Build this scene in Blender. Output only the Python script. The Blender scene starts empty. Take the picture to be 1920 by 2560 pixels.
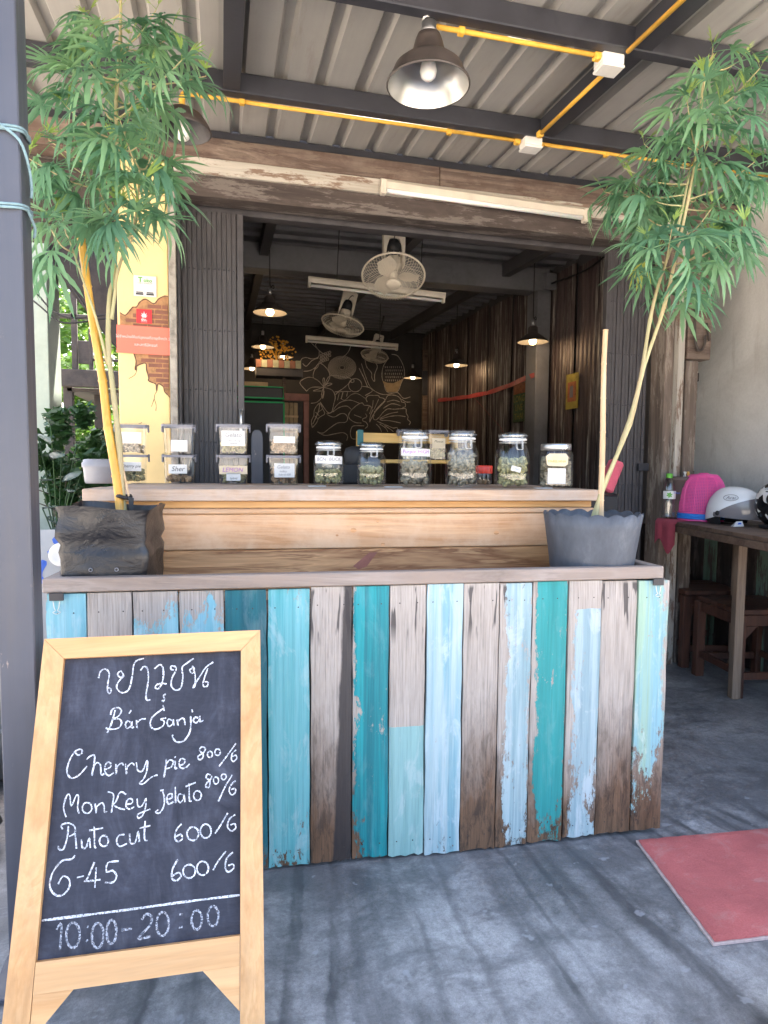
import bpy, bmesh, math, random
from mathutils import Vector, Matrix
random.seed(11)
R = math.radians
sc = bpy.context.scene
COL = sc.collection

# ------------------------------------------------------------------ camera
cam = bpy.data.cameras.new('camera'); camo = bpy.data.objects.new('camera', cam); COL.objects.link(camo)
YAW, PITCH, ROLL, EYE = R(14.2), R(4.0), 0.008, 1.25
_f = Vector((math.sin(YAW)*math.cos(PITCH), math.cos(YAW)*math.cos(PITCH), -math.sin(PITCH)))
_r = Vector((math.cos(YAW), -math.sin(YAW), 0)); _u = _r.cross(_f)
_r2 = _r*math.cos(ROLL) + _u*math.sin(ROLL); _u2 = _u*math.cos(ROLL) - _r*math.sin(ROLL)
camo.matrix_world = Matrix(((_r2.x, _u2.x, -_f.x, 0), (_r2.y, _u2.y, -_f.y, 0), (_r2.z, _u2.z, -_f.z, EYE), (0, 0, 0, 1)))
cam.sensor_fit = 'VERTICAL'; cam.sensor_height = 36; cam.lens = 36*1600/2560
cam.clip_start = 0.05; cam.clip_end = 500
sc.camera = camo

# ------------------------------------------------------------------ sky, sun, exposure
SUN_EL, SUN_AZ = R(57), R(24)      # azimuth the sun stands at, from +Y clockwise
w = bpy.data.worlds.new('World'); sc.world = w; w.use_nodes = True
nt = w.node_tree; nt.nodes.clear()
sky = nt.nodes.new('ShaderNodeTexSky'); sky.sky_type = 'NISHITA'; sky.sun_disc = False
sky.sun_elevation = SUN_EL; sky.sun_rotation = SUN_AZ; sky.air_density = 1.0; sky.dust_density = 6.0; sky.ozone_density = 0.6
bg = nt.nodes.new('ShaderNodeBackground'); bg.inputs['Strength'].default_value = 0.15
wo = nt.nodes.new('ShaderNodeOutputWorld')
nt.links.new(sky.outputs[0], bg.inputs[0]); nt.links.new(bg.outputs[0], wo.inputs[0])
sl = bpy.data.lights.new('sun', 'SUN'); sl.energy = 3.2; sl.angle = R(0.6); sl.color = (1.0, 0.95, 0.87)
slo = bpy.data.objects.new('sun', sl); COL.objects.link(slo)
sd = Vector((math.sin(SUN_AZ)*math.cos(SUN_EL), math.cos(SUN_AZ)*math.cos(SUN_EL), math.sin(SUN_EL)))
slo.rotation_euler = sd.to_track_quat('Z', 'Y').to_euler(); slo.location = (0, 0, 12)
sc.view_settings.view_transform = 'Standard'; sc.view_settings.look = 'None'
sc.view_settings.gamma = 1.0; sc.view_settings.use_curve_mapping = False
sc.view_settings.exposure = 3.12
sc.cycles.max_bounces = 10; sc.cycles.transparent_max_bounces = 24; sc.cycles.caustics_reflective = False; sc.cycles.caustics_refractive = False
sc.cycles.use_denoising = True; sc.cycles.sample_clamp_indirect = 6.0

# ------------------------------------------------------------------ material helpers
class Mt:
    def __init__(s, name):
        s.m = bpy.data.materials.new(name); s.m.use_nodes = True; s.nt = s.m.node_tree
        s.b = s.nt.nodes['Principled BSDF']; s.out = s.nt.nodes['Material Output']
    def n(s, t, inp=None, **props):
        nd = s.nt.nodes.new('ShaderNode' + t)
        for k, v in props.items(): setattr(nd, k, v)
        for k, v in (inp or {}).items():
            if isinstance(v, bpy.types.NodeSocket): s.nt.links.new(v, nd.inputs[k])
            else: nd.inputs[k].default_value = v
        return nd
    def co(s, scale=(1, 1, 1), loc=(0, 0, 0), rand=0.0, rot=(0, 0, 0), world=False):
        if world: v = s.n('NewGeometry').outputs['Position']
        else: v = s.n('TexCoord').outputs['Object']
        if rand:
            r = s.n('ObjectInfo').outputs['Random']
            m = s.n('Math', {0: r, 1: rand}, operation='MULTIPLY').outputs[0]
            v = s.n('VectorMath', {0: v, 1: m}, operation='ADD').outputs[0]
        mp = s.n('Mapping', {'Vector': v, 'Scale': scale, 'Location': loc, 'Rotation': rot})
        return mp.outputs[0]
    def noise(s, v, scale=5, detail=4, rough=.55, dist=0.0):
        return s.n('TexNoise', {'Vector': v, 'Scale': scale, 'Detail': detail, 'Roughness': rough, 'Distortion': dist}).outputs['Fac']
    def ramp(s, f, stops, interp='LINEAR'):
        r = s.n('ValToRGB', {0: f}); e = r.color_ramp; e.interpolation = interp
        while len(e.elements) < len(stops): e.elements.new(.5)
        for el, (p, c) in zip(e.elements, stops):
            el.position = p; el.color = (c, c, c, 1) if isinstance(c, (int, float)) else (*c, 1)
        return r.outputs[0]
    def mix(s, f, a, b, mode='MIX'):
        nd = s.n('MixRGB', None, blend_type=mode)
        for i, v in enumerate((f, a, b)):
            if isinstance(v, bpy.types.NodeSocket): s.nt.links.new(v, nd.inputs[i])
            elif i == 0: nd.inputs[0].default_value = v
            else: nd.inputs[i].default_value = (v, v, v, 1) if isinstance(v, (int, float)) else (*v, 1)
        return nd.outputs[0]
    def math(s, op, a, b=0.5, clamp=False):
        nd = s.n('Math', None, operation=op); nd.use_clamp = clamp
        for i, v in enumerate((a, b)):
            if isinstance(v, bpy.types.NodeSocket): s.nt.links.new(v, nd.inputs[i])
            else: nd.inputs[i].default_value = v
        return nd.outputs[0]
    def set(s, **kw):
        for k, v in kw.items():
            k = k.replace('_', ' ')
            if isinstance(v, bpy.types.NodeSocket): s.nt.links.new(v, s.b.inputs[k])
            elif isinstance(v, tuple) and len(v) == 3 and 'Color' in k: s.b.inputs[k].default_value = (*v, 1)
            else: s.b.inputs[k].default_value = v
        return s
    def bump(s, h, st=.3, d=.01):
        s.nt.links.new(s.n('Bump', {'Strength': st, 'Distance': d, 'Height': h}).outputs[0], s.b.inputs['Normal'])
        return s

MATS = {}
def plain(name, col, rough=.6, metal=0.0, var=.12, scale=8, bump=.1, spec=.5, emis=None):
    """a surface with blotchy tone, fine grain and uneven gloss"""
    t = Mt(name)
    c = t.co(rand=9.0)
    n1 = t.noise(c, scale, 5, .6); n2 = t.noise(c, scale*9, 3, .6)
    lo = tuple(x*(1-var*1.6) for x in col); hi = tuple(min(1, x*(1+var)) for x in col)
    base = t.ramp(n1, [(.25, lo), (.5, col), (.8, hi)])
    base = t.mix(var*.8, base, t.ramp(n2, [(.3, .55), (.7, 1.0)]), 'MULTIPLY')
    t.set(Base_Color=base, Metallic=metal, Roughness=t.math('ADD', t.math('MULTIPLY', n1, .2), rough-.1))
    t.b.inputs['Specular IOR Level'].default_value = spec
    if bump: t.bump(n2, bump, .004)
    if emis: t.set(Emission_Color=emis[0], Emission_Strength=emis[1])
    MATS[name] = t.m; return t.m

def wood(name, dark, light, axis=0, ring=14, rough=.6, streak=.5, weather=None, worn=None):
    """grain that runs along one axis of the piece"""
    t = Mt(name)
    sca = [ring]*3; sca[axis] = ring*.07
    fin = [ring*9]*3; fin[axis] = ring*.25
    c = t.co(tuple(sca), rand=7.0); cf = t.co(tuple(fin), rand=7.0)
    n1 = t.noise(c, 1, 5, .62, 1.4); n2 = t.noise(cf, 1, 4, .7, .2)
    band = t.math('FRACT', t.math('MULTIPLY', n1, 5.0))
    g = t.ramp(band, [(0, dark), (.35, tuple((a+b)/2 for a, b in zip(dark, light))), (.8, light), (1, dark)])
    base = t.mix(streak, t.ramp(n1, [(.3, dark), (.7, light)]), g)
    base = t.mix(.35, base, t.ramp(n2, [(.3, .45), (.65, 1.0)]), 'MULTIPLY')
    if weather:
        nw = t.noise(t.co((3, 3, 3), rand=5.0), 1.5, 6, .7)
        base = t.mix(t.ramp(nw, [(.38, 0), (.68, 1)]), base, weather)
    if worn:
        nw = t.noise(t.co(tuple(2 if i == axis else 12 for i in range(3)), rand=3.0), 1.6, 7, .75)
        base = t.mix(t.ramp(nw, [(.52, 0), (.57, 1)]), base, worn)
    rl = t.n('ObjectInfo').outputs['Random']
    base = t.mix(1.0, base, t.ramp(rl, [(0, .82), (1, 1.0)]), 'MULTIPLY')
    t.set(Base_Color=base, Roughness=t.math('ADD', t.math('MULTIPLY', n2, .25), rough-.12))
    t.bump(t.math('ADD', n2, t.math('MULTIPLY', band, .4)), .35, .0025)
    MATS[name] = t.m; return t.m

def glass(name, tint=(.975, .985, .985), gloss=.06):
    """a thin clear shell: mostly lets light through, mirrors more at grazing angles"""
    t = Mt(name); t.nt.nodes.remove(t.b)
    tr = t.n('BsdfTransparent', {'Color': (*tint, 1)}); gl = t.n('BsdfGlossy', {'Roughness': .05, 'Color': (1, 1, 1, 1)})
    lw = t.n('LayerWeight', {'Blend': .28})
    f = t.math('ADD', t.math('MULTIPLY', t.math('POWER', lw.outputs['Facing'], 2.0), .55), gloss, True)
    mx = t.n('MixShader', {0: f, 1: tr.outputs[0], 2: gl.outputs[0]})
    t.nt.links.new(mx.outputs[0], t.out.inputs[0]); MATS[name] = t.m; return t.m

def glow(name, col, st):
    t = Mt(name); t.set(Base_Color=col, Emission_Color=col, Emission_Strength=st, Roughness=.4); MATS[name] = t.m; return t.m

# ------------------------------------------------------------------ mesh helpers
class MB:
    def __init__(s): s.v = []; s.f = []; s.sm = []
    def add(s, vs, fs, smooth=False):
        o = len(s.v); s.v += [tuple(v) for v in vs]; s.f += [tuple(i+o for i in f) for f in fs]; s.sm += [smooth]*len(fs); return s
    def box(s, x0, x1, y0, y1, z0, z1, b=0.0):
        """axis box; b = chamfer of every edge"""
        if b <= 0:
            vs = [(x, y, z) for x in (x0, x1) for y in (y0, y1) for z in (z0, z1)]
            return s.add(vs, [(0, 1, 3, 2), (4, 6, 7, 5), (0, 4, 5, 1), (2, 3, 7, 6), (0, 2, 6, 4), (1, 5, 7, 3)])
        bm = bmesh.new(); r = bmesh.ops.create_cube(bm, size=1)
        for v in bm.verts: v.co = Vector(((x0+x1)/2+v.co.x*(x1-x0), (y0+y1)/2+v.co.y*(y1-y0), (z0+z1)/2+v.co.z*(z1-z0)))
        bmesh.ops.bevel(bm, geom=bm.edges[:], offset=b, segments=1, affect='EDGES', profile=.5)
        s.bm(bm); return s
    def bm(s, bm, smooth=False):
        bm.verts.index_update(); s.add([v.co[:] for v in bm.verts], [[v.index for v in f.verts] for f in bm.faces], smooth); bm.free(); return s
    def tube(s, pts, r, n=8, smooth=True, caps=True, close=False):
        pts = [Vector(p) for p in pts]; N = len(pts); vs = []; fs = []
        rr = r if isinstance(r, (list, tuple)) else [r]*N
        t0 = (pts[1]-pts[0]).normalized(); up = Vector((0, 0, 1)) if abs(t0.z) < .9 else Vector((1, 0, 0))
        a = t0.cross(up).normalized()
        for i, p in enumerate(pts):
            if close: t = (pts[(i+1) % N]-pts[i-1]).normalized()
            else: t = (pts[min(i+1, N-1)]-pts[max(i-1, 0)]).normalized()
            a = (a - t*a.dot(t))
            if a.length < 1e-6: a = t.orthogonal()
            a.normalize(); b = t.cross(a)
            for k in range(n):
                an = 2*math.pi*k/n; vs.append(p + (a*math.cos(an)+b*math.sin(an))*rr[i])
        for i in range(N if close else N-1):
            j = (i+1) % N
            for k in range(n):
                k2 = (k+1) % n; fs.append((i*n+k, i*n+k2, j*n+k2, j*n+k))
        if caps and not close: fs += [tuple(range(n-1, -1, -1)), tuple((N-1)*n+k for k in range(n))]
        return s.add(vs, fs, smooth)
    def lathe(s, prof, n=24, c=(0, 0, 0), smooth=True, mod=None):
        vs = []; fs = []
        for j, (r, z) in enumerate(prof):
            for k in range(n):
                an = 2*math.pi*k/n; q = mod(j, an) if mod else (1, 0)
                vs.append((c[0]+r*q[0]*math.cos(an), c[1]+r*q[0]*math.sin(an), c[2]+z+q[1]))
        for j in range(len(prof)-1):
            for k in range(n):
                k2 = (k+1) % n; fs.append((j*n+k, j*n+k2, (j+1)*n+k2, (j+1)*n+k))
        return s.add(vs, fs, smooth)
    def prism(s, poly, y0, y1, smooth=False):
        """polygon in X,Z pushed from y0 to y1"""
        n = len(poly); vs = [(x, y0, z) for x, z in poly] + [(x, y1, z) for x, z in poly]
        fs = [tuple(range(n)), tuple(range(2*n-1, n-1, -1))] + [(i, i+n, (i+1) % n+n, (i+1) % n) for i in range(n)]
        return s.add(vs, fs, smooth)
    def xf(s, m): s.v = [tuple(m @ Vector(v)) for v in s.v]; return s
    def build(s, name, mat, parent=None, loc=None, rot=None, shade=None):
        me = bpy.data.meshes.new(name); me.from_pydata(s.v, [], s.f); me.update()
        me.polygons.foreach_set('use_smooth', s.sm)
        me.materials.append(MATS[mat] if isinstance(mat, str) else mat)
        bm = bmesh.new(); bm.from_mesh(me); bmesh.ops.recalc_face_normals(bm, faces=bm.faces[:]); bm.to_mesh(me); bm.free()
        return link(name, me, parent, loc, rot)
def link(name, me, parent=None, loc=None, rot=None):
    o = bpy.data.objects.new(name, me); COL.objects.link(o)
    if parent: o.parent = parent
    if loc: o.location = loc
    if rot: o.rotation_euler = rot
    return o
def tag(o, label=None, cat=None, group=None, kind=None):
    for k, v in (('label', label), ('category', cat), ('group', group), ('kind', kind)):
        if v: o[k] = v
    return o
def thing(name, label, cat, loc=(0, 0, 0), rz=0.0, group=None):
    o = bpy.data.objects.new(name, None); COL.objects.link(o); o.empty_display_size = .05
    o.location = loc; o.rotation_euler = (0, 0, rz); return tag(o, label, cat, group)
def dup(o, loc=None, rz=None, label=None, parent=None):
    c = o.copy(); COL.objects.link(c)
    if parent: c.parent = parent
    if loc: c.location = loc
    if rz is not None: c.rotation_euler = (0, 0, rz)
    if label: c['label'] = label
    for ch in list(o.children): dup(ch, parent=c)
    return c
def spline(pts, k=4):
    """smooth curve through points"""
    P = [Vector(p) for p in pts]; out = []
    if len(P) < 3: return P
    for i in range(len(P)-1):
        p0, p1, p2, p3 = P[max(i-1, 0)], P[i], P[i+1], P[min(i+2, len(P)-1)]
        for j in range(k):
            t = j/k; out.append(.5*((2*p1)+(p2-p0)*t+(2*p0-5*p1+4*p2-p3)*t*t+(3*p1-p0-3*p2+p3)*t**3))
    out.append(P[-1]); return out
def ribbon(mb, pts, wd, nrm, lift, rnd=0.25):
    """flat stroke of a brush or chalk along pts on a plane"""
    P = spline(pts); L = []; Rr = []
    for i, p in enumerate(P):
        t = (P[min(i+1, len(P)-1)]-P[max(i-1, 0)])
        if t.length < 1e-7: t = Vector((1, 0, 0))
        t.normalize(); sd_ = nrm.cross(t).normalized(); h = wd*.5*random.uniform(1-rnd, 1+rnd)
        L.append(p+sd_*h+nrm*lift); Rr.append(p-sd_*h+nrm*lift)
    n = len(P); mb.add(L+Rr, [(i, i+1, n+i+1, n+i) for i in range(n-1)])
def text(name, body, size, mat, parent, mtx, shear=0.0, align='CENTER', bold=0.0, sx=1.0):
    cu = bpy.data.curves.new(name, 'FONT'); cu.body = body; cu.size = size; cu.shear = shear; cu.align_x = align; cu.align_y = 'CENTER'
    cu.offset = bold; cu.resolution_u = 3
    o = bpy.data.objects.new(name, cu); COL.objects.link(o)
    dg = bpy.context.evaluated_depsgraph_get(); me = bpy.data.meshes.new_from_object(o.evaluated_get(dg)); bpy.data.objects.remove(o); bpy.data.curves.remove(cu)
    me.name = name; me.materials.clear(); me.materials.append(MATS[mat])
    me.transform(mtx @ Matrix.Diagonal((sx, 1, 1, 1)))
    return link(name, me, parent)
def face_y(x, y, z, rz=0.0):
    """text standing in the XZ plane, read from -Y"""
    return Matrix.Translation((x, y, z)) @ Matrix.Rotation(rz, 4, 'Z') @ Matrix.Rotation(R(90), 4, 'X')
CHALK = {
  'thai_title': [[(758,471),(792,319),(895,269),(985,377),(973,574),(968,748),(1014,838),(1053,776),(1008,707),(951,738)],[(1305,431),(1238,338),(1172,404),(1235,483),(1319,445),(1197,590),(1177,729),(1300,838),(1445,762),(1499,480),(1520,215),(1594,107),(1744,72)],[(1679,351),(1750,257),(1838,326),(1867,595),(1832,900),(1857,1032),(1934,1030)],[(1994,328),(2118,233),(2195,351),(2192,619),(2109,789),(2030,762),(2063,698),(2171,670),(2288,697)],[(2440,377),(2370,354),(2373,282),(2470,302),(2485,394),(2408,545),(2389,722),(2477,839),(2608,805),(2649,563),(2625,336),(2734,230),(2889,126)],[(2855,361),(2802,402),(2860,479),(2917,401),(2855,306),(2926,492),(2936,762),(2892,795),(3024,589),(3180,351),(3346,239)],[(3225,377),(3149,598),(3122,776),(3202,809),(3237,717),(3157,689)],[(2275,925),(2224,956),(2251,1028),(2231,1092),(2196,1059)]],
  'bar_title': [[(1169,1214),(1135,1403),(1063,1648),(1029,1704)],[(1077,1313),(1105,1197),(1229,1164),(1308,1247),(1237,1369),(1135,1403),(1281,1423),(1327,1524),(1248,1622),(1062,1627),(991,1592)],[(1535,1520),(1458,1472),(1411,1552),(1456,1631),(1537,1584),(1555,1488),(1560,1628),(1601,1610)],[(1477,1312),(1525,1239)],[(1650,1466),(1673,1650),(1661,1539),(1743,1461),(1852,1453)],[(2255,1246),(2162,1294),(1995,1431),(1957,1598),(2065,1700),(2233,1642),(2261,1538),(2187,1481),(2302,1465)],[(2224,1170),(2256,1302)],[(2444,1532),(2358,1495),(2330,1587),(2382,1655),(2458,1597),(2465,1504),(2489,1651)],[(2551,1519),(2574,1658),(2573,1564),(2658,1494),(2715,1533),(2733,1654)],[(2852,1458),(2862,1631),(2833,1842),(2706,2000),(2557,2008),(2462,1903),(2470,1845)],[(2873,1308),(2895,1375)],[(3026,1515),(2961,1488),(2918,1558),(2974,1619),(3048,1560),(3061,1466),(3070,1597),(3148,1569)]],
  'cherry': [[(385,2081),(452,2136),(530,2095),(501,2019),(394,2042),(303,2175),(250,2350),(251,2489),(349,2606),(504,2553),(654,2380)],[(634,2246),(695,2183),(795,2172),(795,2402),(773,2591),(781,2440),(852,2326),(935,2383),(965,2586),(1028,2564)],[(1041,2485),(1151,2435),(1135,2345),(1055,2353),(1033,2504),(1119,2617),(1226,2563)],[(1259,2385),(1280,2600),(1290,2448),(1381,2376),(1423,2428)],[(1463,2392),(1500,2621),(1507,2469),(1606,2389),(1657,2450)],[(1696,2385),(1734,2551),(1838,2573),(1927,2353),(1932,2570),(1871,2745),(1792,2826),(1874,2846),(2027,2728),(2166,2685)],[(2343,2363),(2335,2588),(2308,2747),(2337,2506),(2415,2390),(2499,2431),(2459,2538),(2355,2569)],[(2541,2410),(2543,2587),(2589,2563)],[(2527,2326),(2545,2344)],[(2627,2525),(2732,2494),(2752,2413),(2667,2380),(2626,2472),(2669,2578),(2774,2580),(2858,2506)],[(3199,2191),(3122,2155),(3070,2234),(3156,2313),(3134,2415),(3062,2425),(3045,2357),(3165,2284),(3208,2204)],[(3323,2272),(3347,2293),(3361,2325),(3359,2359),(3344,2387),(3318,2401),(3289,2397),(3265,2377),(3252,2345),(3253,2310),(3268,2282),(3294,2268),(3323,2272)],[(3497,2233),(3523,2256),(3538,2290),(3536,2326),(3519,2356),(3491,2371),(3460,2367),(3434,2345),(3420,2311),(3421,2274),(3438,2244),(3466,2229),(3497,2233)],[(3894,2138),(3716,2364),(3519,2609)],[(3900,2283),(3812,2351),(3793,2476),(3844,2531),(3915,2466),(3890,2400),(3811,2419)]],
  'monkey': [[(309,3388),(238,3190),(282,2963),(343,2950),(396,3168),(478,2971),(531,3008),(524,3219),(570,3339)],[(744,3139),(789,3173),(816,3226),(817,3282),(792,3326),(748,3348),(697,3340),(653,3306),(626,3254),(625,3198),(649,3153),(693,3132),(744,3139)],[(882,3168),(916,3364),(918,3241),(1013,3166),(1067,3218),(1089,3355),(1136,3341)],[(1122,2950),(1249,3010),(1242,3236),(1233,3382)],[(1515,3037),(1392,2977),(1311,3165),(1258,3222),(1397,3310),(1510,3341)],[(1523,3245),(1654,3220),(1640,3140),(1559,3143),(1523,3265),(1598,3343),(1701,3303)],[(1753,3139),(1778,3291),(1859,3307),(1944,3151),(1937,3347),(1884,3497),(1805,3543),(1783,3467),(1922,3416),(2043,3381)],[(2289,3035),(2333,3171),(2327,3348),(2248,3477),(2158,3456),(2214,3407)],[(2239,3022),(2313,3005)],[(2387,3216),(2497,3187),(2488,3107),(2414,3119),(2387,3216),(2429,3311),(2532,3274)],[(2561,2966),(2581,3303)],[(2737,3152),(2654,3123),(2622,3220),(2676,3305),(2746,3232),(2758,3134),(2780,3303)],[(2861,2914),(2875,3265),(2921,3290)],[(2786,2980),(3004,2912)],[(3075,3098),(3112,3129),(3132,3177),(3130,3229),(3107,3270),(3069,3291),(3026,3284),(2989,3253),(2969,3205),(2970,3153),(2993,3112),(3032,3091),(3075,3098)],[(3334,2785),(3262,2758),(3232,2828),(3316,2906),(3303,3027),(3240,3033),(3231,2967),(3333,2867),(3359,2800)],[(3469,2838),(3493,2861),(3507,2896),(3505,2934),(3490,2965),(3464,2980),(3436,2976),(3411,2953),(3398,2918),(3400,2880),(3415,2849),(3441,2834),(3469,2838)],[(3641,2784),(3665,2804),(3678,2833),(3677,2865),(3661,2890),(3636,2903),(3607,2899),(3583,2879),(3570,2850),(3571,2818),(3587,2793),(3612,2780),(3641,2784)],[(3818,2819),(3664,3042),(3512,3350)],[(3889,2949),(3784,3033),(3748,3152),(3811,3243),(3889,3186),(3877,3112),(3791,3128)]],
  'pluto': [[(370,3565),(365,3790),(310,4006),(227,4004),(203,3935)],[(258,3621),(226,3542),(347,3506),(487,3578),(514,3713),(403,3775)],[(514,3701),(571,4025)],[(658,3852),(686,4012),(763,4021),(812,3847),(849,4038)],[(897,3614),(933,4010),(965,4036)],[(800,3695),(1080,3672)],[(1138,3831),(1179,3865),(1203,3916),(1203,3970),(1180,4014),(1140,4034),(1094,4027),(1053,3994),(1029,3943),(1028,3888),(1051,3845),(1091,3824),(1138,3831)],[(1528,3843),(1418,3850),(1375,3958),(1446,4068),(1590,4024)],[(1635,3835),(1661,4016),(1760,4020),(1813,3809),(1843,4018)],[(1948,3612),(1942,3850),(1958,3985),(2010,4010)],[(1831,3746),(2059,3717)],[(2722,3742),(2621,3847),(2590,4017),(2664,4090),(2753,4035),(2703,3952),(2606,3992)],[(3005,3837),(3060,3880),(3090,3945),(3087,4015),(3053,4071),(2997,4097),(2933,4087),(2879,4044),(2849,3979),(2851,3909),(2885,3854),(2941,3827),(3005,3837)],[(3280,3804),(3331,3848),(3359,3915),(3356,3988),(3324,4045),(3271,4073),(3211,4064),(3160,4020),(3133,3953),(3135,3881),(3167,3823),(3220,3795),(3280,3804)],[(3720,3611),(3549,3870),(3444,4003)],[(3885,3660),(3761,3735),(3717,3888),(3799,3983),(3897,3938),(3873,3845),(3780,3863)]],
  'grade': [[(548,4151),(487,4218),(299,4233),(142,4425),(100,4671),(208,4844),(360,4880),(486,4753),(469,4590),(344,4528),(263,4662)],[(623,4579),(762,4563)],[(952,4319),(834,4615),(791,4668),(1096,4665)],[(996,4424),(996,4808)],[(1445,4351),(1225,4362),(1213,4533),(1328,4521),(1418,4631),(1357,4743),(1191,4731)],[(2668,4443),(2569,4600),(2552,4784),(2652,4851),(2743,4770),(2690,4696),(2567,4749)],[(2949,4576),(3006,4618),(3037,4682),(3035,4750),(2999,4802),(2940,4827),(2874,4816),(2817,4774),(2786,4711),(2788,4643),(2823,4590),(2882,4565),(2949,4576)],[(3231,4541),(3284,4584),(3314,4650),(3311,4720),(3277,4775),(3221,4801),(3158,4790),(3105,4747),(3076,4682),(3078,4612),(3112,4557),(3168,4531),(3231,4541)],[(3689,4381),(3522,4561),(3418,4726)],[(3838,4417),(3708,4525),(3676,4711),(3745,4795),(3857,4732),(3842,4655),(3739,4669)]],
  'rule': [[(12,5297),(758,5296),(1704,5289),(2874,5270),(3987,5268)]],
  'hours': [[(308,5494),(394,5409),(406,5861)],[(662,5419),(723,5489),(761,5596),(765,5712),(734,5805),(678,5851),(611,5838),(551,5769),(513,5662),(508,5547),(538,5453),(594,5405),(662,5419)],[(900,5502),(920,5525)],[(902,5750),(922,5773)],[(1138,5480),(1191,5549),(1223,5657),(1226,5773),(1199,5867),(1150,5914),(1092,5902),(1040,5834),(1008,5728),(1004,5611),(1030,5516),(1079,5468),(1138,5480)],[(1403,5454),(1447,5520),(1474,5622),(1476,5734),(1454,5825),(1413,5871),(1364,5860),(1320,5796),(1293,5694),(1290,5582),(1312,5491),(1353,5444),(1403,5454)],[(1580,5653),(1784,5641)],[(1972,5507),(2054,5411),(2172,5479),(2137,5634),(1920,5840),(2164,5830)],[(2433,5426),(2489,5494),(2520,5599),(2520,5713),(2487,5804),(2431,5849),(2367,5837),(2311,5769),(2279,5665),(2280,5552),(2312,5460),(2368,5414),(2433,5426)],[(2734,5497),(2805,5499)],[(2728,5735),(2806,5731)],[(3125,5465),(3172,5520),(3198,5606),(3196,5698),(3166,5773),(3117,5809),(3062,5799),(3015,5744),(2989,5659),(2991,5567),(3021,5492),(3070,5454),(3125,5465)],[(3466,5428),(3515,5486),(3542,5576),(3538,5673),(3507,5750),(3455,5789),(3398,5778),(3349,5720),(3323,5631),(3325,5535),(3357,5456),(3408,5417),(3466,5428)]],
}
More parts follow.
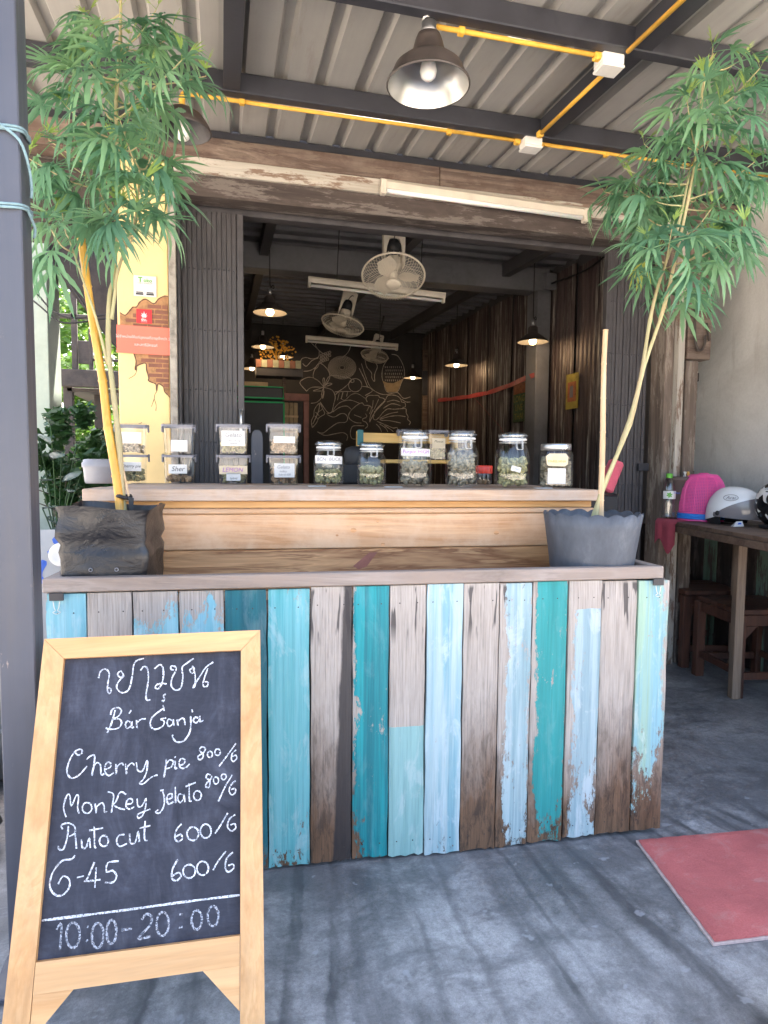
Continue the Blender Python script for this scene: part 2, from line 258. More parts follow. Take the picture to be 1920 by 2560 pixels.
MURAL = [
  [(2377,2342),(2353,2402),(2400,2450),(2479,2455),(2566,2455),(2590,2426),(2654,2413),(2686,2383)],
  [(2496,2178),(2591,2288),(2686,2383),(2733,2461),(2830,2472),(2911,2452),(2960,2407),(2976,2362),(3033,2348),(3042,2286),(2993,2269)],
  [(2569,2072),(2656,2182),(2735,2238),(2832,2234),(2945,2245),(3050,2248),(3059,2178),(3093,2117),(3085,2070),(3135,2025),(3111,1977)],
  [(2276,1988),(2182,1993),(2104,2030),(2064,2074),(2064,2135),(2118,2212),(2212,2291),(2290,2324),(2322,2287),(2416,2282),(2448,2237),(2417,2145)],
  [(2324,1943),(2151,1939),(2104,1892),(2089,1801),(2121,1725),(2215,1719)],
  [(2545,2025),(2657,1982),(2754,1946),(2835,1917),(2900,1926),(2916,1856)],
  [(2346,2143),(2370,2113),(2355,2082),(2300,2057),(2308,2019),(2355,2005),(2387,1945),(2340,1898)],
  [(2497,2132),(2481,2070),(2529,2048),(2577,2088)],
  [(2418,2007),(2433,2115),(2480,2223)],
  [(2418,2007),(2512,2178),(2686,2368)],
  [(2593,2057),(2753,2108),(2914,2128),(3044,2116)],
  [(2593,2073),(2752,2154),(2913,2190)],
  [(2416,2282),(2370,2189)],
  [(2479,2376),(2464,2238)],
  [(2574,2395),(2496,2224)],
  [(2150,2122),(2276,2080)],
  [(2718,2353),(2831,2388),(2944,2361)],
  [(2655,2244),(2799,2325),(2961,2299)],
  [(2609,2042),(2769,2039),(2964,2005)],
  [(2530,1979),(2594,1919),(2626,1850)],
  [(2593,1980),(2690,1921),(2739,1853)],
  [(2674,1959),(2787,1892),(2835,1855)],
  [(1639,2565),(1731,2696),(1730,2801),(1654,2902),(1563,2942),(1488,2835),(1465,2715),(1548,2659),(1639,2565)],
  [(1639,2565),(1533,2673),(1412,2713),(1307,2679),(1247,2610),(1352,2488)],
  [(1352,2480),(1442,2550),(1639,2558)],
  [(1427,2289),(1533,2315),(1624,2423),(1639,2558)],
  [(1639,2558),(1777,2518),(1831,2415),(1808,2294),(1770,2157),(1701,2155),(1579,2316)],
  [(1639,2565),(1715,2725),(1807,2759),(1930,2749),(2101,2711),(2023,2603),(1900,2508),(1823,2490)],
  [(1639,2565),(1624,2677),(1647,2708),(1655,2588)],
  [(1647,2573),(1716,2628),(1777,2616),(1655,2566)],
  [(1632,2558),(1548,2525),(1465,2492),(1609,2497)],
  [(1632,2543),(1602,2437),(1624,2378),(1647,2498)],
  [(2201,2718),(2232,2704),(2258,2682),(2274,2652),(2281,2619),(2276,2585),(2260,2553),(2236,2528),(2205,2511),(2170,2504),(2135,2507),(2104,2521),(2079,2544),(2062,2574),(2056,2607),(2061,2641),(2076,2672),(2100,2697),(2131,2714),(2166,2721),(2201,2718)],
  [(2129,2708),(2146,2696),(2148,2675),(2134,2658),(2113,2656),(2096,2668),(2094,2689),(2108,2705),(2129,2708)],
  [(1247,2927),(1277,3002),(1352,3028),(1442,3010),(1548,3045),(1563,3135)],
  [(1307,2805),(1397,2816),(1487,2864),(1548,2941)],
  [(1292,2929),(1352,2888),(1442,2981),(1548,3030)],
  [(1563,2972),(1548,2897),(1488,2835)],
  [(1686,2124),(1778,2157),(1839,2249),(1932,2328),(2087,2363),(2243,2315)],
  [(1924,2388),(1993,2360),(2102,2454),(2211,2473),(2337,2402)],
  [(1701,2110),(1809,2075),(1917,2131),(1994,2133),(2041,2074),(2010,1997),(1871,1978),(1732,1884),(1625,1806),(1534,1827),(1656,1769),(1810,1795),(1964,1821),(2042,1769),(2027,1693)],
  [(1793,2158),(1901,2236),(2025,2263),(2103,2212)],
  [(1450,1893),(1435,1997),(1473,2088),(1488,2194),(1571,2294),(1625,2198),(1655,2123),(1564,2061),(1518,1970),(1450,1893)],
  [(1571,2279),(1549,2151),(1458,1953)],
  [(1503,2149),(1564,2091)],
  [(1488,2089),(1541,2038)],
  [(1617,2198),(1549,2151)],
  [(2271,2975),(2350,2752),(2430,2588),(2558,2501),(2685,2475),(2813,2503),(2910,2514),(3008,2424),(3130,2452)],
  [(2232,2898),(2319,2735),(2383,2586)],
  [(2976,2408),(3057,2364),(3131,2367)],
  [(2333,3039),(2365,2919),(2444,2832),(2453,2741),(2501,2690),(2500,2804),(2546,2927),(2522,2987)],
  [(2744,3089),(2650,2947),(2627,2779),(2668,2643),(2717,2522),(2894,2528),(2973,2701),(3020,2811),(3002,2963),(2904,3127),(2791,3152)],
  [(1839,2445),(1900,2493),(2101,2507)],
  [(1900,2477),(1870,2356)],
  [(1962,2492),(1931,2373)],
  [(2039,2498),(2024,2421)],
  [(2289,2598),(2399,2587),(2462,2528),(2337,2447)],
  [(1412,3289),(1502,3206),(1623,3108),(1745,3100)],
  [(2098,3282),(2052,3160),(1960,3065),(1868,3031)],
  [(1548,3297),(1502,3235),(1563,3150)],
  [(1979,2907),(1989,2905),(1995,2895),(1989,2884),(1979,2881)],
  [(1979,2885),(1984,2876),(1980,2865),(1969,2860),(1959,2865)],
  [(1959,2867),(1956,2857),(1945,2851),(1934,2856),(1931,2866)],
  [(1931,2864),(1922,2858),(1910,2862),(1906,2873),(1911,2882)],
  [(1911,2878),(1901,2880),(1896,2890),(1901,2901),(1911,2904)],
  [(1911,2900),(1906,2909),(1910,2920),(1921,2925),(1931,2920)],
  [(1931,2918),(1934,2928),(1945,2934),(1956,2929),(1959,2919)],
  [(1959,2921),(1969,2927),(1980,2924),(1984,2913),(1979,2903)],
  [(2009,2890),(2019,2883),(2019,2870),(2009,2861),(1997,2862)],
  [(1997,2866),(2002,2856),(1996,2844),(1983,2840),(1973,2846)],
  [(1973,2849),(1972,2837),(1962,2828),(1948,2831),(1943,2841)],
  [(1943,2841),(1936,2831),(1923,2828),(1913,2836),(1913,2848)],
  [(1913,2845),(1903,2839),(1890,2842),(1885,2854),(1891,2865)],
  [(1891,2860),(1879,2859),(1869,2868),(1871,2881),(1881,2888)],
  [(1881,2883),(1870,2887),(1866,2899),(1874,2911),(1886,2912)],
  [(1886,2907),(1878,2916),(1881,2929),(1893,2936),(1904,2932)],
  [(1904,2928),(1902,2940),(1910,2951),(1924,2951),(1932,2943)],
  [(1932,2941),(1935,2953),(1948,2959),(1960,2953),(1963,2942)],
  [(1963,2943),(1971,2952),(1985,2952),(1993,2941),(1990,2930)],
  [(1990,2934),(2001,2938),(2013,2931),(2014,2918),(2006,2909)],
  [(2006,2914),(2018,2913),(2025,2902),(2020,2889),(2009,2885)],
  [(2021,2856),(2028,2845),(2023,2831),(2009,2826),(1997,2832)],
  [(1998,2836),(2001,2823),(1991,2812),(1976,2811),(1967,2821)],
  [(1969,2823),(1966,2810),(1953,2802),(1939,2807),(1935,2819)],
  [(1937,2819),(1930,2807),(1915,2804),(1904,2813),(1904,2826)],
  [(1906,2823),(1895,2814),(1880,2816),(1873,2829),(1878,2841)],
  [(1879,2836),(1866,2831),(1853,2838),(1851,2852),(1860,2862)],
  [(1861,2855),(1847,2855),(1838,2866),(1841,2880),(1852,2887)],
  [(1852,2879),(1840,2883),(1835,2897),(1843,2910),(1856,2912)],
  [(1855,2905),(1845,2913),(1845,2927),(1857,2937),(1870,2935)],
  [(1869,2929),(1862,2940),(1868,2954),(1882,2959),(1893,2953)],
  [(1892,2949),(1890,2961),(1899,2973),(1914,2973),(1923,2964)],
  [(1921,2962),(1924,2975),(1937,2983),(1951,2978),(1955,2966)],
  [(1953,2966),(1960,2978),(1975,2981),(1986,2972),(1986,2959)],
  [(1985,2962),(1995,2971),(2010,2969),(2017,2957),(2012,2944)],
  [(2011,2950),(2024,2954),(2037,2948),(2039,2933),(2031,2923)],
  [(2030,2930),(2043,2930),(2053,2920),(2050,2905),(2038,2898)],
  [(2038,2906),(2051,2902),(2056,2888),(2048,2875),(2035,2873)],
  [(2035,2880),(2045,2872),(2045,2857),(2034,2848),(2020,2850)],
  [(2007,2814),(2008,2799),(1997,2787),(1980,2788),(1972,2799)],
  [(1976,2802),(1973,2787),(1959,2778),(1944,2783),(1938,2796)],
  [(1943,2796),(1937,2783),(1921,2778),(1907,2787),(1906,2801)],
  [(1910,2798),(1900,2787),(1884,2786),(1874,2798),(1876,2812)],
  [(1880,2807),(1868,2798),(1852,2802),(1845,2816),(1852,2830)],
  [(1855,2822),(1841,2817),(1826,2825),(1824,2840),(1834,2852)],
  [(1836,2842),(1821,2841),(1810,2852),(1812,2868),(1825,2876)],
  [(1825,2866),(1811,2869),(1804,2883),(1810,2898),(1824,2903)],
  [(1824,2892),(1811,2899),(1808,2914),(1818,2927),(1833,2928)],
  [(1831,2918),(1821,2928),(1822,2944),(1835,2953),(1850,2951)],
  [(1847,2942),(1840,2954),(1845,2970),(1861,2976),(1873,2969)],
  [(1870,2963),(1866,2976),(1876,2990),(1892,2992),(1903,2982)],
  [(1899,2978),(1899,2992),(1912,3003),(1928,3000),(1935,2988)],
  [(1931,2987),(1935,3001),(1950,3008),(1965,3001),(1968,2987)],
  [(1964,2989),(1972,3001),(1988,3004),(2000,2994),(2000,2979)],
  [(1996,2984),(2007,2994),(2023,2992),(2032,2979),(2027,2965)],
  [(2024,2972),(2037,2979),(2052,2973),(2057,2958),(2049,2945)],
  [(2046,2954),(2061,2957),(2074,2948),(2074,2931),(2062,2922)],
  [(2061,2932),(2076,2931),(2085,2918),(2081,2902),(2067,2896)],
  [(2067,2906),(2081,2901),(2087,2887),(2078,2873),(2063,2870)],
  [(2064,2880),(2076,2872),(2077,2856),(2065,2844),(2050,2845)],
  [(2053,2854),(2062,2843),(2058,2827),(2044,2819),(2030,2824)],
  [(2033,2832),(2038,2819),(2031,2804),(2015,2800),(2003,2808)],
  [(1962,2775),(1957,2760),(1940,2752),(1925,2760),(1921,2775)],
  [(1928,2773),(1920,2759),(1902,2755),(1888,2766),(1888,2782)],
  [(1895,2777),(1884,2765),(1866,2765),(1855,2778),(1859,2794)],
  [(1865,2787),(1851,2777),(1834,2781),(1827,2797),(1833,2811)],
  [(1838,2802),(1823,2795),(1808,2803),(1804,2820),(1814,2832)],
  [(1817,2821),(1802,2818),(1788,2829),(1788,2846),(1801,2857)],
  [(1803,2844),(1787,2844),(1776,2858),(1781,2875),(1795,2883)],
  [(1796,2869),(1780,2873),(1773,2889),(1781,2905),(1797,2909)],
  [(1796,2896),(1782,2903),(1778,2920),(1790,2934),(1806,2935)],
  [(1803,2922),(1792,2932),(1792,2950),(1806,2961),(1822,2958)],
  [(1818,2947),(1809,2960),(1813,2977),(1830,2984),(1844,2979)],
  [(1839,2969),(1833,2984),(1841,2999),(1859,3004),(1872,2995)],
  [(1865,2988),(1863,3003),(1874,3017),(1892,3017),(1903,3006)],
  [(1896,3001),(1897,3017),(1911,3028),(1928,3024),(1936,3011)],
  [(1929,3009),(1933,3025),(1950,3032),(1966,3025),(1969,3010)],
  [(1962,3012),(1970,3026),(1988,3030),(2002,3019),(2002,3004)],
  [(1995,3008),(2006,3020),(2024,3020),(2035,3007),(2032,2991)],
  [(2026,2999),(2039,3008),(2057,3005),(2064,2989),(2057,2974)],
  [(2052,2984),(2067,2990),(2083,2983),(2087,2966),(2077,2953)],
  [(2073,2964),(2089,2968),(2103,2957),(2103,2939),(2090,2929)],
  [(2088,2941),(2104,2941),(2115,2927),(2111,2910),(2096,2903)],
  [(2095,2916),(2111,2912),(2118,2896),(2110,2880),(2094,2876)],
  [(2095,2889),(2109,2882),(2113,2865),(2101,2851),(2085,2850)],
  [(2088,2863),(2100,2852),(2099,2835),(2085,2824),(2069,2826)],
  [(2073,2838),(2082,2825),(2078,2808),(2061,2800),(2047,2806)],
  [(2052,2815),(2058,2801),(2049,2785),(2032,2781),(2019,2790)],
  [(2025,2797),(2028,2782),(2016,2768),(1998,2767),(1988,2779)],
  [(1995,2783),(1993,2768),(1979,2757),(1962,2760),(1954,2774)],
  [(1891,2754),(1880,2741),(1861,2739),(1849,2753),(1851,2770)],
  [(1860,2762),(1847,2751),(1827,2754),(1818,2770),(1824,2786)],
  [(1832,2776),(1816,2767),(1798,2773),(1792,2790),(1801,2805)],
  [(1808,2793),(1791,2787),(1775,2796),(1772,2815),(1784,2828)],
  [(1788,2814),(1771,2811),(1757,2823),(1758,2842),(1772,2853)],
  [(1775,2837),(1758,2838),(1746,2853),(1751,2871),(1766,2879)],
  [(1767,2863),(1751,2867),(1742,2883),(1751,2901),(1767,2906)],
  [(1766,2890),(1751,2897),(1746,2915),(1757,2930),(1775,2932)],
  [(1772,2917),(1758,2926),(1757,2945),(1771,2958),(1788,2957)],
  [(1784,2943),(1772,2955),(1774,2973),(1791,2984),(1807,2980)],
  [(1801,2967),(1792,2981),(1798,2999),(1816,3006),(1831,2999)],
  [(1824,2988),(1818,3004),(1827,3021),(1846,3025),(1860,3015)],
  [(1851,3006),(1848,3023),(1860,3038),(1880,3038),(1891,3026)],
  [(1881,3020),(1882,3037),(1897,3050),(1916,3047),(1924,3032)],
  [(1914,3030),(1918,3046),(1935,3056),(1953,3050),(1958,3034)],
  [(1948,3034),(1955,3050),(1974,3057),(1990,3047),(1992,3030)],
  [(1982,3033),(1992,3048),(2011,3051),(2025,3038),(2024,3021)],
  [(2015,3028),(2027,3040),(2047,3040),(2058,3025),(2053,3008)],
  [(2045,3017),(2059,3027),(2078,3023),(2086,3006),(2079,2990)],
  [(2072,3002),(2088,3009),(2105,3002),(2110,2983),(2099,2969)],
  [(2094,2983),(2111,2987),(2126,2976),(2127,2957),(2114,2945)],
  [(2110,2960),(2128,2961),(2141,2948),(2138,2929),(2123,2919)],
  [(2121,2935),(2138,2933),(2149,2917),(2142,2899),(2125,2892)],
  [(2125,2909),(2142,2903),(2149,2886),(2139,2869),(2121,2865)],
  [(2123,2882),(2138,2873),(2141,2855),(2128,2840),(2111,2840)],
  [(2115,2855),(2127,2844),(2127,2825),(2111,2813),(2094,2816)],
  [(2100,2830),(2110,2816),(2106,2798),(2088,2789),(2072,2794)],
  [(2079,2807),(2087,2792),(2079,2774),(2060,2768),(2046,2777)],
  [(2054,2787),(2058,2770),(2048,2754),(2028,2752),(2016,2763)],
  [(2025,2771),(2026,2754),(2012,2740),(1993,2741),(1983,2755)],
  [(1993,2759),(1991,2742),(1974,2731),(1956,2736),(1949,2751)],
  [(1959,2752),(1954,2736),(1936,2728),(1919,2736),(1915,2752)],
  [(1925,2750),(1916,2735),(1897,2731),(1882,2742),(1882,2759)],
  [(1809,2760),(1792,2751),(1773,2757),(1767,2777),(1777,2792)],
  [(1785,2778),(1767,2771),(1750,2781),(1747,2801),(1759,2815)],
  [(1765,2798),(1747,2795),(1731,2808),(1732,2828),(1746,2840)],
  [(1751,2822),(1732,2822),(1719,2837),(1723,2857),(1739,2866)],
  [(1741,2847),(1723,2850),(1713,2867),(1720,2886),(1737,2893)],
  [(1737,2874),(1720,2879),(1713,2898),(1723,2916),(1741,2920)],
  [(1739,2901),(1723,2909),(1719,2929),(1732,2945),(1751,2946)],
  [(1747,2928),(1732,2939),(1731,2959),(1747,2973),(1766,2971)],
  [(1759,2954),(1747,2967),(1750,2987),(1768,2998),(1785,2994)],
  [(1777,2978),(1767,2993),(1773,3013),(1793,3021),(1809,3013)],
  [(1799,3000),(1792,3016),(1802,3035),(1822,3040),(1837,3030)],
  [(1826,3019),(1822,3036),(1834,3053),(1855,3055),(1868,3043)],
  [(1855,3035),(1854,3053),(1869,3068),(1890,3066),(1900,3052)],
  [(1888,3046),(1889,3064),(1906,3077),(1927,3072),(1934,3056)],
  [(1921,3054),(1926,3072),(1945,3081),(1964,3073),(1969,3056)],
  [(1956,3057),(1963,3074),(1984,3081),(2001,3070),(2003,3052)],
  [(1990,3056),(2000,3071),(2021,3075),(2036,3061),(2035,3043)],
  [(2023,3050),(2036,3064),(2057,3064),(2069,3048),(2065,3030)],
  [(2054,3040),(2069,3052),(2089,3048),(2099,3030),(2092,3013)],
  [(2082,3026),(2098,3035),(2118,3028),(2124,3009),(2114,2993)],
  [(2106,3008),(2124,3015),(2142,3005),(2145,2985),(2132,2970)],
  [(2126,2987),(2145,2991),(2161,2978),(2160,2958),(2145,2945)],
  [(2141,2964),(2160,2964),(2173,2949),(2169,2929),(2153,2919)],
  [(2151,2938),(2169,2936),(2180,2918),(2172,2899),(2155,2892)],
  [(2155,2911),(2172,2906),(2180,2887),(2169,2869),(2151,2865)],
  [(2153,2884),(2169,2876),(2174,2856),(2160,2840),(2141,2838)],
  [(2145,2857),(2160,2846),(2161,2826),(2145,2812),(2126,2813)],
  [(2133,2831),(2145,2818),(2142,2797),(2124,2786),(2106,2791)],
  [(2114,2806),(2124,2791),(2118,2771),(2099,2763),(2082,2771)],
  [(2092,2784),(2099,2768),(2090,2749),(2069,2744),(2054,2754)],
  [(2065,2765),(2069,2748),(2057,2730),(2036,2729),(2023,2741)],
  [(2035,2750),(2036,2731),(2021,2716),(2001,2718),(1990,2733)],
  [(2003,2738),(2001,2720),(1984,2707),(1964,2712),(1956,2729)],
  [(1969,2731),(1964,2713),(1945,2703),(1926,2711),(1921,2729)],
  [(1934,2728),(1927,2711),(1907,2704),(1889,2715),(1887,2733)],
  [(1900,2729),(1890,2714),(1869,2711),(1854,2724),(1855,2742)],
  [(1867,2735),(1855,2722),(1834,2722),(1822,2738),(1826,2756)],
  [(1837,2745),(1822,2734),(1801,2737),(1792,2755),(1799,2772)],
  [(1598,3096),(1609,3085),(1608,3068),(1596,3058),(1582,3062),(1577,3078),(1584,3093),(1598,3096)],
  [(1634,3110),(1645,3099),(1644,3082),(1632,3072),(1618,3076),(1613,3091),(1620,3106),(1634,3110)],
  [(1671,3123),(1682,3112),(1680,3096),(1668,3086),(1655,3090),(1649,3105),(1657,3120),(1671,3123)],
  [(1707,3137),(1718,3126),(1717,3109),(1705,3099),(1691,3104),(1686,3119),(1693,3134),(1707,3137)],
  [(1744,3151),(1755,3140),(1754,3123),(1741,3113),(1728,3117),(1722,3133),(1730,3148),(1744,3151)],
  [(1598,3045),(1609,3034),(1608,3018),(1596,3008),(1582,3012),(1577,3027),(1584,3042),(1598,3045)],
  [(1635,3059),(1645,3048),(1644,3031),(1632,3021),(1618,3026),(1613,3041),(1620,3056),(1635,3059)],
  [(1671,3073),(1682,3062),(1681,3045),(1669,3035),(1655,3039),(1649,3055),(1657,3070),(1671,3073)],
  [(1707,3086),(1718,3076),(1717,3059),(1705,3049),(1691,3053),(1686,3068),(1693,3083),(1707,3086)],
  [(1744,3100),(1755,3089),(1754,3072),(1742,3062),(1728,3067),(1722,3082),(1730,3097),(1744,3100)],
  [(1598,2995),(1609,2984),(1608,2967),(1596,2957),(1582,2962),(1577,2977),(1584,2992),(1598,2995)],
  [(1635,3009),(1645,2998),(1644,2981),(1632,2971),(1618,2975),(1613,2990),(1620,3005),(1635,3009)],
  [(1671,3022),(1682,3011),(1681,2994),(1669,2984),(1655,2989),(1649,3004),(1657,3019),(1671,3022)],
  [(1708,3036),(1718,3025),(1717,3008),(1705,2998),(1691,3002),(1686,3018),(1693,3033),(1708,3036)],
  [(2681,2949),(2685,2918)],
  [(2716,2950),(2720,2920)],
  [(2752,2952),(2755,2922)],
  [(2787,2954),(2790,2923)],
  [(2822,2955),(2826,2925)],
  [(2857,2957),(2861,2926)],
  [(2893,2958),(2896,2928)],
  [(2928,2960),(2932,2930)],
  [(2964,2962),(2967,2931)],
  [(2696,2894),(2700,2864)],
  [(2731,2896),(2735,2866)],
  [(2766,2898),(2770,2867)],
  [(2802,2899),(2805,2869)],
  [(2837,2901),(2840,2870)],
  [(2872,2902),(2876,2872)],
  [(2908,2904),(2911,2873)],
  [(2943,2905),(2947,2875)],
  [(2979,2907),(2982,2877)],
  [(2682,2839),(2686,2809)],
  [(2717,2840),(2721,2810)],
  [(2753,2842),(2756,2812)],
  [(2788,2844),(2791,2813)],
  [(2823,2845),(2827,2815)],
  [(2858,2847),(2862,2816)],
  [(2894,2848),(2897,2818)],
  [(2929,2850),(2933,2819)],
  [(2965,2851),(2968,2821)],
  [(2697,2785),(2701,2754)],
  [(2732,2786),(2736,2756)],
  [(2767,2788),(2771,2757)],
  [(2803,2789),(2806,2759)],
  [(2838,2791),(2842,2760)],
  [(2873,2792),(2877,2761)],
  [(2909,2794),(2912,2763)],
  [(2944,2795),(2948,2764)],
  [(2980,2797),(2983,2766)],
  [(2683,2729),(2687,2699)],
  [(2718,2730),(2722,2700)],
  [(2754,2732),(2757,2701)],
  [(2789,2733),(2792,2703)],
  [(2824,2735),(2828,2704)],
  [(2859,2736),(2863,2706)],
  [(2895,2738),(2898,2707)],
  [(2930,2739),(2934,2709)],
  [(2966,2741),(2969,2710)],
]
BELLY = [(2640, 2703), (2716, 2675), (2828, 2672), (2988, 2748), (2973, 2701), (2894, 2528), (2717, 2522)]
TIPS_L= [(-0.28, 2.123, 2.597), (-0.419, 2.381, 2.712), (-0.176, 2.091, 2.589), (-0.403, 2.388, 2.63), (-0.263, 2.205, 2.566), (-0.146, 2.218, 2.593), (-0.476, 2.346, 2.501), (-0.391, 2.243, 2.503), (-0.285, 2.139, 2.447), (-0.194, 2.076, 2.391), (-0.101, 2.018, 2.417), (-0.038, 2.226, 2.499), (-0.352, 2.198, 2.366), (-0.245, 2.072, 2.303), (-0.227, 2.317, 2.447), (-0.441, 2.161, 2.317), (-0.504, 2.218, 2.238), (-0.554, 2.186, 2.164), (-0.223, 2.221, 2.281), (-0.204, 2.196, 2.223), (-0.442, 2.26, 2.181), (-0.286, 2.106, 2.138), (-0.351, 2.125, 2.075), (-0.234, 2.084, 2.072), (-0.459, 2.161, 2.008), (-0.293, 2.057, 1.986), (-0.232, 2.047, 1.972), (-0.405, 2.361, 2.049), (-0.198, 2.313, 2.123), (-0.489, 2.119, 1.955), (-0.273, 2.03, 2.233), (-0.305, 2.095, 2.194)]
TIPS_R= [(1.715, 2.04, 2.753), (1.832, 2.037, 2.73), (1.461, 1.843, 2.429), (1.563, 2.013, 2.432), (1.636, 1.792, 2.434), (1.727, 1.944, 2.359), (1.431, 2.054, 2.244), (1.665, 2.127, 2.386), (1.734, 1.846, 2.277), (1.537, 2.09, 2.312), (1.708, 2.067, 2.266), (1.864, 2.044, 2.245), (1.405, 1.821, 2.022), (1.647, 1.925, 2.042), (1.574, 2.123, 2.028), (1.549, 1.919, 1.951), (1.606, 2.049, 1.938), (1.45, 2.003, 2.049), (1.756, 2.04, 2.554), (1.641, 1.956, 2.375), (1.691, 1.795, 2.541), (1.53, 1.854, 2.513), (1.658, 1.796, 2.038), (1.593, 1.868, 2.122), (1.386, 2.182, 2.277), (1.389, 2.067, 2.313), (1.483, 2.099, 2.183), (1.444, 2.035, 2.387)]
# ------------------------------------------------------------------ materials
plain('black_steel', (.035, .036, .045), .45, 0, .2, 6, .12)
plain('black_paint', (.060, .055, .059), .5, 0, .25, 9, .2)
pass
plain('yellow_pipe', (.74, .42, .055), .62, 0, .15, 20, .1)
plain('white_plastic', (.75, .73, .70), .4, 0, .08, 8, .05)
plain('cream_plastic', (.66, .60, .50), .4, 0, .1, 8, .05)
plain('grey_wall_base', (.5, .47, .42), .85)
plain('pale_wall', (.42, .48, .40), .8, 0, .2, 3, .2)
plain('dark_wood', (.055, .042, .036), .7, 0, .4, 8, .3)
plain('ceiling_dark', (.19, .19, .205), .55, .0, .25, 3, .1)
plain('inner_wall', (.095, .09, .095), .7, 0, .2, 2, .15)
plain('mural_wall', (.045, .041, .04), .75, 0, .25, 3, .15)
plain('chalk_line', (.55, .49, .42), .9, 0, .3, 40, 0)
plain('plaster_yellow', (.82, .61, .29), .75, 0, .07, 5, .12)
plain('plaster_edge', (.36, .33, .29), .9, 0, .35, 22, .6)
plain('paint_brick', (.23, .095, .062), .75, 0, .18, 14, .15)
plain('paint_mortar', (.42, .22, .10), .8, 0, .35, 30, .15)
plain('paint_crack', (.14, .075, .05), .8, 0, .2, 20, 0)
plain('red_paper', (.80, .17, .11), .45, 0, .05, 6, .02)
plain('sticker_red', (.75, .03, .035), .4, 0, .1, 12, .02)
plain('paper', (.66, .65, .63), .6, 0, .06, 12, .05)
plain('paper_cream', (.68, .56, .38), .6, 0, .1, 12, .05)
plain('ink', (.03, .03, .035), .6, 0, .2, 10, 0)
plain('ink_grey', (.16, .16, .18), .6, 0, .2, 10, 0)
plain('ink_purple', (.32, .08, .42), .6, 0, .2, 10, 0)
plain('ink_green', (.13, .42, .05), .6, 0, .2, 10, 0)
plain('ink_blue', (.03, .12, .55), .5, 0, .15, 10, 0)
plain('soil', (.04, .03, .022), .95, 0, .4, 30, .8)
plain('bud', (.36, .345, .175), .95, 0, .45, 60, .9)
plain('bud_brown', (.40, .27, .15), .95, 0, .45, 60, .9)
plain('bud_dark', (.30, .265, .19), .95, 0, .45, 60, .9)
plain('grey_lid', (.17, .17, .20), .35, 0, .1, 10, .05)
plain('steel', (.55, .55, .56), .3, .9, .1, 10, .05)
plain('wire', (.62, .60, .56), .35, .6, .1, 10, 0)
plain('red_plastic', (.72, .05, .025), .35, 0, .06, 10, .03)
plain('pink_plastic', (.78, .10, .34), .4, 0, .06, 10, .03)
plain('blue_plastic', (.03, .24, .72), .4, 0, .06, 10, .03)
plain('pink_cloth', (.52, .09, .13), .9, 0, .15, 16, .3)
plain('brown_pot', (.10, .07, .062), .6, 0, .15, 8, .1)
plain('helmet_white', (.78, .80, .82), .22, 0, .04, 6, 0)
plain('helmet_black', (.012, .012, .014), .2, 0, .1, 6, 0)
plain('rubber', (.014, .014, .016), .6, 0, .2, 12, .1)
plain('visor', (.20, .19, .20), .12, 0, .05, 8, 0)
plain('amber', (.45, .18, .03), .15, 0, .1, 8, 0)
plain('rope_blue', (.20, .31, .34), .9, 0, .25, 60, .5)
plain('white_tub', (.22, .22, .24), .4, 0, .08, 6, .05)
plain('clip_black', (.016, .017, .025), .4, 0, .1, 12, 0)
plain('gold', (.75, .38, .05), .4, .3, .2, 20, .1)
plain('box_brown', (.42, .19, .12), .7, 0, .2, 14, .1)
plain('box_green', (.50, .50, .34), .7, 0, .2, 14, .1)
plain('tent_black', (.022, .023, .028), .6, 0, .25, 5, .3)
plain('tent_green', (.03, .42, .16), .5, 0, .1, 20, .05)
plain('red_frame', (.30, .105, .07), .5, 0, .2, 10, .2)
plain('linen', (.42, .31, .18), .85, 0, .2, 14, .2)
plain('tape_red', (.55, .05, .05), .5, 0, .3, 20, .05)
plain('poster_y', (.34, .27, .05), .7, 0, .3, 16, .05)
plain('poster_o', (.36, .12, .05), .7, 0, .4, 25, .05)
plain('poster_g', (.08, .14, .06), .7, 0, .5, 25, .05)
plain('leaf_back', (.10, .22, .035), .55, 0, .35, 3, 0)
plain('trunk', (.10, .08, .06), .9, 0, .3, 14, .5)
plain('ledge', (.20, .195, .18), .9, 0, .3, 5, .4)
plain('ground', (.55, .49, .41), .9, 0, .2, 1.5, .3)
plain('cigarette', (.62, .33, .08), .8, 0, .1, 20, 0)
plain('red_wood', (.12, .052, .036), .5, 0, .3, 9, .2)
wood('lintel_wood', (.075, .05, .04), (.34, .26, .21), 0, 9, .8, .5, weather=(.10, .06, .045), worn=(.18, .135, .105))
wood('lintel_dark', (.035, .026, .024), (.13, .10, .088), 0, 9, .8, .4, weather=(.06, .045, .04), worn=(.17, .145, .13))
wood('strip_wood', (.40, .36, .30), (.62, .58, .51), 0, 10, .75, .2, worn=(.22, .15, .11))
wood('strip_wood_v', (.40, .36, .30), (.62, .58, .51), 2, 10, .75, .2, worn=(.22, .15, .11))
wood('jamb_wood', (.085, .062, .048), (.24, .185, .15), 2, 10, .8, .4, worn=(.27, .225, .185))
wood('top_wood', (.36, .22, .13), (.62, .44, .31), 0, 12, .62, .4, weather=(.50, .41, .35))
wood('panel_wood', (.46, .225, .095), (.70, .44, .25), 0, 10, .6, .45, weather=(.62, .415, .265))
wood('apron_wood', (.52, .26, .08), (.78, .47, .20), 0, 6, .55, .4)
wood('brown_board', (.24, .085, .028), (.74, .40, .18), 0, 13, .5, .7)
wood('rail_wood', (.22, .165, .13), (.46, .38, .33), 0, 12, .75, .4, weather=(.33, .25, .20))
wood('sign_wood', (.56, .27, .09), (.76, .44, .195), 2, 5, .5, .45)
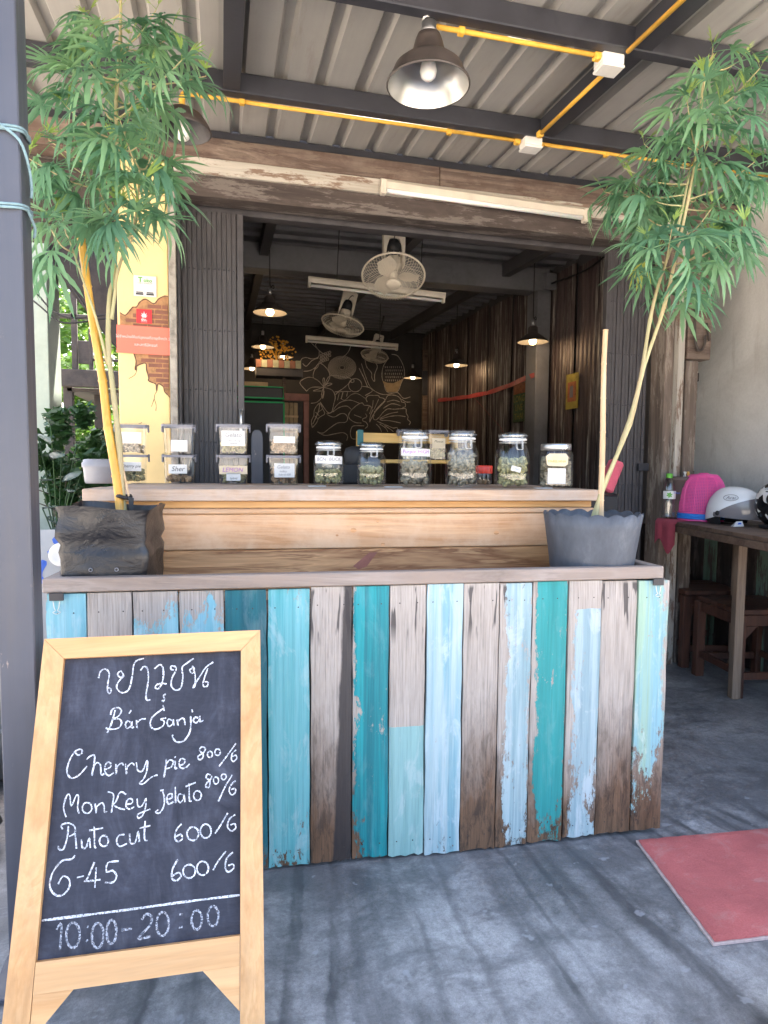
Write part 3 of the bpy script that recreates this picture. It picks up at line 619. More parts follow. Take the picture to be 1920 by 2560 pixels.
wood('sign_wood_h', (.56, .27, .09), (.76, .44, .195), 0, 5, .5, .45)
wood('table_wood', (.09, .058, .04), (.24, .165, .12), 1, 9, .65, .4)
wood('leg_wood', (.16, .11, .08), (.36, .27, .20), 2, 9, .7, .4)
wood('stool_wood', (.045, .018, .012), (.14, .055, .033), 2, 8, .5, .4)
wood('wain_dark', (.022, .016, .015), (.075, .052, .045), 2, 9, .7, .4, worn=(.10, .08, .07))
wood('wain_green', (.10, .17, .13), (.20, .30, .23), 2, 9, .7, .2, worn=(.09, .07, .06))
wood('wain_teal', (.015, .11, .12), (.03, .18, .19), 2, 9, .6, .2)
wood('wain_orange', (.16, .06, .03), (.30, .13, .06), 2, 9, .6, .3)
wood('yellow_board', (.60, .34, .08), (.85, .55, .18), 0, 6, .5, .3)
wood('bamboo_gold', (.62, .30, .035), (.85, .50, .10), 2, 20, .4, .2)
wood('bamboo_pale', (.55, .36, .18), (.80, .58, .36), 2, 20, .5, .3)
wood('stem_tan', (.34, .26, .12), (.58, .47, .27), 2, 24, .7, .3, weather=(.40, .40, .20))
glass('glass_jar'); glass('clear_plastic', (.955, .955, .965), .05); glass('bottle_plastic', (.95, .96, .97), .09)
glow('bulb_on', (1.0, .74, .45), 2.2)

# metal roofing, underside
t = Mt('roof_sheet'); c = t.co((40, .6, 40)); n1 = t.noise(c, 1, 4, .6); n2 = t.noise(t.co(), 2.5, 5, .6)
base = t.mix(n2, (.30, .29, .275), (.43, .415, .395)); base = t.mix(.4, base, t.ramp(n1, [(.3, .80), (.7, 1.0)]), 'MULTIPLY')
st_ = t.noise(t.co((7, 1.2, 1)), 1.5, 6, .7); base = t.mix(t.ramp(st_, [(.56, 0), (.75, .5)]), base, (.20, .165, .13))
t.set(Base_Color=base, Roughness=.55, Metallic=.1); MATS['roof_sheet'] = t.m
# rusty corrugated sheet; pale streaks are partly highlights put into the colour
t = Mt('rusty_tin'); n1 = t.noise(t.co((1, 30, .8), rand=4.0), 1, 6, .7, .3); n2 = t.noise(t.co((1, 26, .55), rand=2.0), 1, 6, .72, .2); n3 = t.noise(t.co((1, 90, 2.5), rand=2.0), 1, 5, .7)
base = t.ramp(n1, [(.32, (.035, .026, .028)), (.5, (.085, .060, .058)), (.64, (.13, .095, .086))])
base = t.mix(t.math('MULTIPLY', t.ramp(n2, [(.51, 0), (.61, 1)]), t.ramp(n3, [(.40, 0), (.52, 1)])), base, (.46, .42, .37))
t.set(Base_Color=base, Roughness=.45, Metallic=.15); MATS['rusty_tin'] = t.m
# bare cement render: blotches, trowel marks, damp and dirt
t = Mt('grey_wall'); P = t.co(world=True); n1 = t.noise(P, 1.3, 7, .66, .6); n2 = t.noise(t.co((4, 4, .8), world=True), 2.0, 6, .7); n3 = t.noise(P, 60, 5, .7)
base = t.ramp(n1, [(.32, (.46, .45, .425)), (.5, (.62, .61, .585)), (.68, (.72, .71, .685))])
base = t.mix(t.ramp(n2, [(.55, 0), (.72, .5)]), base, (.34, .30, .26)); base = t.mix(.3, base, t.ramp(n3, [(.3, .7), (.6, 1.0)]), 'MULTIPLY')
t.set(Base_Color=base, Roughness=.9); t.bump(t.math('ADD', n3, n1), .35, .006); MATS['grey_wall'] = t.m
# brushed on post paint with scuffs down to primer
t = Mt('post_paint'); n1 = t.noise(t.co((26, 26, 1.2)), 1, 6, .7); n2 = t.noise(t.co((1, 1, .35)), 34, 7, .75); n3 = t.noise(t.co(), 3, 4, .6)
base = t.mix(n3, (.045, .048, .064), (.078, .082, .104)); base = t.mix(.5, base, t.ramp(n1, [(.3, .7), (.7, 1.1)]), 'MULTIPLY')
base = t.mix(t.ramp(n2, [(.66, 0), (.70, .8)]), base, (.30, .24, .21)); t.set(Base_Color=base, Roughness=t.ramp(n1, [(.3, .32), (.7, .55)])); t.bump(n1, .2, .002); MATS['post_paint'] = t.m
# lamp shade lining
t = Mt('shade_lining'); t.set(Base_Color=(.46, .455, .44), Metallic=.9, Roughness=.32); MATS['shade_lining'] = t.m
t = Mt('shade_out'); n1 = t.noise(t.co(), 12, 5, .6); t.set(Base_Color=t.ramp(n1, [(.3, (.035, .028, .026)), (.7, (.075, .06, .055))]), Roughness=.5); MATS['shade_out'] = t.m
t = Mt('milk_glass'); t.set(Base_Color=(.80, .79, .76), Roughness=.3, Subsurface_Weight=.2); MATS['milk_glass'] = t.m
# chalkboard slate with wiped chalk
t = Mt('slate'); n1 = t.noise(t.co((3, 1, 2)), 2.6, 8, .72, 1.2); n2 = t.noise(t.co((1, 1, 6)), 30, 4, .7); n3 = t.noise(t.co((9, 1, 2.5), rot=(0, .5, 0)), 2, 6, .7, .6)
base = t.ramp(n1, [(.34, (.021, .022, .031)), (.52, (.038, .040, .054)), (.66, (.064, .066, .087)), (.85, (.13, .13, .16))])
base = t.mix(t.math('MULTIPLY', t.ramp(n3, [(.55, 0), (.75, 1)]), .35), base, (.12, .12, .145))
base = t.mix(.3, base, t.ramp(n2, [(.35, .6), (.7, 1.25)]), 'MULTIPLY')
t.set(Base_Color=base, Roughness=.75); t.b.inputs['Specular IOR Level'].default_value = .25; t.bump(n2, .15, .001); MATS['slate'] = t.m
# chalk: broken up by the grain of the board
def chalkmat(name, col, lo, hi, top):
    t = Mt(name); t.nt.nodes.remove(t.b)
    n1 = t.noise(t.co(), 260, 4, .75); n2 = t.noise(t.co(), 40, 3, .6)
    f = t.math('MULTIPLY', t.ramp(n1, [(lo, .12), (hi, top)]), t.ramp(n2, [(.3, .7), (.55, 1.0)]))
    df = t.n('BsdfDiffuse', {'Color': (*col, 1)}); tr = t.n('BsdfTransparent')
    mx = t.n('MixShader', {0: f, 1: tr.outputs[0], 2: df.outputs[0]}); t.nt.links.new(mx.outputs[0], t.out.inputs[0]); MATS[name] = t.m
chalkmat('chalk', (.74, .74, .77), .36, .56, 1.0); chalkmat('chalk_faint', (.52, .53, .58), .40, .62, .8)
# grow bag film
t = Mt('bag_film'); n1 = t.noise(t.co((1, 1, 1.6)), 9, 6, .65, 1.2); n2 = t.noise(t.co((1, 1, 1)), 3, 5, .6)
base = t.mix(t.ramp(n2, [(.42, 0), (.68, 1)]), (.011, .011, .014), (.034, .031, .029))
t.set(Base_Color=base, Roughness=t.ramp(n2, [(.3, .22), (.7, .5)])); t.bump(n1, .55, .012); MATS['bag_film'] = t.m
# rubber pot
t = Mt('pot_rubber'); n1 = t.noise(t.co((1, 1, .5)), 7, 7, .7); n2 = t.noise(t.co(), 60, 4, .6)
base = t.ramp(n1, [(.35, (.052, .057, .068)), (.55, (.082, .090, .107)), (.75, (.18, .185, .195))])
t.set(Base_Color=base, Roughness=.6); t.bump(n2, .25, .002); MATS['pot_rubber'] = t.m
# red mat
t = Mt('mat_red'); n1 = t.noise(t.co(), 240, 3, .8); n2 = t.noise(t.co(), 5, 4, .6)
base = t.mix(n1, (.38, .07, .066), (.64, .19, .175)); base = t.mix(.6, base, t.ramp(n2, [(.3, .6), (.7, 1.1)]), 'MULTIPLY'); n4 = t.noise(t.co((2, 3, 1)), 3.0, 7, .75, .5); base = t.mix(t.ramp(n4, [(.54, 0), (.74, .45)]), base, (.48, .34, .30))
t.set(Base_Color=base, Roughness=.95); t.bump(n1, 1.0, .004); MATS['mat_red'] = t.m
plain('mat_back', (.55, .42, .38), .95, 0, .2, 60, .4)
# cannabis leaf: lit through
def leafmat(name, c1, c2, trans):
    t = Mt(name); rnd = t.n('ObjectInfo').outputs['Random']; n1 = t.noise(t.co(), 30, 3, .6)
    base = t.mix(t.math('ADD', t.math('MULTIPLY', rnd, .7), t.math('MULTIPLY', n1, .3)), c1, c2)
    t.set(Base_Color=base, Roughness=.5)
    tl = t.n('BsdfTranslucent', {'Color': base}); mx = t.n('MixShader', {0: trans, 1: t.b.outputs[0], 2: tl.outputs[0]})
    t.nt.links.new(mx.outputs[0], t.out.inputs[0]); MATS[name] = t.m
leafmat('hemp_leaf', (.095, .225, .135), (.175, .345, .18), .45)
leafmat('hemp_pale', (.17, .345, .18), (.25, .43, .22), .45)
leafmat('hemp_yellow', (.42, .44, .08), (.55, .52, .12), .4)
leafmat('hemp_tip', (.24, .36, .08), (.34, .46, .14), .35)
leafmat('tree_leaf', (.05, .14, .02), (.20, .32, .03), .5)
leafmat('shrub_leaf', (.02, .065, .018), (.05, .12, .03), .3)
plain('shrub_gloss', (.12, .17, .14), .25, 0, .2, 12, 0)

# concrete floor: trowelled slab, worn and mottled, with old water runs and damp marks
t = Mt('concrete'); P = t.co(world=True)
big = t.noise(P, 2.2, 8, .72, .5); mid = t.noise(P, 9, 7, .75, .5); fine = t.noise(P, 120, 4, .75)
base = t.ramp(big, [(.34, (.16, .157, .157)), (.47, (.25, .247, .247)), (.56, (.32, .315, .312)), (.68, (.41, .405, .397))])
base = t.mix(.75, base, t.ramp(mid, [(.30, .42), (.48, .9), (.60, 1.0), (.74, 1.3)]), 'MULTIPLY')
base = t.mix(.5, base, t.ramp(fine, [(.28, .6), (.5, 1.0), (.75, 1.3)]), 'MULTIPLY')
g3 = t.noise(P, 38, 6, .8, .3); base = t.mix(.6, base, t.ramp(g3, [(.34, .62), (.5, 1.0), (.66, 1.25)]), 'MULTIPLY'); g4 = t.noise(P, 300, 2, .8); base = t.mix(.45, base, t.ramp(g4, [(.3, .55), (.55, 1.0), (.75, 1.3)]), 'MULTIPLY')
sx = t.n('SeparateXYZ', {0: P})
wob = t.noise(t.co((1, 1.6, 1), world=True), 1.3, 2, .5); jit = t.noise(P, 26, 4, .7)
# runs spread out like a fan toward the street
fan_ = t.math('DIVIDE', t.math('SUBTRACT', sx.outputs[0], .72), t.math('SUBTRACT', 5.2, sx.outputs[1]))
xx = t.math('ADD', t.math('ADD', fan_, t.math('MULTIPLY', wob, .035)), t.math('MULTIPLY', jit, .008))
mk = None
for frq, off, lo, hi in ((34.0, 3.1, .49, .68), (62.0, 21.7, .53, .74)):
    run = t.n('TexNoise', {'W': t.math('ADD', t.math('MULTIPLY', xx, frq), off), 'Scale': 1.0, 'Detail': 1.0, 'Roughness': .4}, noise_dimensions='1D').outputs['Fac']
    cut = t.noise(t.co((6, .9, 1), (off, 0, 0), world=True), 1.2, 4, .6)
    m1 = t.math('MULTIPLY', t.ramp(run, [(lo, 0), (hi, 1)]), t.ramp(cut, [(.38, 0), (.58, 1)]))
    mk = m1 if mk is None else t.math('MAXIMUM', mk, m1)
near = t.ramp(t.math('MULTIPLY', sx.outputs[1], .4), [(.28, .8), (.74, 1.0), (.80, .2), (.9, 0)])
base = t.mix(t.math('MULTIPLY', mk, t.math('MULTIPLY', near, .84)), base, (.045, .046, .050))
damp = t.noise(t.co((1.4, 2.6, 1), world=True), 2.4, 7, .72, .5); dn_ = t.ramp(t.math('MULTIPLY', sx.outputs[1], .4), [(.45, 0), (.74, .16), (.9, .05)])
base = t.mix(t.math('MULTIPLY', t.ramp(t.math('ADD', damp, dn_), [(.56, 0), (.68, 1)]), .55), base, (.075, .076, .080))
vc = t.n('TexVoronoi', {'Vector': t.n('VectorMath', {0: P, 1: t.n('TexNoise', {'Vector': P, 'Scale': 3.0, 'Detail': 5.0}).outputs['Color']}, operation='ADD').outputs[0], 'Scale': .8}, feature='DISTANCE_TO_EDGE').outputs['Distance']
base = t.mix(t.math('MULTIPLY', t.ramp(vc, [(.0012, 1), (.003, 0)]), .22), base, (.06, .06, .06))
ch = t.noise(P, 13, 3, .55); base = t.mix(t.ramp(ch, [(.66, 0), (.70, .55)]), base, (.33, .335, .35))
t.set(Base_Color=base, Roughness=t.ramp(mid, [(.3, .36), (.7, .62)])); t.bump(t.math('ADD', mid, fine), .3, .004); MATS['concrete'] = t.m

# ------------------------------------------------------------------ ground and floor
tag(MB().add([(-120, -120, -.02), (120, -120, -.02), (120, 160, -.02), (-120, 160, -.02)], [(0, 1, 2, 3)]).build('ground', 'ground'), kind='structure')
tag(MB().box(-2.2, 4.6, -1.6, 11.0, -.35, 0).build('floor', 'concrete'), kind='structure')
tag(MB().box(-3.2, -.515, 3.3, 7.6, -.2, .70, .01).build('terrace', 'ledge'), kind='structure')

# ------------------------------------------------------------------ canopy over the front
SL = .0515
def zc(y): return 2.96 - SL*(3.53-y)
canopy = thing('canopy_roof', 'grey ribbed metal canopy on black steel purlins above the counter', 'roof', (1.2, 3.5, 2.9))
def W(o, mb): return mb.xf(Matrix.Translation(-Vector(o.location)))
def sheet_x(x0, x1, y0, y1, pitch, zf, up=.028, wd=.038, off=.0):
    """ribbed sheet, ribs run along Y"""
    prof = [(x0, 0)]; x = x0 + off
    while x + pitch*.5 < x1:
        c_ = x + pitch*.5
        prof += [(c_-wd*.8, 0), (c_-wd*.45, up), (c_+wd*.45, up), (c_+wd*.8, 0)]
        x += pitch
    prof.append((x1, 0)); mb = MB(); n = len(prof)
    mb.add([(a, y0, zf(y0)+b) for a, b in prof]+[(a, y1, zf(y1)+b) for a, b in prof], [(i, i+1, n+i+1, n+i) for i in range(n-1)])
    return mb
# ribs stand at x = .083 + .178 k on the facade
for k in range(9):
    x0 = .083-.089-.178*12+k*.712
    W(canopy, sheet_x(x0-.012, x0+.712+.012, 1.05, 3.56, .178, lambda y, k=k: zc(y)+(.0014 if k % 2 else 0), off=.012)).build('roof_sheet', 'roof_sheet', canopy)
def beam(x0, x1, y0, y1, z0, z1, name='purlin'): return W(canopy, MB().box(x0, x1, y0, y1, z0, z1, .004)).build(name, 'black_steel', canopy)
for y in (1.47, 2.19, 2.92): beam(-2.1, 4.2, y, y+.05, zc(y)-.085, zc(y)-.002)
beam(-2.1, 4.2, 3.50, 3.55, zc(3.5)-.075, zc(3.5)-.003, 'wall_angle')
for x in (.02, 1.50):
    for ya, yb in ((1.10, 1.468), (1.522, 2.188), (2.242, 2.918), ):
        mb = MB(); v = []
        for yy in (ya, yb):
            for xx_ in (x, x+.07):
                for dz in (-.082, -.004): v.append((xx_, yy, zc(yy)+dz))
        mb.add(v, [(0, 1, 3, 2), (4, 6, 7, 5), (0, 4, 5, 1), (2, 3, 7, 6), (0, 2, 6, 4), (1, 5, 7, 3)]); W(canopy, mb).build('rafter', 'black_steel', canopy)
# roof of the shop behind, so that the hall stays dark
roof = thing('shop_roof', 'dark ribbed metal ceiling of the shop hall with black rafters', 'roof', (1.5, 7, 3.4))
def zi(y): return 3.28 + .05*(y-5)
def sheet_y(x0, x1, y0, y1, pitch, zf, up=.03, wd=.05):
    prof = [(y0, 0)]; y = y0
    while y+pitch < y1+.001:
        c_ = y+pitch*.5; prof += [(c_-wd, 0), (c_-wd*.6, -up), (c_+wd*.6, -up), (c_+wd, 0)]; y += pitch
    prof.append((y1, 0)); n = len(prof); mb = MB()
    return mb.add([(x0, a, zf(a)+b) for a, b in prof]+[(x1, a, zf(a)+b) for a, b in prof], [(i, i+1, n+i+1, n+i) for i in range(n-1)])
for k in range(3): W(roof, sheet_y(-.45, 4.0, 3.72+k*2.4, 6.12+k*2.4, .24, zi)).build('ceiling_sheet', 'ceiling_dark', roof)
W(roof, MB().box(-.55, 4.4, 3.66, 11.2, 3.9, 4.0)).build('roof_slab', 'black_paint', roof)
for x in (.35, 1.55, 2.75):
    mb = MB(); v = [(a, y, zi(y)+dz) for y in (3.75, 10.6) for a in (x, x+.08) for dz in (-.16, -.035)]
    mb.add(v, [(0, 1, 3, 2), (4, 6, 7, 5), (0, 4, 5, 1), (2, 3, 7, 6), (0, 2, 6, 4), (1, 5, 7, 3)]); W(roof, mb).build('rafter', 'inner_wall', roof)
tag(MB().box(-.395, 3.28, 6.10, 6.30, 3.06, 3.29, .005).build('ceiling_beam', 'ceiling_dark'), 'dark grey beam across the shop ceiling above the fluorescent tube', 'beam')
tag(MB().box(3.12, 3.27, 6.05, 6.28, 0, 3.055, .004).build('steel_column', 'ceiling_dark'), 'dark grey column standing against the rusty tin wall', 'column')

# ------------------------------------------------------------------ shop walls
hall = thing('shop_hall', 'dark walls that close the shop hall behind the gates', 'wall', (1.5, 7, 0))
W(hall, MB().box(-.48, -.40, 3.73, 10.7, 0, 3.85)).build('side_wall', 'inner_wall', hall)
W(hall, MB().box(3.38, 3.5, 4.2, 10.7, 0, 3.85)).build('side_wall', 'inner_wall', hall)
tag(MB().box(-.48, 3.38, 10.6, 10.75, 0, 3.85).build('mural_wall', 'mural_wall'), 'black back wall with a chalk mural of flowers and a bird', 'wall')
tin = thing('tin_wall', 'rusty dark corrugated tin wall with pale vertical streaks', 'wall', (3.33, 5, 0))
for k in range(8):
    y0, y1 = 4.95+k*.70, 4.95+(k+1)*.70-.002; zt = 3.18+.05*(y0-5); mb = MB(); n = 38; v = []
    for i in range(n+1):
        y = y0+(y1-y0)*i/n; x = 3.33-.014*math.cos(2*math.pi*(y-y0)/.0737)-(.002 if k % 2 else 0); v += [(x, y, .02), (x, y, zt+.02*math.sin(k*2.1))]
    mb.add(v, [(2*i, 2*i+1, 2*i+3, 2*i+2) for i in range(n)], True); W(tin, mb).build('tin_sheet', 'rusty_tin', tin)
# facade: timber head over the opening, jambs, gable boarding to the left
fac = thing('door_frame', 'weathered brown timber head and peeling white strip above the shop opening', 'door frame', (1.25, 3.53, 0))
def fb(name, mat, *a, b=.003): return W(fac, MB().box(*a, b)).build(name, mat, fac)
fb('head_board', 'lintel_wood', -1.3, 1.18, 3.47, 3.60, 2.775, 2.905); fb('head_board', 'lintel_wood', 1.183, 3.3, 3.472, 3.60, 2.765, 2.905)
fb('white_strip', 'strip_wood', -.22, 2.78, 3.445, 3.468, 2.715, 2.792)
fb('lower_beam', 'lintel_dark', -.215, 2.78, 3.475, 3.60, 2.615, 2.772)
fb('gate_rail', 'black_paint', -.195, 2.685, 3.645, 3.72, 2.60, 2.66)
fb('back_board', 'dark_wood', -.51, 3.3, 3.605, 3.64, 2.665, 3.85)
fb('jamb', 'plaster_edge', -.252, -.216, 3.462, 3.60, 0, 2.712)
fb('jamb', 'black_paint', -.214, -.198, 3.50, 3.64, 0, 2.612)
fb('jamb', 'jamb_wood', 2.69, 2.752, 3.50, 3.64, 0, 2.612); fb('jamb', 'strip_wood_v', 2.755, 2.800, 3.462, 3.60, 0, 2.712)
# right of the opening: timber, broken brick edge, end bracket
tp = thing('timber_post', 'brown weathered timber post beside the peeling white jamb', 'post', (2.87, 3.53, 0))
W(tp, MB().box(2.806, 2.822, 3.49, 3.62, 0, 2.76, .003)).build('batten', 'lintel_wood', tp)
W(tp, MB().box(2.826, 2.915, 3.475, 3.60, 0, 1.935, .006)).build('post_shaft', 'jamb_wood', tp)
W(tp, MB().box(2.815, 2.985, 3.455, 3.60, 1.94, 2.76, .006)).build('upper_block', 'lintel_wood', tp)
hk = MB(); hk.tube(spline([(2.835, 3.43, 2.32), (2.838, 3.43, 2.10), (2.85, 3.42, 2.0), (2.885, 3.42, 1.99), (2.905, 3.42, 2.03), (2.91, 3.425, 2.08)], 5), .008, 8)
hk.tube([(2.93, 3.44, 2.16), (2.945, 3.43, 2.05)], .007, 6); W(tp, hk).build('iron_hook', 'dark_wood', tp)
bw = thing('brick_edge', 'broken dark brick edge between the timber post and grey wall', 'wall', (2.95, 3.55, 0))
for k in range(31):
    dx = random.uniform(-.012, .012); W(bw, MB().box(2.917, 2.962+dx, 3.53, 3.70, .002+k*.0625, .056+k*.0625, .004)).build('brick', 'dark_wood', bw)
# grey plastered wall on the right, set at an angle
GA, GB = Vector((3.34, 4.10)), Vector((2.98, 1.55)); gd = (GB-GA).normalized(); gn = Vector((gd.y, -gd.x))
gw = MB(); pts = []
for i in range(25):
    z = 3.0*i/24; j = random.uniform(-.018, .018) if z > .9 else 0
    pts.append((z, j))
v = []
for z, j in pts:
    p = GA+gd*j; v += [(p.x, p.y, z), (GB.x, GB.y, z-.12*z/3), (p.x-gn.x*.12, p.y-gn.y*.12, z), (GB.x-gn.x*.12, GB.y-gn.y*.12, z-.12*z/3)]
f = []
for i in range(24):
    a = i*4; b = a+4; f += [(a, a+1, b+1, b), (a+2, b+2, b+3, a+3), (a, b, b+2, a+2), (a+1, a+3, b+3, b+1)]
gw.add(v, f); tag(gw.build('plaster_wall', 'grey_wall'), 'bare grey plaster wall on the right behind the helmets', 'wall')
tag(MB().add([(2.963, 3.56, 0), (3.345, 4.11, 0), (3.345, 4.11, 2.9), (2.963, 3.56, 2.9), (2.99, 3.70, 0), (3.33, 4.2, 0), (3.33, 4.2, 2.9), (2.99, 3.70, 2.9)], [(0, 1, 2, 3), (7, 6, 5, 4), (0, 3, 7, 4), (3, 2, 6, 7)]).build('return_wall', 'grey_wall'), 'narrow return of grey plaster behind the timber post', 'wall')
# wainscot planks under the table, along the wall and across the end
wa = thing('plank_wainscot', 'low wainscot of dark brown and pale green planks under the table', 'wainscot', (3.2, 3.3, 0))
kinds = ['wain_dark', 'wain_dark', 'wain_green', 'wain_dark', 'wain_dark', 'wain_dark', 'wain_green', 'wain_dark', 'wain_dark', 'wain_orange', 'wain_dark', 'wain_dark', 'wain_green', 'wain_dark', 'wain_dark', 'wain_green', 'wain_dark', 'wain_dark', 'wain_dark', 'wain_dark', 'wain_dark', 'wain_dark']
s_ = .1; k = 0
while s_ < 2.5:
    wd = random.uniform(.10, .15); mb = MB(); mb.box(s_+.002, s_+wd-.003, -.02, random.uniform(.004, .012), .01, .86, .002)
    mt = Matrix(((gd.x, gn.x, 0, GA.x+gn.x*.025-wa.location.x), (gd.y, gn.y, 0, GA.y+gn.y*.025-wa.location.y), (0, 0, 1, 0), (0, 0, 0, 1)))
    mb.xf(mt).build('plank', kinds[k % len(kinds)], wa); s_ += wd; k += 1
x = 2.70
for i, kd in enumerate(['wain_dark', 'wain_dark', 'wain_orange', 'wain_green', 'wain_dark']):
    wd = [.13, .12, .07, .12, .13][i]; y = 3.98
    W(wa, MB().box(x+.002, x+wd-.003, y, y+.02+random.uniform(0, .006), .01, .86, .002)).build('plank', kd, wa); x += wd
W(wa, MB().box(2.72, 3.22, 3.93, 3.965, .28, .50, .003)).build('teal_board', 'wain_teal', wa)

# ------------------------------------------------------------------ yellow pillar with a painted patch of bare brick
pil = thing('yellow_pillar', 'pale yellow plastered pillar with a painted patch of bare brick', 'pillar', (-.37, 3.5, 0))
def pb(mb, name, mat): return W(pil, mb).build(name, mat, pil)
pb(MB().box(-.502, -.256, 3.502, 3.72, 0, 2.772, .004), 'shaft', 'plaster_yellow')
patch = [(-.49, 2.014), (-.465, 2.002), (-.446, 2.022), (-.428, 2.044), (-.41, 2.047), (-.395, 2.071), (-.366, 2.088), (-.328, 2.068), (-.304, 2.094), (-.275, 2.11), (-.258, 2.108), (-.258, 1.600), (-.264, 1.609), (-.282, 1.627), (-.289, 1.654), (-.313, 1.667), (-.319, 1.637), (-.322, 1.637), (-.324, 1.664), (-.344, 1.673), (-.36, 1.682), (-.358, 1.697), (-.368, 1.735), (-.373, 1.769), (-.415, 1.752), (-.418, 1.733), (-.423, 1.74), (-.417, 1.775), (-.427, 1.814), (-.49, 1.817)]
patch_o = pb(MB().prism(patch, 3.4995, 3.5030), 'painted_patch', 'paint_mortar')
out = MB(); ribbon(out, [Vector((a, 3.499, b)) for a, b in patch[:11]], .006, Vector((0, -1, 0)), .0006); ribbon(out, [Vector((a, 3.499, b)) for a, b in patch[11:29]], .006, Vector((0, -1, 0)), .0006)
for cr in ([(-.415, 1.752), (-.416, 1.729), (-.427, 1.706), (-.454, 1.688)], [(-.322, 1.66), (-.319, 1.634), (-.33, 1.614), (-.334, 1.591), (-.348, 1.55)], [(-.334, 1.591), (-.325, 1.56), (-.327, 1.529)], [(-.413, 1.461), (-.402, 1.465), (-.395, 1.469)]):
    ribbon(out, [Vector((a, 3.502, b)) for a, b in cr], .003, Vector((0, -1, 0)), .0006)
pb(out, 'painted_crack', 'paint_crack')
def inside(x, z, poly):
    c = False; j = len(poly)-1
    for i in range(len(poly)):
        if (poly[i][1] > z) != (poly[j][1] > z) and x < (poly[j][0]-poly[i][0])*(z-poly[i][1])/(poly[j][1]-poly[i][1])+poly[i][0]: c = not c
        j = i
    return c
for row in range(22):
    z0 = 1.60+row*.0245
    x = -.50 - (.035 if row % 2 else 0)
    while x < -.26:
        a0, a1 = x+.002, min(x+.068, -.2605)
        cs = [(a0, z0+.002), (a1, z0+.002), (a1, z0+.0215), (a0, z0+.0215)]
        if a1-a0 > .012 and all(inside(p, q, patch) for p, q in cs):
            mb = MB(); mb.box(a0, a1, 3.4975, 3.4998, z0+.002+random.uniform(0, .002), z0+.0215+random.uniform(-.002, 0), .0006); pb(mb, 'brick', 'paint_brick').parent = patch_o
        x += .070
# notices on the pillar
def notice(name, label, cat, x0, x1, z0, z1, mat, y=3.494, tilt=0.0):
    o = thing(name, label, cat, ((x0+x1)/2, y, (z0+z1)/2)); o.rotation_euler = (0, tilt, 0)
    MB().box(-(x1-x0)/2, (x1-x0)/2, -.0012, .0012, -(z1-z0)/2, (z1-z0)/2).build('sheet', mat, o); return o
def sheet_of(o): return [c for c in o.children if c.name.startswith('sheet')][0]
o = notice('poster', 'small white printed poster with green lettering on the yellow pillar', 'poster', -.422, -.314, 2.10, 2.201, 'paper')
text('lettering', 'T', .034, 'ink_green', sheet_of(o), face_y(-.022, -.002, .030), bold=.0012); text('lettering', 'oko', .026, 'ink_green', sheet_of(o), face_y(.014, -.002, .028), bold=.0006)
text('lettering', 'TOKO SUPERAPP', .0095, 'ink_grey', sheet_of(o), face_y(0, -.002, .013))
for sx_ in (-.026, .024):
    MB().box(sx_-.016, sx_+.016, -.0022, -.0014, -.034, -.029).build('print_bar', 'ink', sheet_of(o)); MB().box(sx_-.018, sx_+.018, -.0022, -.0014, -.044, -.036).build('print_bar', 'ink', sheet_of(o))
o = notice('sticker', 'square red sticker with a white leaf on the painted bricks', 'sticker', -.411, -.338, 1.966, 2.036, 'sticker_red')
mb = MB()
for k in range(7):
    an = R(90+(k-3)*31); L = (.030, .025, .018, .011)[abs(k-3)]; d = Vector((math.cos(an), 0, math.sin(an))); sd_ = Vector((-d.z, 0, d.x)); c0 = Vector((0, -.0022, -.004))
    mb.add([c0, c0+d*L*.5+sd_*.0034, c0+d*L, c0+d*L*.5-sd_*.0034], [(0, 1, 2, 3)])
mb.add([(-.0007, -.0022, -.011), (.0007, -.0022, -.011), (.0007, -.0022, -.003), (-.0007, -.0022, -.003)], [(0, 1, 2, 3)]); mb.build('printed_leaf', 'paper', sheet_of(o))
text('lettering', 'thc.', .019, 'paper', sheet_of(o), face_y(0, -.0022, -.017), bold=.0006); text('lettering', 'ROMPHAK', .006, 'paper', sheet_of(o), face_y(0, -.0022, -.028))
o = notice('notice_sign', 'orange red notice with two lines of white Thai lettering', 'sign', -.506, -.229, 1.812, 1.950, 'red_paper', 3.488, R(.6))
text('lettering', 'ไม่จำหน่ายให้แก่บุคคลที่อายุต่ำกว่า 20 ปี', .0185, 'paper', sheet_of(o), face_y(0, -.002, .012)); text('lettering', 'และสตรีมีครรภ์', .0185, 'paper', sheet_of(o), face_y(.0, -.002, -.024))

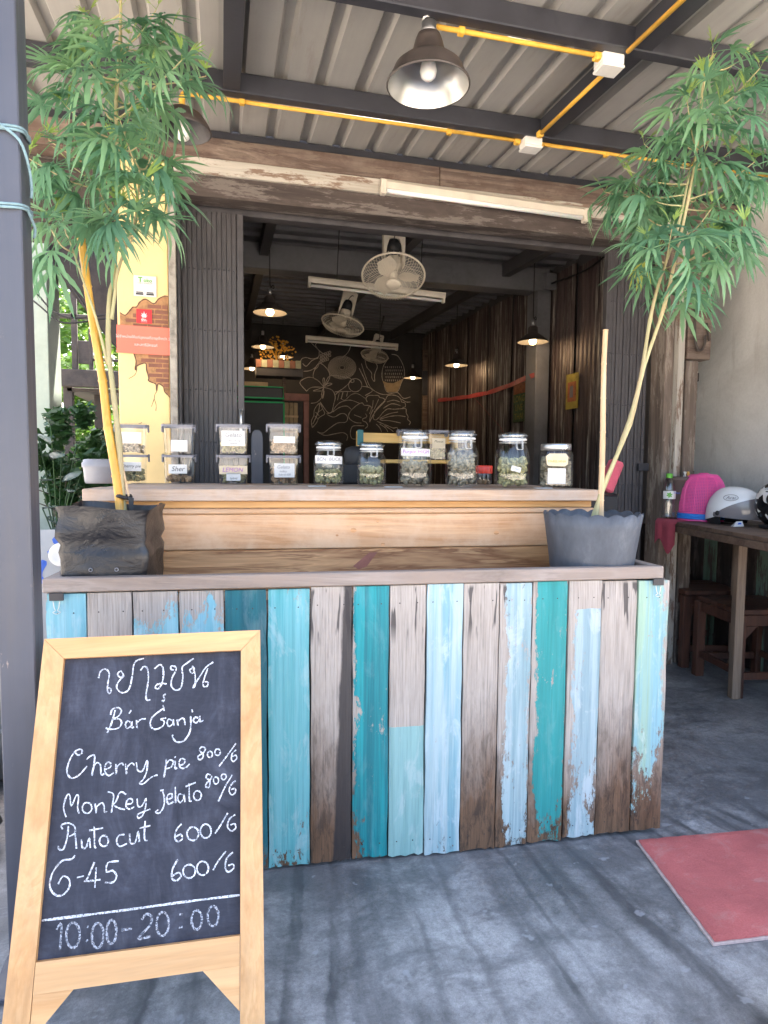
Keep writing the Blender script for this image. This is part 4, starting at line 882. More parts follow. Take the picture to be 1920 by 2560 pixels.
# ------------------------------------------------------------------ folding gates
def gate(name, label, x0, x1, y, nsl, handle_x=None, mirror=False):
    g = thing(name, label, 'gate', ((x0+x1)/2, y, 0)); cx = (x0+x1)/2
    pw = (x1-x0)/nsl
    for i in range(nsl):
        a = x0+i*pw-cx; d = .002 if i % 2 else -.001
        mb = MB(); prof = [(a+.0012, d+.012), (a+.0018, d), (a+pw*.40, d-.001), (a+pw*.5, d-.0003), (a+pw*.60, d-.001), (a+pw-.0018, d), (a+pw-.0012, d+.012)]; n = len(prof)
        mb.add([(p, q, .03) for p, q in prof]+[(p, q, 2.598) for p, q in prof], [(j, j+1, n+j+1, n+j) for j in range(n-1)]); mb.build('slat', 'black_paint', g)
    MB().box(x0-cx, x1-cx, .022, .03, .03, 2.598).build('backing', 'black_paint', g)
    rv = MB()
    for z in (.5, .82, 1.15, 1.38, 1.66, 1.98, 2.30):
        for i in range(nsl):
            rv.lathe([(.0045, 0), (.004, .003), (.0001, .0045)], 8, (0, 0, 0)); m_ = Matrix.Translation((x0+(i+.5)*pw-cx, (-.001 if i % 2 == 0 else .002)-.001, z+random.uniform(-.004, .004))) @ Matrix.Rotation(R(90), 4, 'X')
            for q in range(len(rv.v)-24, len(rv.v)): rv.v[q] = tuple(m_ @ Vector(rv.v[q]))
    rv = rv.build('rivets', 'black_steel', g); tag(rv, kind='stuff')
    return g, cx
g, cx = gate('folding_gate', 'black steel folding gate drawn back beside the yellow pillar', -.196, .085, 3.63, 11)
ls = MB().box(.088-cx, .122-cx, -.012, .03, .03, 2.598, .002).build('lead_stile', 'black_paint', g)
hd = MB(); hd.box(.094-cx, .112-cx, -.022, -.012, 1.40, 1.56, .002); hd.tube(spline([(.103-cx, -.016, 1.555), (.103-cx, -.05, 1.53), (.103-cx, -.052, 1.48), (.103-cx, -.05, 1.43), (.103-cx, -.016, 1.405)], 4), .007, 8); hd.build('pull_handle', 'steel', ls)
g2, cx2 = gate('folding_gate', 'black steel folding gate drawn back behind the right hand plant', 2.37, 2.655, 3.63, 11)
MB().box(2.34-cx2, 2.367-cx2, -.012, .03, .03, 2.598, .002).build('lead_stile', 'black_paint', g2)
MB().box(2.60-cx2, 2.675-cx2, -.03, -.014, 1.24, 1.29, .002).build('hasp', 'black_steel', g2)
MB().box(2.352-cx2, 2.366-cx2, -.035, -.012, 1.45, 1.60, .002).build('pull_handle', 'black_steel', g2)
lp = tag(MB().prism([(-.03, 0), (.03, 0), (.03, 1.40), (.025, 1.43), (.012, 1.445), (-.012, 1.445), (-.025, 1.43), (-.03, 1.40)], -.012, .012).build('gate_bolt_plate', 'post_paint'), 'upright dark metal lock plate behind the lidded boxes', 'lock plate'); lp.location = (.185, 3.55, 0)
# ------------------------------------------------------------------ steel post at the left, tied with rope
sp = thing('steel_post', 'dark blue grey square steel post at the left edge', 'post', (-.462, 1.647, 0))
MB().box(-.038, .038, -.038, .038, .012, zc(1.647)-.09, .003).build('shaft', 'post_paint', sp)
MB().box(-.075, .075, -.075, .075, 0, .012, .002).build('base_plate', 'post_paint', sp)
def rope(label, z, tail):
    o = thing('tie_rope', label, 'rope', (-.462, 1.647, z), group='ropes round the steel post')
    loop = []
    for k in range(28):
        a = 2*math.pi*k/28; q = max(abs(math.cos(a)), abs(math.sin(a))); r_ = min(.040/q+.004, .052); loop.append((r_*math.cos(a), r_*math.sin(a), .008*math.sin(a*1)+.004*k/28))
    for tw in (0, 1):
        mb = MB(); mb.tube([(p[0]*1.01, p[1]*1.01, p[2]+(.0035 if tw else -.0035)) for p in loop], .0032, 6, close=True); mb.build('strand', 'rope_blue', o)
    MB().tube(spline(tail, 4), .0034, 6).build('loose_end', 'rope_blue', o)
    return o
rope('pale blue rope wound round the steel post, lower loop', 1.82, [(.044, -.02, .0), (.052, .01, -.03), (.047, .02, -.05)])
rope('pale blue rope slung round the steel post, upper loop', 1.985, [(-.045, -.045, .03), (0, -.048, .0), (.04, -.046, -.03), (.05, -.02, -.07), (.05, 0, -.11), (.046, .01, -.13)])

# ------------------------------------------------------------------ conduit, boxes, lamps under the canopy
cd = thing('conduit', 'yellow electrical conduit clipped along the canopy purlins', 'conduit', (1.5, 2.9, 2.85))
def pipe(pts, r=.0090): W(cd, MB().tube(pts, r, 8)).build('pipe', 'yellow_pipe', cd)
zp = 2.84
pipe([(-.12, 2.985, zp), (1.41, 2.985, zp+.004)]); pipe([(1.535, 2.985, zp+.004), (2.9, 2.985, zp+.008)])
W(cd, MB().tube(spline([(-.12, 2.985, zp), (-.145, 2.985, zp-.004), (-.152, 2.985, zp-.03), (-.152, 2.985, zp-.06)], 4), .013, 8)).build('elbow', 'yellow_pipe', cd)
zq = 2.80
pipe([(.735, 2.255, zq), (1.385, 2.255, zq+.004)])
pipe([(1.478, 2.90, 2.832), (1.478, 2.32, 2.808)]); pipe([(1.478, 2.20, 2.80), (1.478, .9, 2.74)])
for x, y, z in [(.10, 2.985, zp), (1.06, 2.985, zp), (1.9, 2.985, zp), (.84, 2.255, zq), (2.6, 2.985, zp)]:
    mb = MB(); mb.box(x-.012, x+.012, y-.013, y+.013, z-.013, z+.013, .003); mb.box(x-.004, x+.004, y-.012, y+.012, z+.01, z+.028); W(cd, mb).build('clip', 'yellow_pipe', cd)
for x, y, z in [(1.478, 2.88, 2.832), (1.478, 2.33, 2.808), (1.41, 2.985, zp), (1.535, 2.985, zp), (1.385, 2.255, zq)]:
    W(cd, MB().box(x-.015, x+.015, y-.015, y+.015, z-.014, z+.014, .005)).build('coupling', 'yellow_pipe', cd)
for (x, y, z, lab) in [(1.473, 2.965, 2.835, 'white junction box on the yellow conduit at the second purlin'), (1.44, 2.262, 2.797, 'white junction box on the yellow conduit at the near purlin')]:
    o = thing('junction_box', lab, 'junction box', (x, y, z-.026)); o.scale = (.78, .78, .78)
    MB().box(-.058, .058, -.045, .045, 0, .055, .006).build('body', 'white_plastic', o); MB().box(-.060, .060, -.047, .047, -.016, -.001, .004).build('lid', 'white_plastic', o)
def bulb(o, z, lit=None, r=.03):
    MB().lathe([(.0001, z-.075), (.014, z-.073), (r*.85, z-.062), (r, z-.045), (r*.9, z-.025), (.017, z-.002), (.014, z+.01)], 20).build('bulb', lit or 'milk_glass', o)
    MB().lathe([(.0001, z+.008), (.016, z+.008), (.016, z+.04), (.0001, z+.042)], 14).build('socket', 'rubber', o)
# big barn lamp in the middle
lo = thing('barn_lamp', 'dark enamel barn lamp with silver lining hanging from the canopy', 'lamp', (.712, 2.232, 2.58))
out = [(.143, 0), (.146, .004), (.143, .010), (.132, .030), (.118, .060), (.095, .080), (.072, .092), (.060, .105), (.048, .150), (.040, .170), (.0001, .172)]
MB().lathe(out, 40).build('shade', 'shade_out', lo); shd = lo.children[0]
MB().lathe([(.1415, .001), (.128, .030), (.113, .060), (.090, .077), (.068, .088), (.055, .100), (.0001, .102)], 40).build('lining', 'shade_lining', shd)
MB().lathe([(.143, -.001), (.147, .002), (.146, .008), (.141, .004)], 40).build('rim', 'shade_out', shd)
MB().lathe([(.0001, .171), (.03, .171), (.034, .178), (.026, .190), (.026, .212), (.0001, .214)], 18).build('cap', 'steel', lo)
bulb(lo, .095)
cc = MB(); cc.tube([(.012*math.cos(k*.9)-.01+.03*k/60, .012*math.sin(k*.9), .215+.045*math.sin(k/60*math.pi)*1.0+.012*k/60) for k in range(60)], .0038, 6); cc.build('coiled_cord', 'paper', lo)
MB().box(.0, .018, -.01, .012, .20, .262, .002).build('hanger', 'rubber', lo)
# lamp behind the left plant
lo = thing('barn_lamp', 'dark barn lamp with a bare white bulb behind the left plant', 'lamp', (-.15, 2.985, 2.66))
MB().lathe([(.118, .02), (.121, .024), (.112, .045), (.085, .085), (.05, .11), (.03, .118), (.0001, .12)], 36).build('shade', 'shade_out', lo); MB().lathe([(.116, .021), (.108, .043), (.082, .081), (.048, .106), (.0001, .112)], 36).build('lining', 'black_paint', lo)
bulb(lo, .058, None, .032)
# fluorescent fixtures
def fluor(name, label, p, L, rz, twin=False):
    o = thing(name, label, 'lamp', p, rz)
    mb = MB(); mb.prism([(-.02, 0), (.02, 0), (.027, .03), (.022, .05), (-.022, .05), (-.027, .03)], 0, L); mb.xf(Matrix.Rotation(R(-90), 4, 'Z')); mb.build('housing', 'cream_plastic', o)
    MB().tube([(.02, 0, -.022), (L-.02, 0, -.022)], .013, 12).build('tube', 'milk_glass', o)
    for x in (.0, L-.028): MB().box(x, x+.028, -.02, .02, -.040, .045, .004).build('end_cap', 'cream_plastic', o)
    return o
fo = thing('fluorescent_lamp', 'cream fluorescent fixture screwed along the peeling door head', 'lamp', (.83, 3.44, 2.70))
mb = MB(); mb.prism([(0, .028), (.004, .078), (.026, .082), (.043, .062), (.043, .028)], .0, 1.235)
mb.xf(Matrix(((0, 1, 0, 0), (-1, 0, 0, 0), (0, 0, 1, 0), (0, 0, 0, 1)))); mb.build('housing', 'cream_plastic', fo)
MB().tube([(.03, -.026, .022), (1.2, -.026, .022)], .013, 12).build('tube', 'milk_glass', fo)
for x in (0, 1.205): MB().box(x, x+.03, -.046, -.004, -.002, .074, .004).build('end_cap', 'cream_plastic', fo)
fo.rotation_euler = (0, R(1.2), 0)
o = fluor('fluorescent_lamp', 'cream fluorescent fixture hanging behind the nearest ceiling fan', (.73, 5.62, 2.83), 1.24, R(-.6)); o.rotation_euler = (0, R(2.6), R(-1))
for x in (.25, 1.0): MB().tube([(x, 0, .05), (x, 0, .55)], .004, 5).build('hanger', 'rubber', o)
o = fluor('fluorescent_lamp', 'unlit fluorescent fixture hanging in front of the mural', (1.07, 8.45, 2.90), 1.26, 0); o.rotation_euler = (0, R(1.3), R(3))
for x in (.25, 1.0): MB().tube([(x, 0, .05), (x, 0, .6)], .004, 5).build('hanger', 'rubber', o)

plain('shade_grey', (.16, .145, .12), .5, 0, .1, 8, .02)
# ------------------------------------------------------------------ lit pendants in the hall
def pendant(label, p):
    o = thing('pendant_lamp', label, 'lamp', p, group='lit pendant lamps in the hall')
    MB().lathe([(.15, 0), (.152, .003), (.148, .008), (.115, .040), (.075, .070), (.05, .085), (.047, .14), (.03, .155), (.0001, .156)], 30).build('shade', 'shade_out', o); shd = o.children[0]
    MB().lathe([(.148, .002), (.112, .037), (.072, .066), (.046, .08), (.0001, .084)], 30).build('lining', 'shade_grey', shd)
    b = MB(); b.lathe([(.0001, -.022), (.02, -.019), (.034, -.002), (.036, .014), (.025, .04), (.015, .06), (.0001, .062)], 18); b.build('bulb', 'bulb_on', o)
    MB().lathe([(.0001, .155), (.018, .155), (.018, .215), (.0001, .217)], 12).build('socket', 'steel', o)
    MB().tube(spline([(.0, 0, .215), (.03, .01, .25), (.035, .01, .22), (.005, 0, .235), (0, 0, .30), (0, 0, zi(p[1])-p[2]-.04)], 3), .004, 6).build('cord', 'rubber', o)
    l = bpy.data.lights.new('pendant_light', 'POINT'); l.energy = .55; l.color = (1, .68, .38); l.shadow_soft_size = .03
    lo_ = bpy.data.objects.new('pendant_light', l); COL.objects.link(lo_); lo_.parent = o; lo_.location = (0, 0, -.03)
    return o
pendant('lit pendant lamp, nearest on the left beside the folding gate', (.428, 5.90, 2.615))
pendant('lit pendant lamp in front of the golden tree ornament', (.545, 8.84, 2.84))
pendant('lit pendant lamp, lowest on the left at the gate edge', (.44, 9.75, 2.68))
pendant('lit pendant lamp, largest on the right near the grey column', (2.946, 5.79, 2.475))
pendant('lit pendant lamp, middle one along the tin wall', (3.0, 8.04, 2.59))
pendant('lit pendant lamp, farthest on the right beside the mural bird', (2.96, 9.9, 2.67))
pendant('small lit pendant lamp behind the golden tree ornament', (.93, 10.1, 2.93))

# ------------------------------------------------------------------ orbit fans
def fan(label, p, rad, tilt, az):
    o = thing('ceiling_fan', label, 'fan', p); h = Matrix.Rotation(az, 4, 'Z') @ Matrix.Rotation(tilt, 4, 'X')
    def put(mb, n, m): return mb.xf(h).build(n, m, o)
    k = rad/.225
    put(MB().tube([(rad*math.cos(a), rad*math.sin(a), .0) for a in [2*math.pi*i/40 for i in range(40)]], .0075*k, 6, close=True), 'cage_ring', 'cream_plastic')
    fr = MB(); bk = MB()
    for i in range(64):
        a = 2*math.pi*i/64; ca, sa = math.cos(a), math.sin(a)
        fr.tube([((.055*k+(rad-.055*k)*q)*ca, (.055*k+(rad-.055*k)*q)*sa, -.075*k*math.sqrt(max(0, 1-q**3))) for q in (0, .35, .7, .9, 1)], 0.0017*k, 3, caps=False)
        if i % 2 == 0: bk.tube([((.05*k+(rad-.05*k)*q)*ca, (.05*k+(rad-.05*k)*q)*sa, .07*k*math.sqrt(max(0, 1-q**3))) for q in (0, .5, .85, 1)], 0.0017*k, 3, caps=False)
    for rr in (.55, .8): fr.tube([(rad*rr*math.cos(a), rad*rr*math.sin(a), -.075*k*math.sqrt(1-rr**3)) for a in [2*math.pi*i/32 for i in range(32)]], .0014*k, 3, close=True)
    put(fr, 'front_grille', 'cream_plastic'); put(bk, 'rear_grille', 'cream_plastic')
    put(MB().lathe([(.0001, -.082*k), (.045*k, -.081*k), (.053*k, -.076*k), (.055*k, -.066*k), (.0001, -.06*k)], 24), 'badge', 'cream_plastic')
    blades = []
    for i in range(3):
        mb = MB(); v = []; fs = []
        for q in range(7):
            rr = .04*k+(rad*.84-.04*k)*q/6; wd = .035*k+.055*k*math.sin(math.pi*min(1, q/5)*.8)
            for s2 in (-1, 1):
                a = 2*math.pi*i/3+.12*q/6+s2*wd/rr*.8; v.append((rr*math.cos(a), rr*math.sin(a), s2*.018*k))
        fs = [(2*q, 2*q+1, 2*q+3, 2*q+2) for q in range(6)]; blades.append(put(mb.add(v, fs, True), 'blade', 'cream_plastic'))
    mtr = put(MB().lathe([(.0001, -.03*k), (.03*k, -.028*k), (.034*k, .02*k), (.03*k, .07*k), (.055*k, .08*k), (.06*k, .14*k), (.045*k, .165*k), (.0001, .17*k)], 24), 'motor', 'cream_plastic')
    for b_ in blades: b_.parent = mtr
    # yoke bracket above
    z0 = .12*k
    br = MB(); Wd = .078*k; br.prism([(-Wd, z0-.03*k), (-Wd*1.0, .33*k), (-Wd*.85, .345*k), (Wd*.85, .345*k), (Wd, .33*k), (Wd, z0-.05*k), (Wd*.86, z0-.05*k), (Wd*.68, .20*k), (Wd*.45, .255*k), (-Wd*.45, .255*k), (-Wd*.68, .20*k), (-Wd*.86, z0-.03*k)], -.035*k, .035*k); br.xf(Matrix.Rotation(az*.25, 4, 'Z')).build('bracket', 'cream_plastic', o)
    MB().lathe([(.0001, .15*k), (.05*k, .16*k), (.055*k, .22*k), (.02*k, .27*k), (.0001, .27*k)], 18).build('pivot', 'rubber', o)
    MB().tube(spline([(.0, -.04*k, .20*k), (-.01*k, -.055*k, .25*k), (.015*k, -.05*k, .30*k), (.04*k, -.03*k, .305*k)], 4), .0035*k, 5).build('cable', 'rubber', o)
    MB().tube([(0, 0, .34*k), (0, 0, zi(p[1])-p[2]-.03)], .012, 8).build('drop_rod', 'inner_wall', o)
    return o
fan('cream orbit fan, nearest, tilted toward the street', (1.207, 4.55, 2.62), .225, R(-26), R(-14))
fan('cream orbit fan seen edge on in the middle of the hall', (1.244, 6.75, 2.745), .225, R(-8), R(-10)).rotation_euler = (0, R(14), 0)
fan('cream orbit fan, farthest, lit warm before the mural', (2.168, 9.2, 2.87), .20, R(-10), R(0)).rotation_euler = (0, R(13), 0)

# ------------------------------------------------------------------ mural, shelf, tent and frame at the back
mw = MB()
for st in MURAL: ribbon(mw, [Vector((a/1000, 10.598, b/1000)) for a, b in st], .0105 if len(st) != 5 else .007, Vector((0, -1, 0)), .0006, .35)
mo = thing('chalk_mural', 'pale line drawing of flowers, leaves and a bird on the black wall', 'mural', (2.0, 10.598, 2.0))
W(mo, mw).build('drawn_lines', 'chalk_line', mo); W(mo, MB().prism([(a/1000, b/1000) for a, b in BELLY], 10.5955, 10.5965)).build('bird_belly', 'linen', mo)
tn = thing('grow_tent', 'black fabric grow tent with bright green piping', 'tent', (.30, 6.75, 0))
MB().box(-.33, .31, -.25, .45, 0, 1.90, .012).build('lower_body', 'tent_black', tn); MB().box(-.33, .30, -.245, .445, 1.905, 2.035, .012).build('upper_body', 'tent_black', tn)
for z in (1.885, 1.925): MB().tube([(-.33, -.252, z), (.31, -.252, z)], .009, 6).build('piping', 'tent_green', tn)
MB().tube([(.305, -.252, .01), (.305, -.252, 1.885)], .009, 6).build('piping', 'tent_green', tn); MB().tube([(-.33, -.247, 2.035), (.30, -.247, 2.035), (.30, -.247, 1.925)], .006, 6).build('piping', 'tent_green', tn)
tag(MB().box(.08, .46, 6.65, 7.0, 2.042, 2.10, .004).build('cardboard_box', 'linen'), 'flat cardboard box lying on top of the grow tent', 'box')
pf = thing('picture_frame', 'red brown wooden frame leaning before the mural', 'frame', (.90, 8.02, 0))
for a in ((-.15, .155, 2.06, 2.15), (.085, .155, .02, 2.058)): MB().box(a[0], a[1], -.02, .02, a[2], a[3], .006).build('frame_bar', 'red_frame', pf)
MB().box(-.15, .083, .022, .03, .02, 2.058).build('panel', 'dark_wood', pf)
bl = thing('bamboo_screen', 'pale bound bamboo panel standing behind the red brown frame', 'screen', (.83, 7.96, 0))
for k in range(3): MB().box(-.08+k*.055, -.03+k*.055, -.008, .008, .02, 2.03, .006).build('slat', 'linen', bl)
for z in (1.55, 1.66, 1.85): MB().box(-.085, .085, -.014, -.009, z, z+.025, .002).build('binding', 'bamboo_pale', bl)
sh = thing('wall_shelf', 'small black shelf on a bracket under the golden ornament', 'shelf', (.78, 9.2, 2.5))
MB().box(-.31, .33, -.12, .2, .0, .11, .004).build('shelf_board', 'inner_wall', sh); MB().box(.06, .10, -.02, .02, -.32, -.002, .003).build('bracket_post', 'lintel_wood', sh)
for k in range(8): tag(MB().box(-.037, .037, -.06, .06, 0, random.uniform(.085, .11), .002).build('tea_box', 'box_brown' if k % 2 == 0 else 'box_green'), ['first', 'second', 'third', 'fourth', 'fifth', 'sixth', 'seventh', 'eighth'][k]+' box from the left on the black shelf, '+['brown', 'pale green'][k % 2], 'box', 'boxes lined up on the shelf').location = (.50+k*.078, 9.12, 2.612)
gt = thing('tree_ornament', 'golden openwork tree ornament above the boxes on the shelf', 'ornament', (.76, 9.25, 2.612))
tr = MB(); lf_ = MB(); tr.tube([(0, 0, 0), (.0, 0, .14), (-.01, 0, .26)], .018, 6)
for cxx, czz, rr in ((-.14, .20, .11), (.16, .22, .13), (.0, .36, .10), (-.08, .30, .09), (.09, .33, .09)):
    MB().tube(spline([(0, 0, .12), (cxx*.5, 0, czz*.75), (cxx, 0, czz)], 3), .007, 5).build('branch', 'gold', gt)
    for i in range(26):
        a = random.uniform(0, 6.28); q = rr*math.sqrt(random.random()); x, z = cxx+q*math.cos(a), czz+q*math.sin(a); s3 = random.uniform(.012, .02)
        lf_.add([(x-s3, random.uniform(-.01, .01), z), (x, 0, z-s3), (x+s3, 0, z), (x, .004, z+s3)], [(0, 1, 2, 3)])
tag(lf_.build('foliage', 'gold', tr.build('trunk', 'gold', gt)), kind='stuff'); MB().lathe([(.0001, 0), (.05, 0), (.045, .03), (.02, .06), (.03, .09), (.018, .13), (.0001, .14)], 14, (.02, -.04, 0)).build('seated_figure', 'dark_wood', gt)
# pictures, tape and boxes on the tin wall
def onwall(name, label, cat, y0, y1, z0, z1, mat, x=3.305):
    o = thing(name, label, cat, (x, (y0+y1)/2, (z0+z1)/2)); MB().box(-.002, .002, -(y1-y0)/2, (y1-y0)/2, -(z1-z0)/2, (z1-z0)/2).build('sheet', mat, o); return o
o = onwall('poster', 'yellow and orange poster on the tin wall, right of the column', 'poster', 5.53, 5.75, 1.83, 2.17, 'poster_y', 3.30)
MB().box(-.006, -.003, -.075, .075, -.10, .09).build('print', 'poster_o', o); MB().box(-.009, -.0065, -.03, .03, -.06, .05).build('print', 'ink_grey', o)
o = onwall('poster', 'green and orange poster with lettering on the tin wall, left of the column', 'poster', 6.62, 6.93, 1.78, 2.22, 'poster_g', 3.30)
MB().box(-.006, -.003, -.15, .15, .10, .215).build('print', 'poster_o', o); text('lettering', 'LONG\nLIVE\nTHAI', .10, 'poster_y', o, Matrix.Translation((-.007, 0, -.06)) @ Matrix.Rotation(R(-90), 4, 'Z') @ Matrix.Rotation(R(90), 4, 'X'))
tp_ = thing('barrier_tape', 'red printed tape strung across the tin wall', 'tape', (3.27, 6.1, 2.2))
tb = MB(); pts_ = spline([(3.10, 6.04, 2.205), (3.26, 7.43, 2.20), (3.28, 8.52, 2.235), (3.28, 9.6, 2.30)], 5); n = len(pts_)
tb.add([p+Vector((0, 0, .03*(1 if i % 3 else .7))) for i, p in enumerate(pts_)]+[p-Vector((-.008*(i % 2), 0, .025)) for i, p in enumerate(pts_)], [(i, i+1, n+i+1, n+i) for i in range(n-1)])
pts_ = [Vector((3.27, 8.1, 2.20)), Vector((3.26, 7.2, 1.75)), Vector((3.26, 6.9, 1.5))]; n = 3
tb.add([p+Vector((0, .02, .012)) for p in pts_]+[p-Vector((0, .02, .012)) for p in pts_], [(0, 1, 4, 3), (1, 2, 5, 4)]); W(tp_, tb).build('tape_strip', 'tape_red', tp_)
o = thing('wall_box', 'small grey electrical box high on the tin wall', 'junction box', (3.24, 6.03, 3.0)); MB().box(-.06, .06, -.04, .015, .06, .22, .006).build('body', 'ceiling_dark', o)
cw = tag(MB().tube(spline([(3.28, 5.0, 3.14), (3.27, 5.4, 3.08), (3.22, 5.95, 3.10)], 4), .008, 6).build('wall_cable', 'rubber'), 'dark cable running along the top of the tin wall', 'cable')
dr = thing('door_post', 'narrow brown doorpost at the right end of the mural', 'post', (3.30, 10.3, 0)); MB().box(-.05, .03, -.03, .03, 0, 3.2, .004).build('post_shaft', 'lintel_wood', dr); MB().box(-.07, .05, -.05, -.032, 2.45, 2.85, .004).build('switch_box', 'black_steel', dr)
cr_ = thing('storage_crate', 'dark slatted crate behind the right end of the counter', 'crate', (1.90, 2.93, 0), R(-35))
for k in range(6): MB().box(-.085, .085, -.14, .14, .01+k*.19, .17+k*.19, .008).build('crate_board', 'rubber', cr_)
rb = MB(); rb.box(-.035, .035, -.03, .03, 0, .17, .012); rb.xf(Matrix.Rotation(R(22), 4, 'Y')); tag(rb.build('red_pouch', 'pink_cloth'), 'faded red pouch propped on the crate behind the scalloped pot', 'pouch').location = (1.90, 2.90, 1.135)
# ------------------------------------------------------------------ painted planks of the planter
GREY1, GREY2, BRN1, BRN2 = (.29, .238, .20), (.54, .47, .41), (.042, .021, .012), (.26, .14, .075)
def plank_mat(name, paint=None, paint2=None, wear=.3, split=None, brown=0.22, drips=False, stain=None, edge=0.0, toppeel=.0, botpeel=.07, pale=.5, eoff=0.0):
    """old board: grey silvered wood that browns toward the foot, with what is left of its paint"""
    t = Mt(name); tc = t.n('TexCoord').outputs['Object']; sep = t.n('SeparateXYZ', {0: tc}); X_, Z_ = sep.outputs[0], sep.outputs[2]
    rs = random.uniform(0, 40)
    g1 = t.noise(t.co((22, 22, 1.6), (rs, 0, rs)), 1, 6, .68, 1.0); g2 = t.noise(t.co((190, 60, 5), (rs, 0, 0)), 1, 4, .7)
    blot = t.noise(t.co((9, 9, 3.2), (rs, 0, 3)), 1, 6, .65)
    wd = t.mix(g1, GREY1, GREY2); wb = t.mix(g1, BRN1, BRN2)
    zb = t.math('ADD', Z_, t.math('MULTIPLY', blot, -.55)); zb = t.math('ADD', zb, .27)
    base = t.mix(t.ramp(zb, [(brown*.45, 1), (brown+.16, 0)]), wd, wb)
    base = t.mix(.7, base, t.ramp(g2, [(.30, .35), (.5, .9), (.7, 1.15)]), 'MULTIPLY')
    mot = t.noise(t.co((40, 20, 9), (rs, 0, 5)), 1, 7, .75, .4); base = t.mix(t.math('MULTIPLY', t.ramp(mot, [(.40, 1), (.52, 0)]), t.ramp(zb, [(0, .85), (brown+.22, .06)])), base, (.020, .013, .010))
    if drips:
        dn = t.noise(t.co((46, 1, 4.2), (rs, 0, 0)), 1, 2, .5)
        dm = t.math('MULTIPLY', t.ramp(dn, [(.545, 0), (.575, 1)]), t.ramp(Z_, [(.70, 0), (.76, 1), (.872, 1), (.882, 0)]))
        base = t.mix(t.math('MULTIPLY', dm, .85), base, (.03, .024, .024))
    h = g2
    if paint:
        sn = t.noise(t.co((30, 10, .9), (rs, 0, 7)), 1, 4, .6, .5); cn = t.noise(t.co((60, 20, 24), (rs, 0, 1)), 1, 8, .78, .2)
        fn = t.noise(t.co((120, 30, 3.5), (rs, 0, 4)), 1, 4, .7); pn = t.noise(t.co((16, 10, 5), (rs+3, 0, 9)), 1, 6, .7, .6)
        pc = t.mix(t.ramp(sn, [(.40, 0), (.58, 1)]), paint, paint2 or tuple(min(1, c*1.25) for c in paint))
        pc = t.mix(t.math('MULTIPLY', t.ramp(pn, [(.52, 0), (.62, 1)]), pale), pc, tuple(min(1, c*.55+.32) for c in paint))   # chalky worn places
        pc = t.mix(.55, pc, t.ramp(fn, [(.28, .6), (.5, 1.0), (.72, 1.12)]), 'MULTIPLY')
        m = t.math('ADD', t.math('MULTIPLY', blot, .55), t.math('MULTIPLY', cn, .45))     # paint is left where this is high
        m = t.math('ADD', m, .235-wear*.60)
        m = t.math('SUBTRACT', m, t.ramp(Z_, [(.0, botpeel*1.3), (.10, botpeel*.55), (.34, 0)]))
        if toppeel: m = t.math('SUBTRACT', m, t.ramp(Z_, [(.72, 0), (.885, toppeel)]))
        if edge: m = t.math('SUBTRACT', m, t.math('MULTIPLY', t.math('POWER', t.math('MULTIPLY', t.math('ABSOLUTE', t.math('ADD', X_, eoff)), 15.0), 3.0), edge))
        if split:
            zs, up = split; zz = t.math('ADD', Z_, t.math('MULTIPLY', cn, .012)); m = t.math('SUBTRACT', m, t.ramp(zz, [(zs, 0.0), (zs+.006, 1.0)]))
        mask = t.ramp(m, [(.487, 0), (.513, 1)])
        base = t.mix(mask, base, pc); h = t.math('ADD', t.math('MULTIPLY', mask, .8), t.math('MULTIPLY', g2, .5))
    if stain:
        sx0, slope = stain; q = t.math('ADD', X_, t.math('MULTIPLY', Z_, -slope)); q = t.math('ADD', q, t.math('MULTIPLY', blot, .03))
        base = t.mix(t.math('MULTIPLY', t.ramp(t.math('ADD', q, .5), [(sx0+.5, 0), (sx0+.507, 1)]), .93), base, (.028, .022, .022))
    t.set(Base_Color=base, Roughness=t.ramp(g1, [(.3, .5), (.7, .75)])); t.bump(h, .45, .003); MATS[name] = t.m; return name
CY, CY2 = (.17, .40, .46), (.27, .49, .54)
TE, TE2 = (.006, .15, .175), (.004, .09, .115)
BL, BL2 = (.20, .36, .41), (.37, .47, .49)
planks = [
 dict(paint=CY, paint2=CY2, wear=.19, edge=.16), dict(brown=0.15), dict(paint=CY, paint2=CY2, wear=.22, toppeel=.20), dict(paint=CY, paint2=(.22, .43, .51), wear=.21, toppeel=.18, edge=.12),
 dict(paint=TE2, paint2=(.006, .115, .14), wear=.19, toppeel=.05, pale=.15), dict(paint=(.075, .32, .34), paint2=(.16, .41, .44), wear=.16, toppeel=.10, botpeel=.10, pale=.5), dict(brown=0.35, drips=True, stain=(.016, .035)), dict(paint=(.010, .27, .29), paint2=TE, wear=.18, botpeel=.08, pale=.10, edge=.10, eoff=-.02),
 dict(paint=(.19, .35, .34), paint2=(.24, .41, .40), wear=.15, split=(.44, False), drips=True, brown=0.15, botpeel=.03), dict(paint=BL, paint2=BL2, wear=.19, pale=.8, botpeel=.05), dict(brown=0.38, drips=True), dict(paint=(.23, .34, .365), paint2=(.37, .46, .475), wear=.27, edge=.22, eoff=-.018, drips=True, pale=.7, botpeel=.05),
 dict(paint=(.014, .215, .21), paint2=(.026, .27, .265), wear=.20, edge=.20, eoff=-.012, botpeel=.08, pale=.12), dict(paint=(.23, .33, .36), paint2=(.34, .43, .45), wear=.24, split=(.80, False), edge=.18, eoff=-.014, pale=.75, botpeel=.04), dict(brown=0.36, drips=True), dict(paint=(.30, .43, .32), paint2=(.22, .40, .45), wear=.25, botpeel=.24, brown=0.35, pale=.7, edge=.08, eoff=.02)]
S = [-.62, -.508, -.383, -.254, -.125, .001, .13, .259, .375, .492, .612, .732, .844, .968, 1.085, 1.214, 1.328]
PR = R(-4.397)
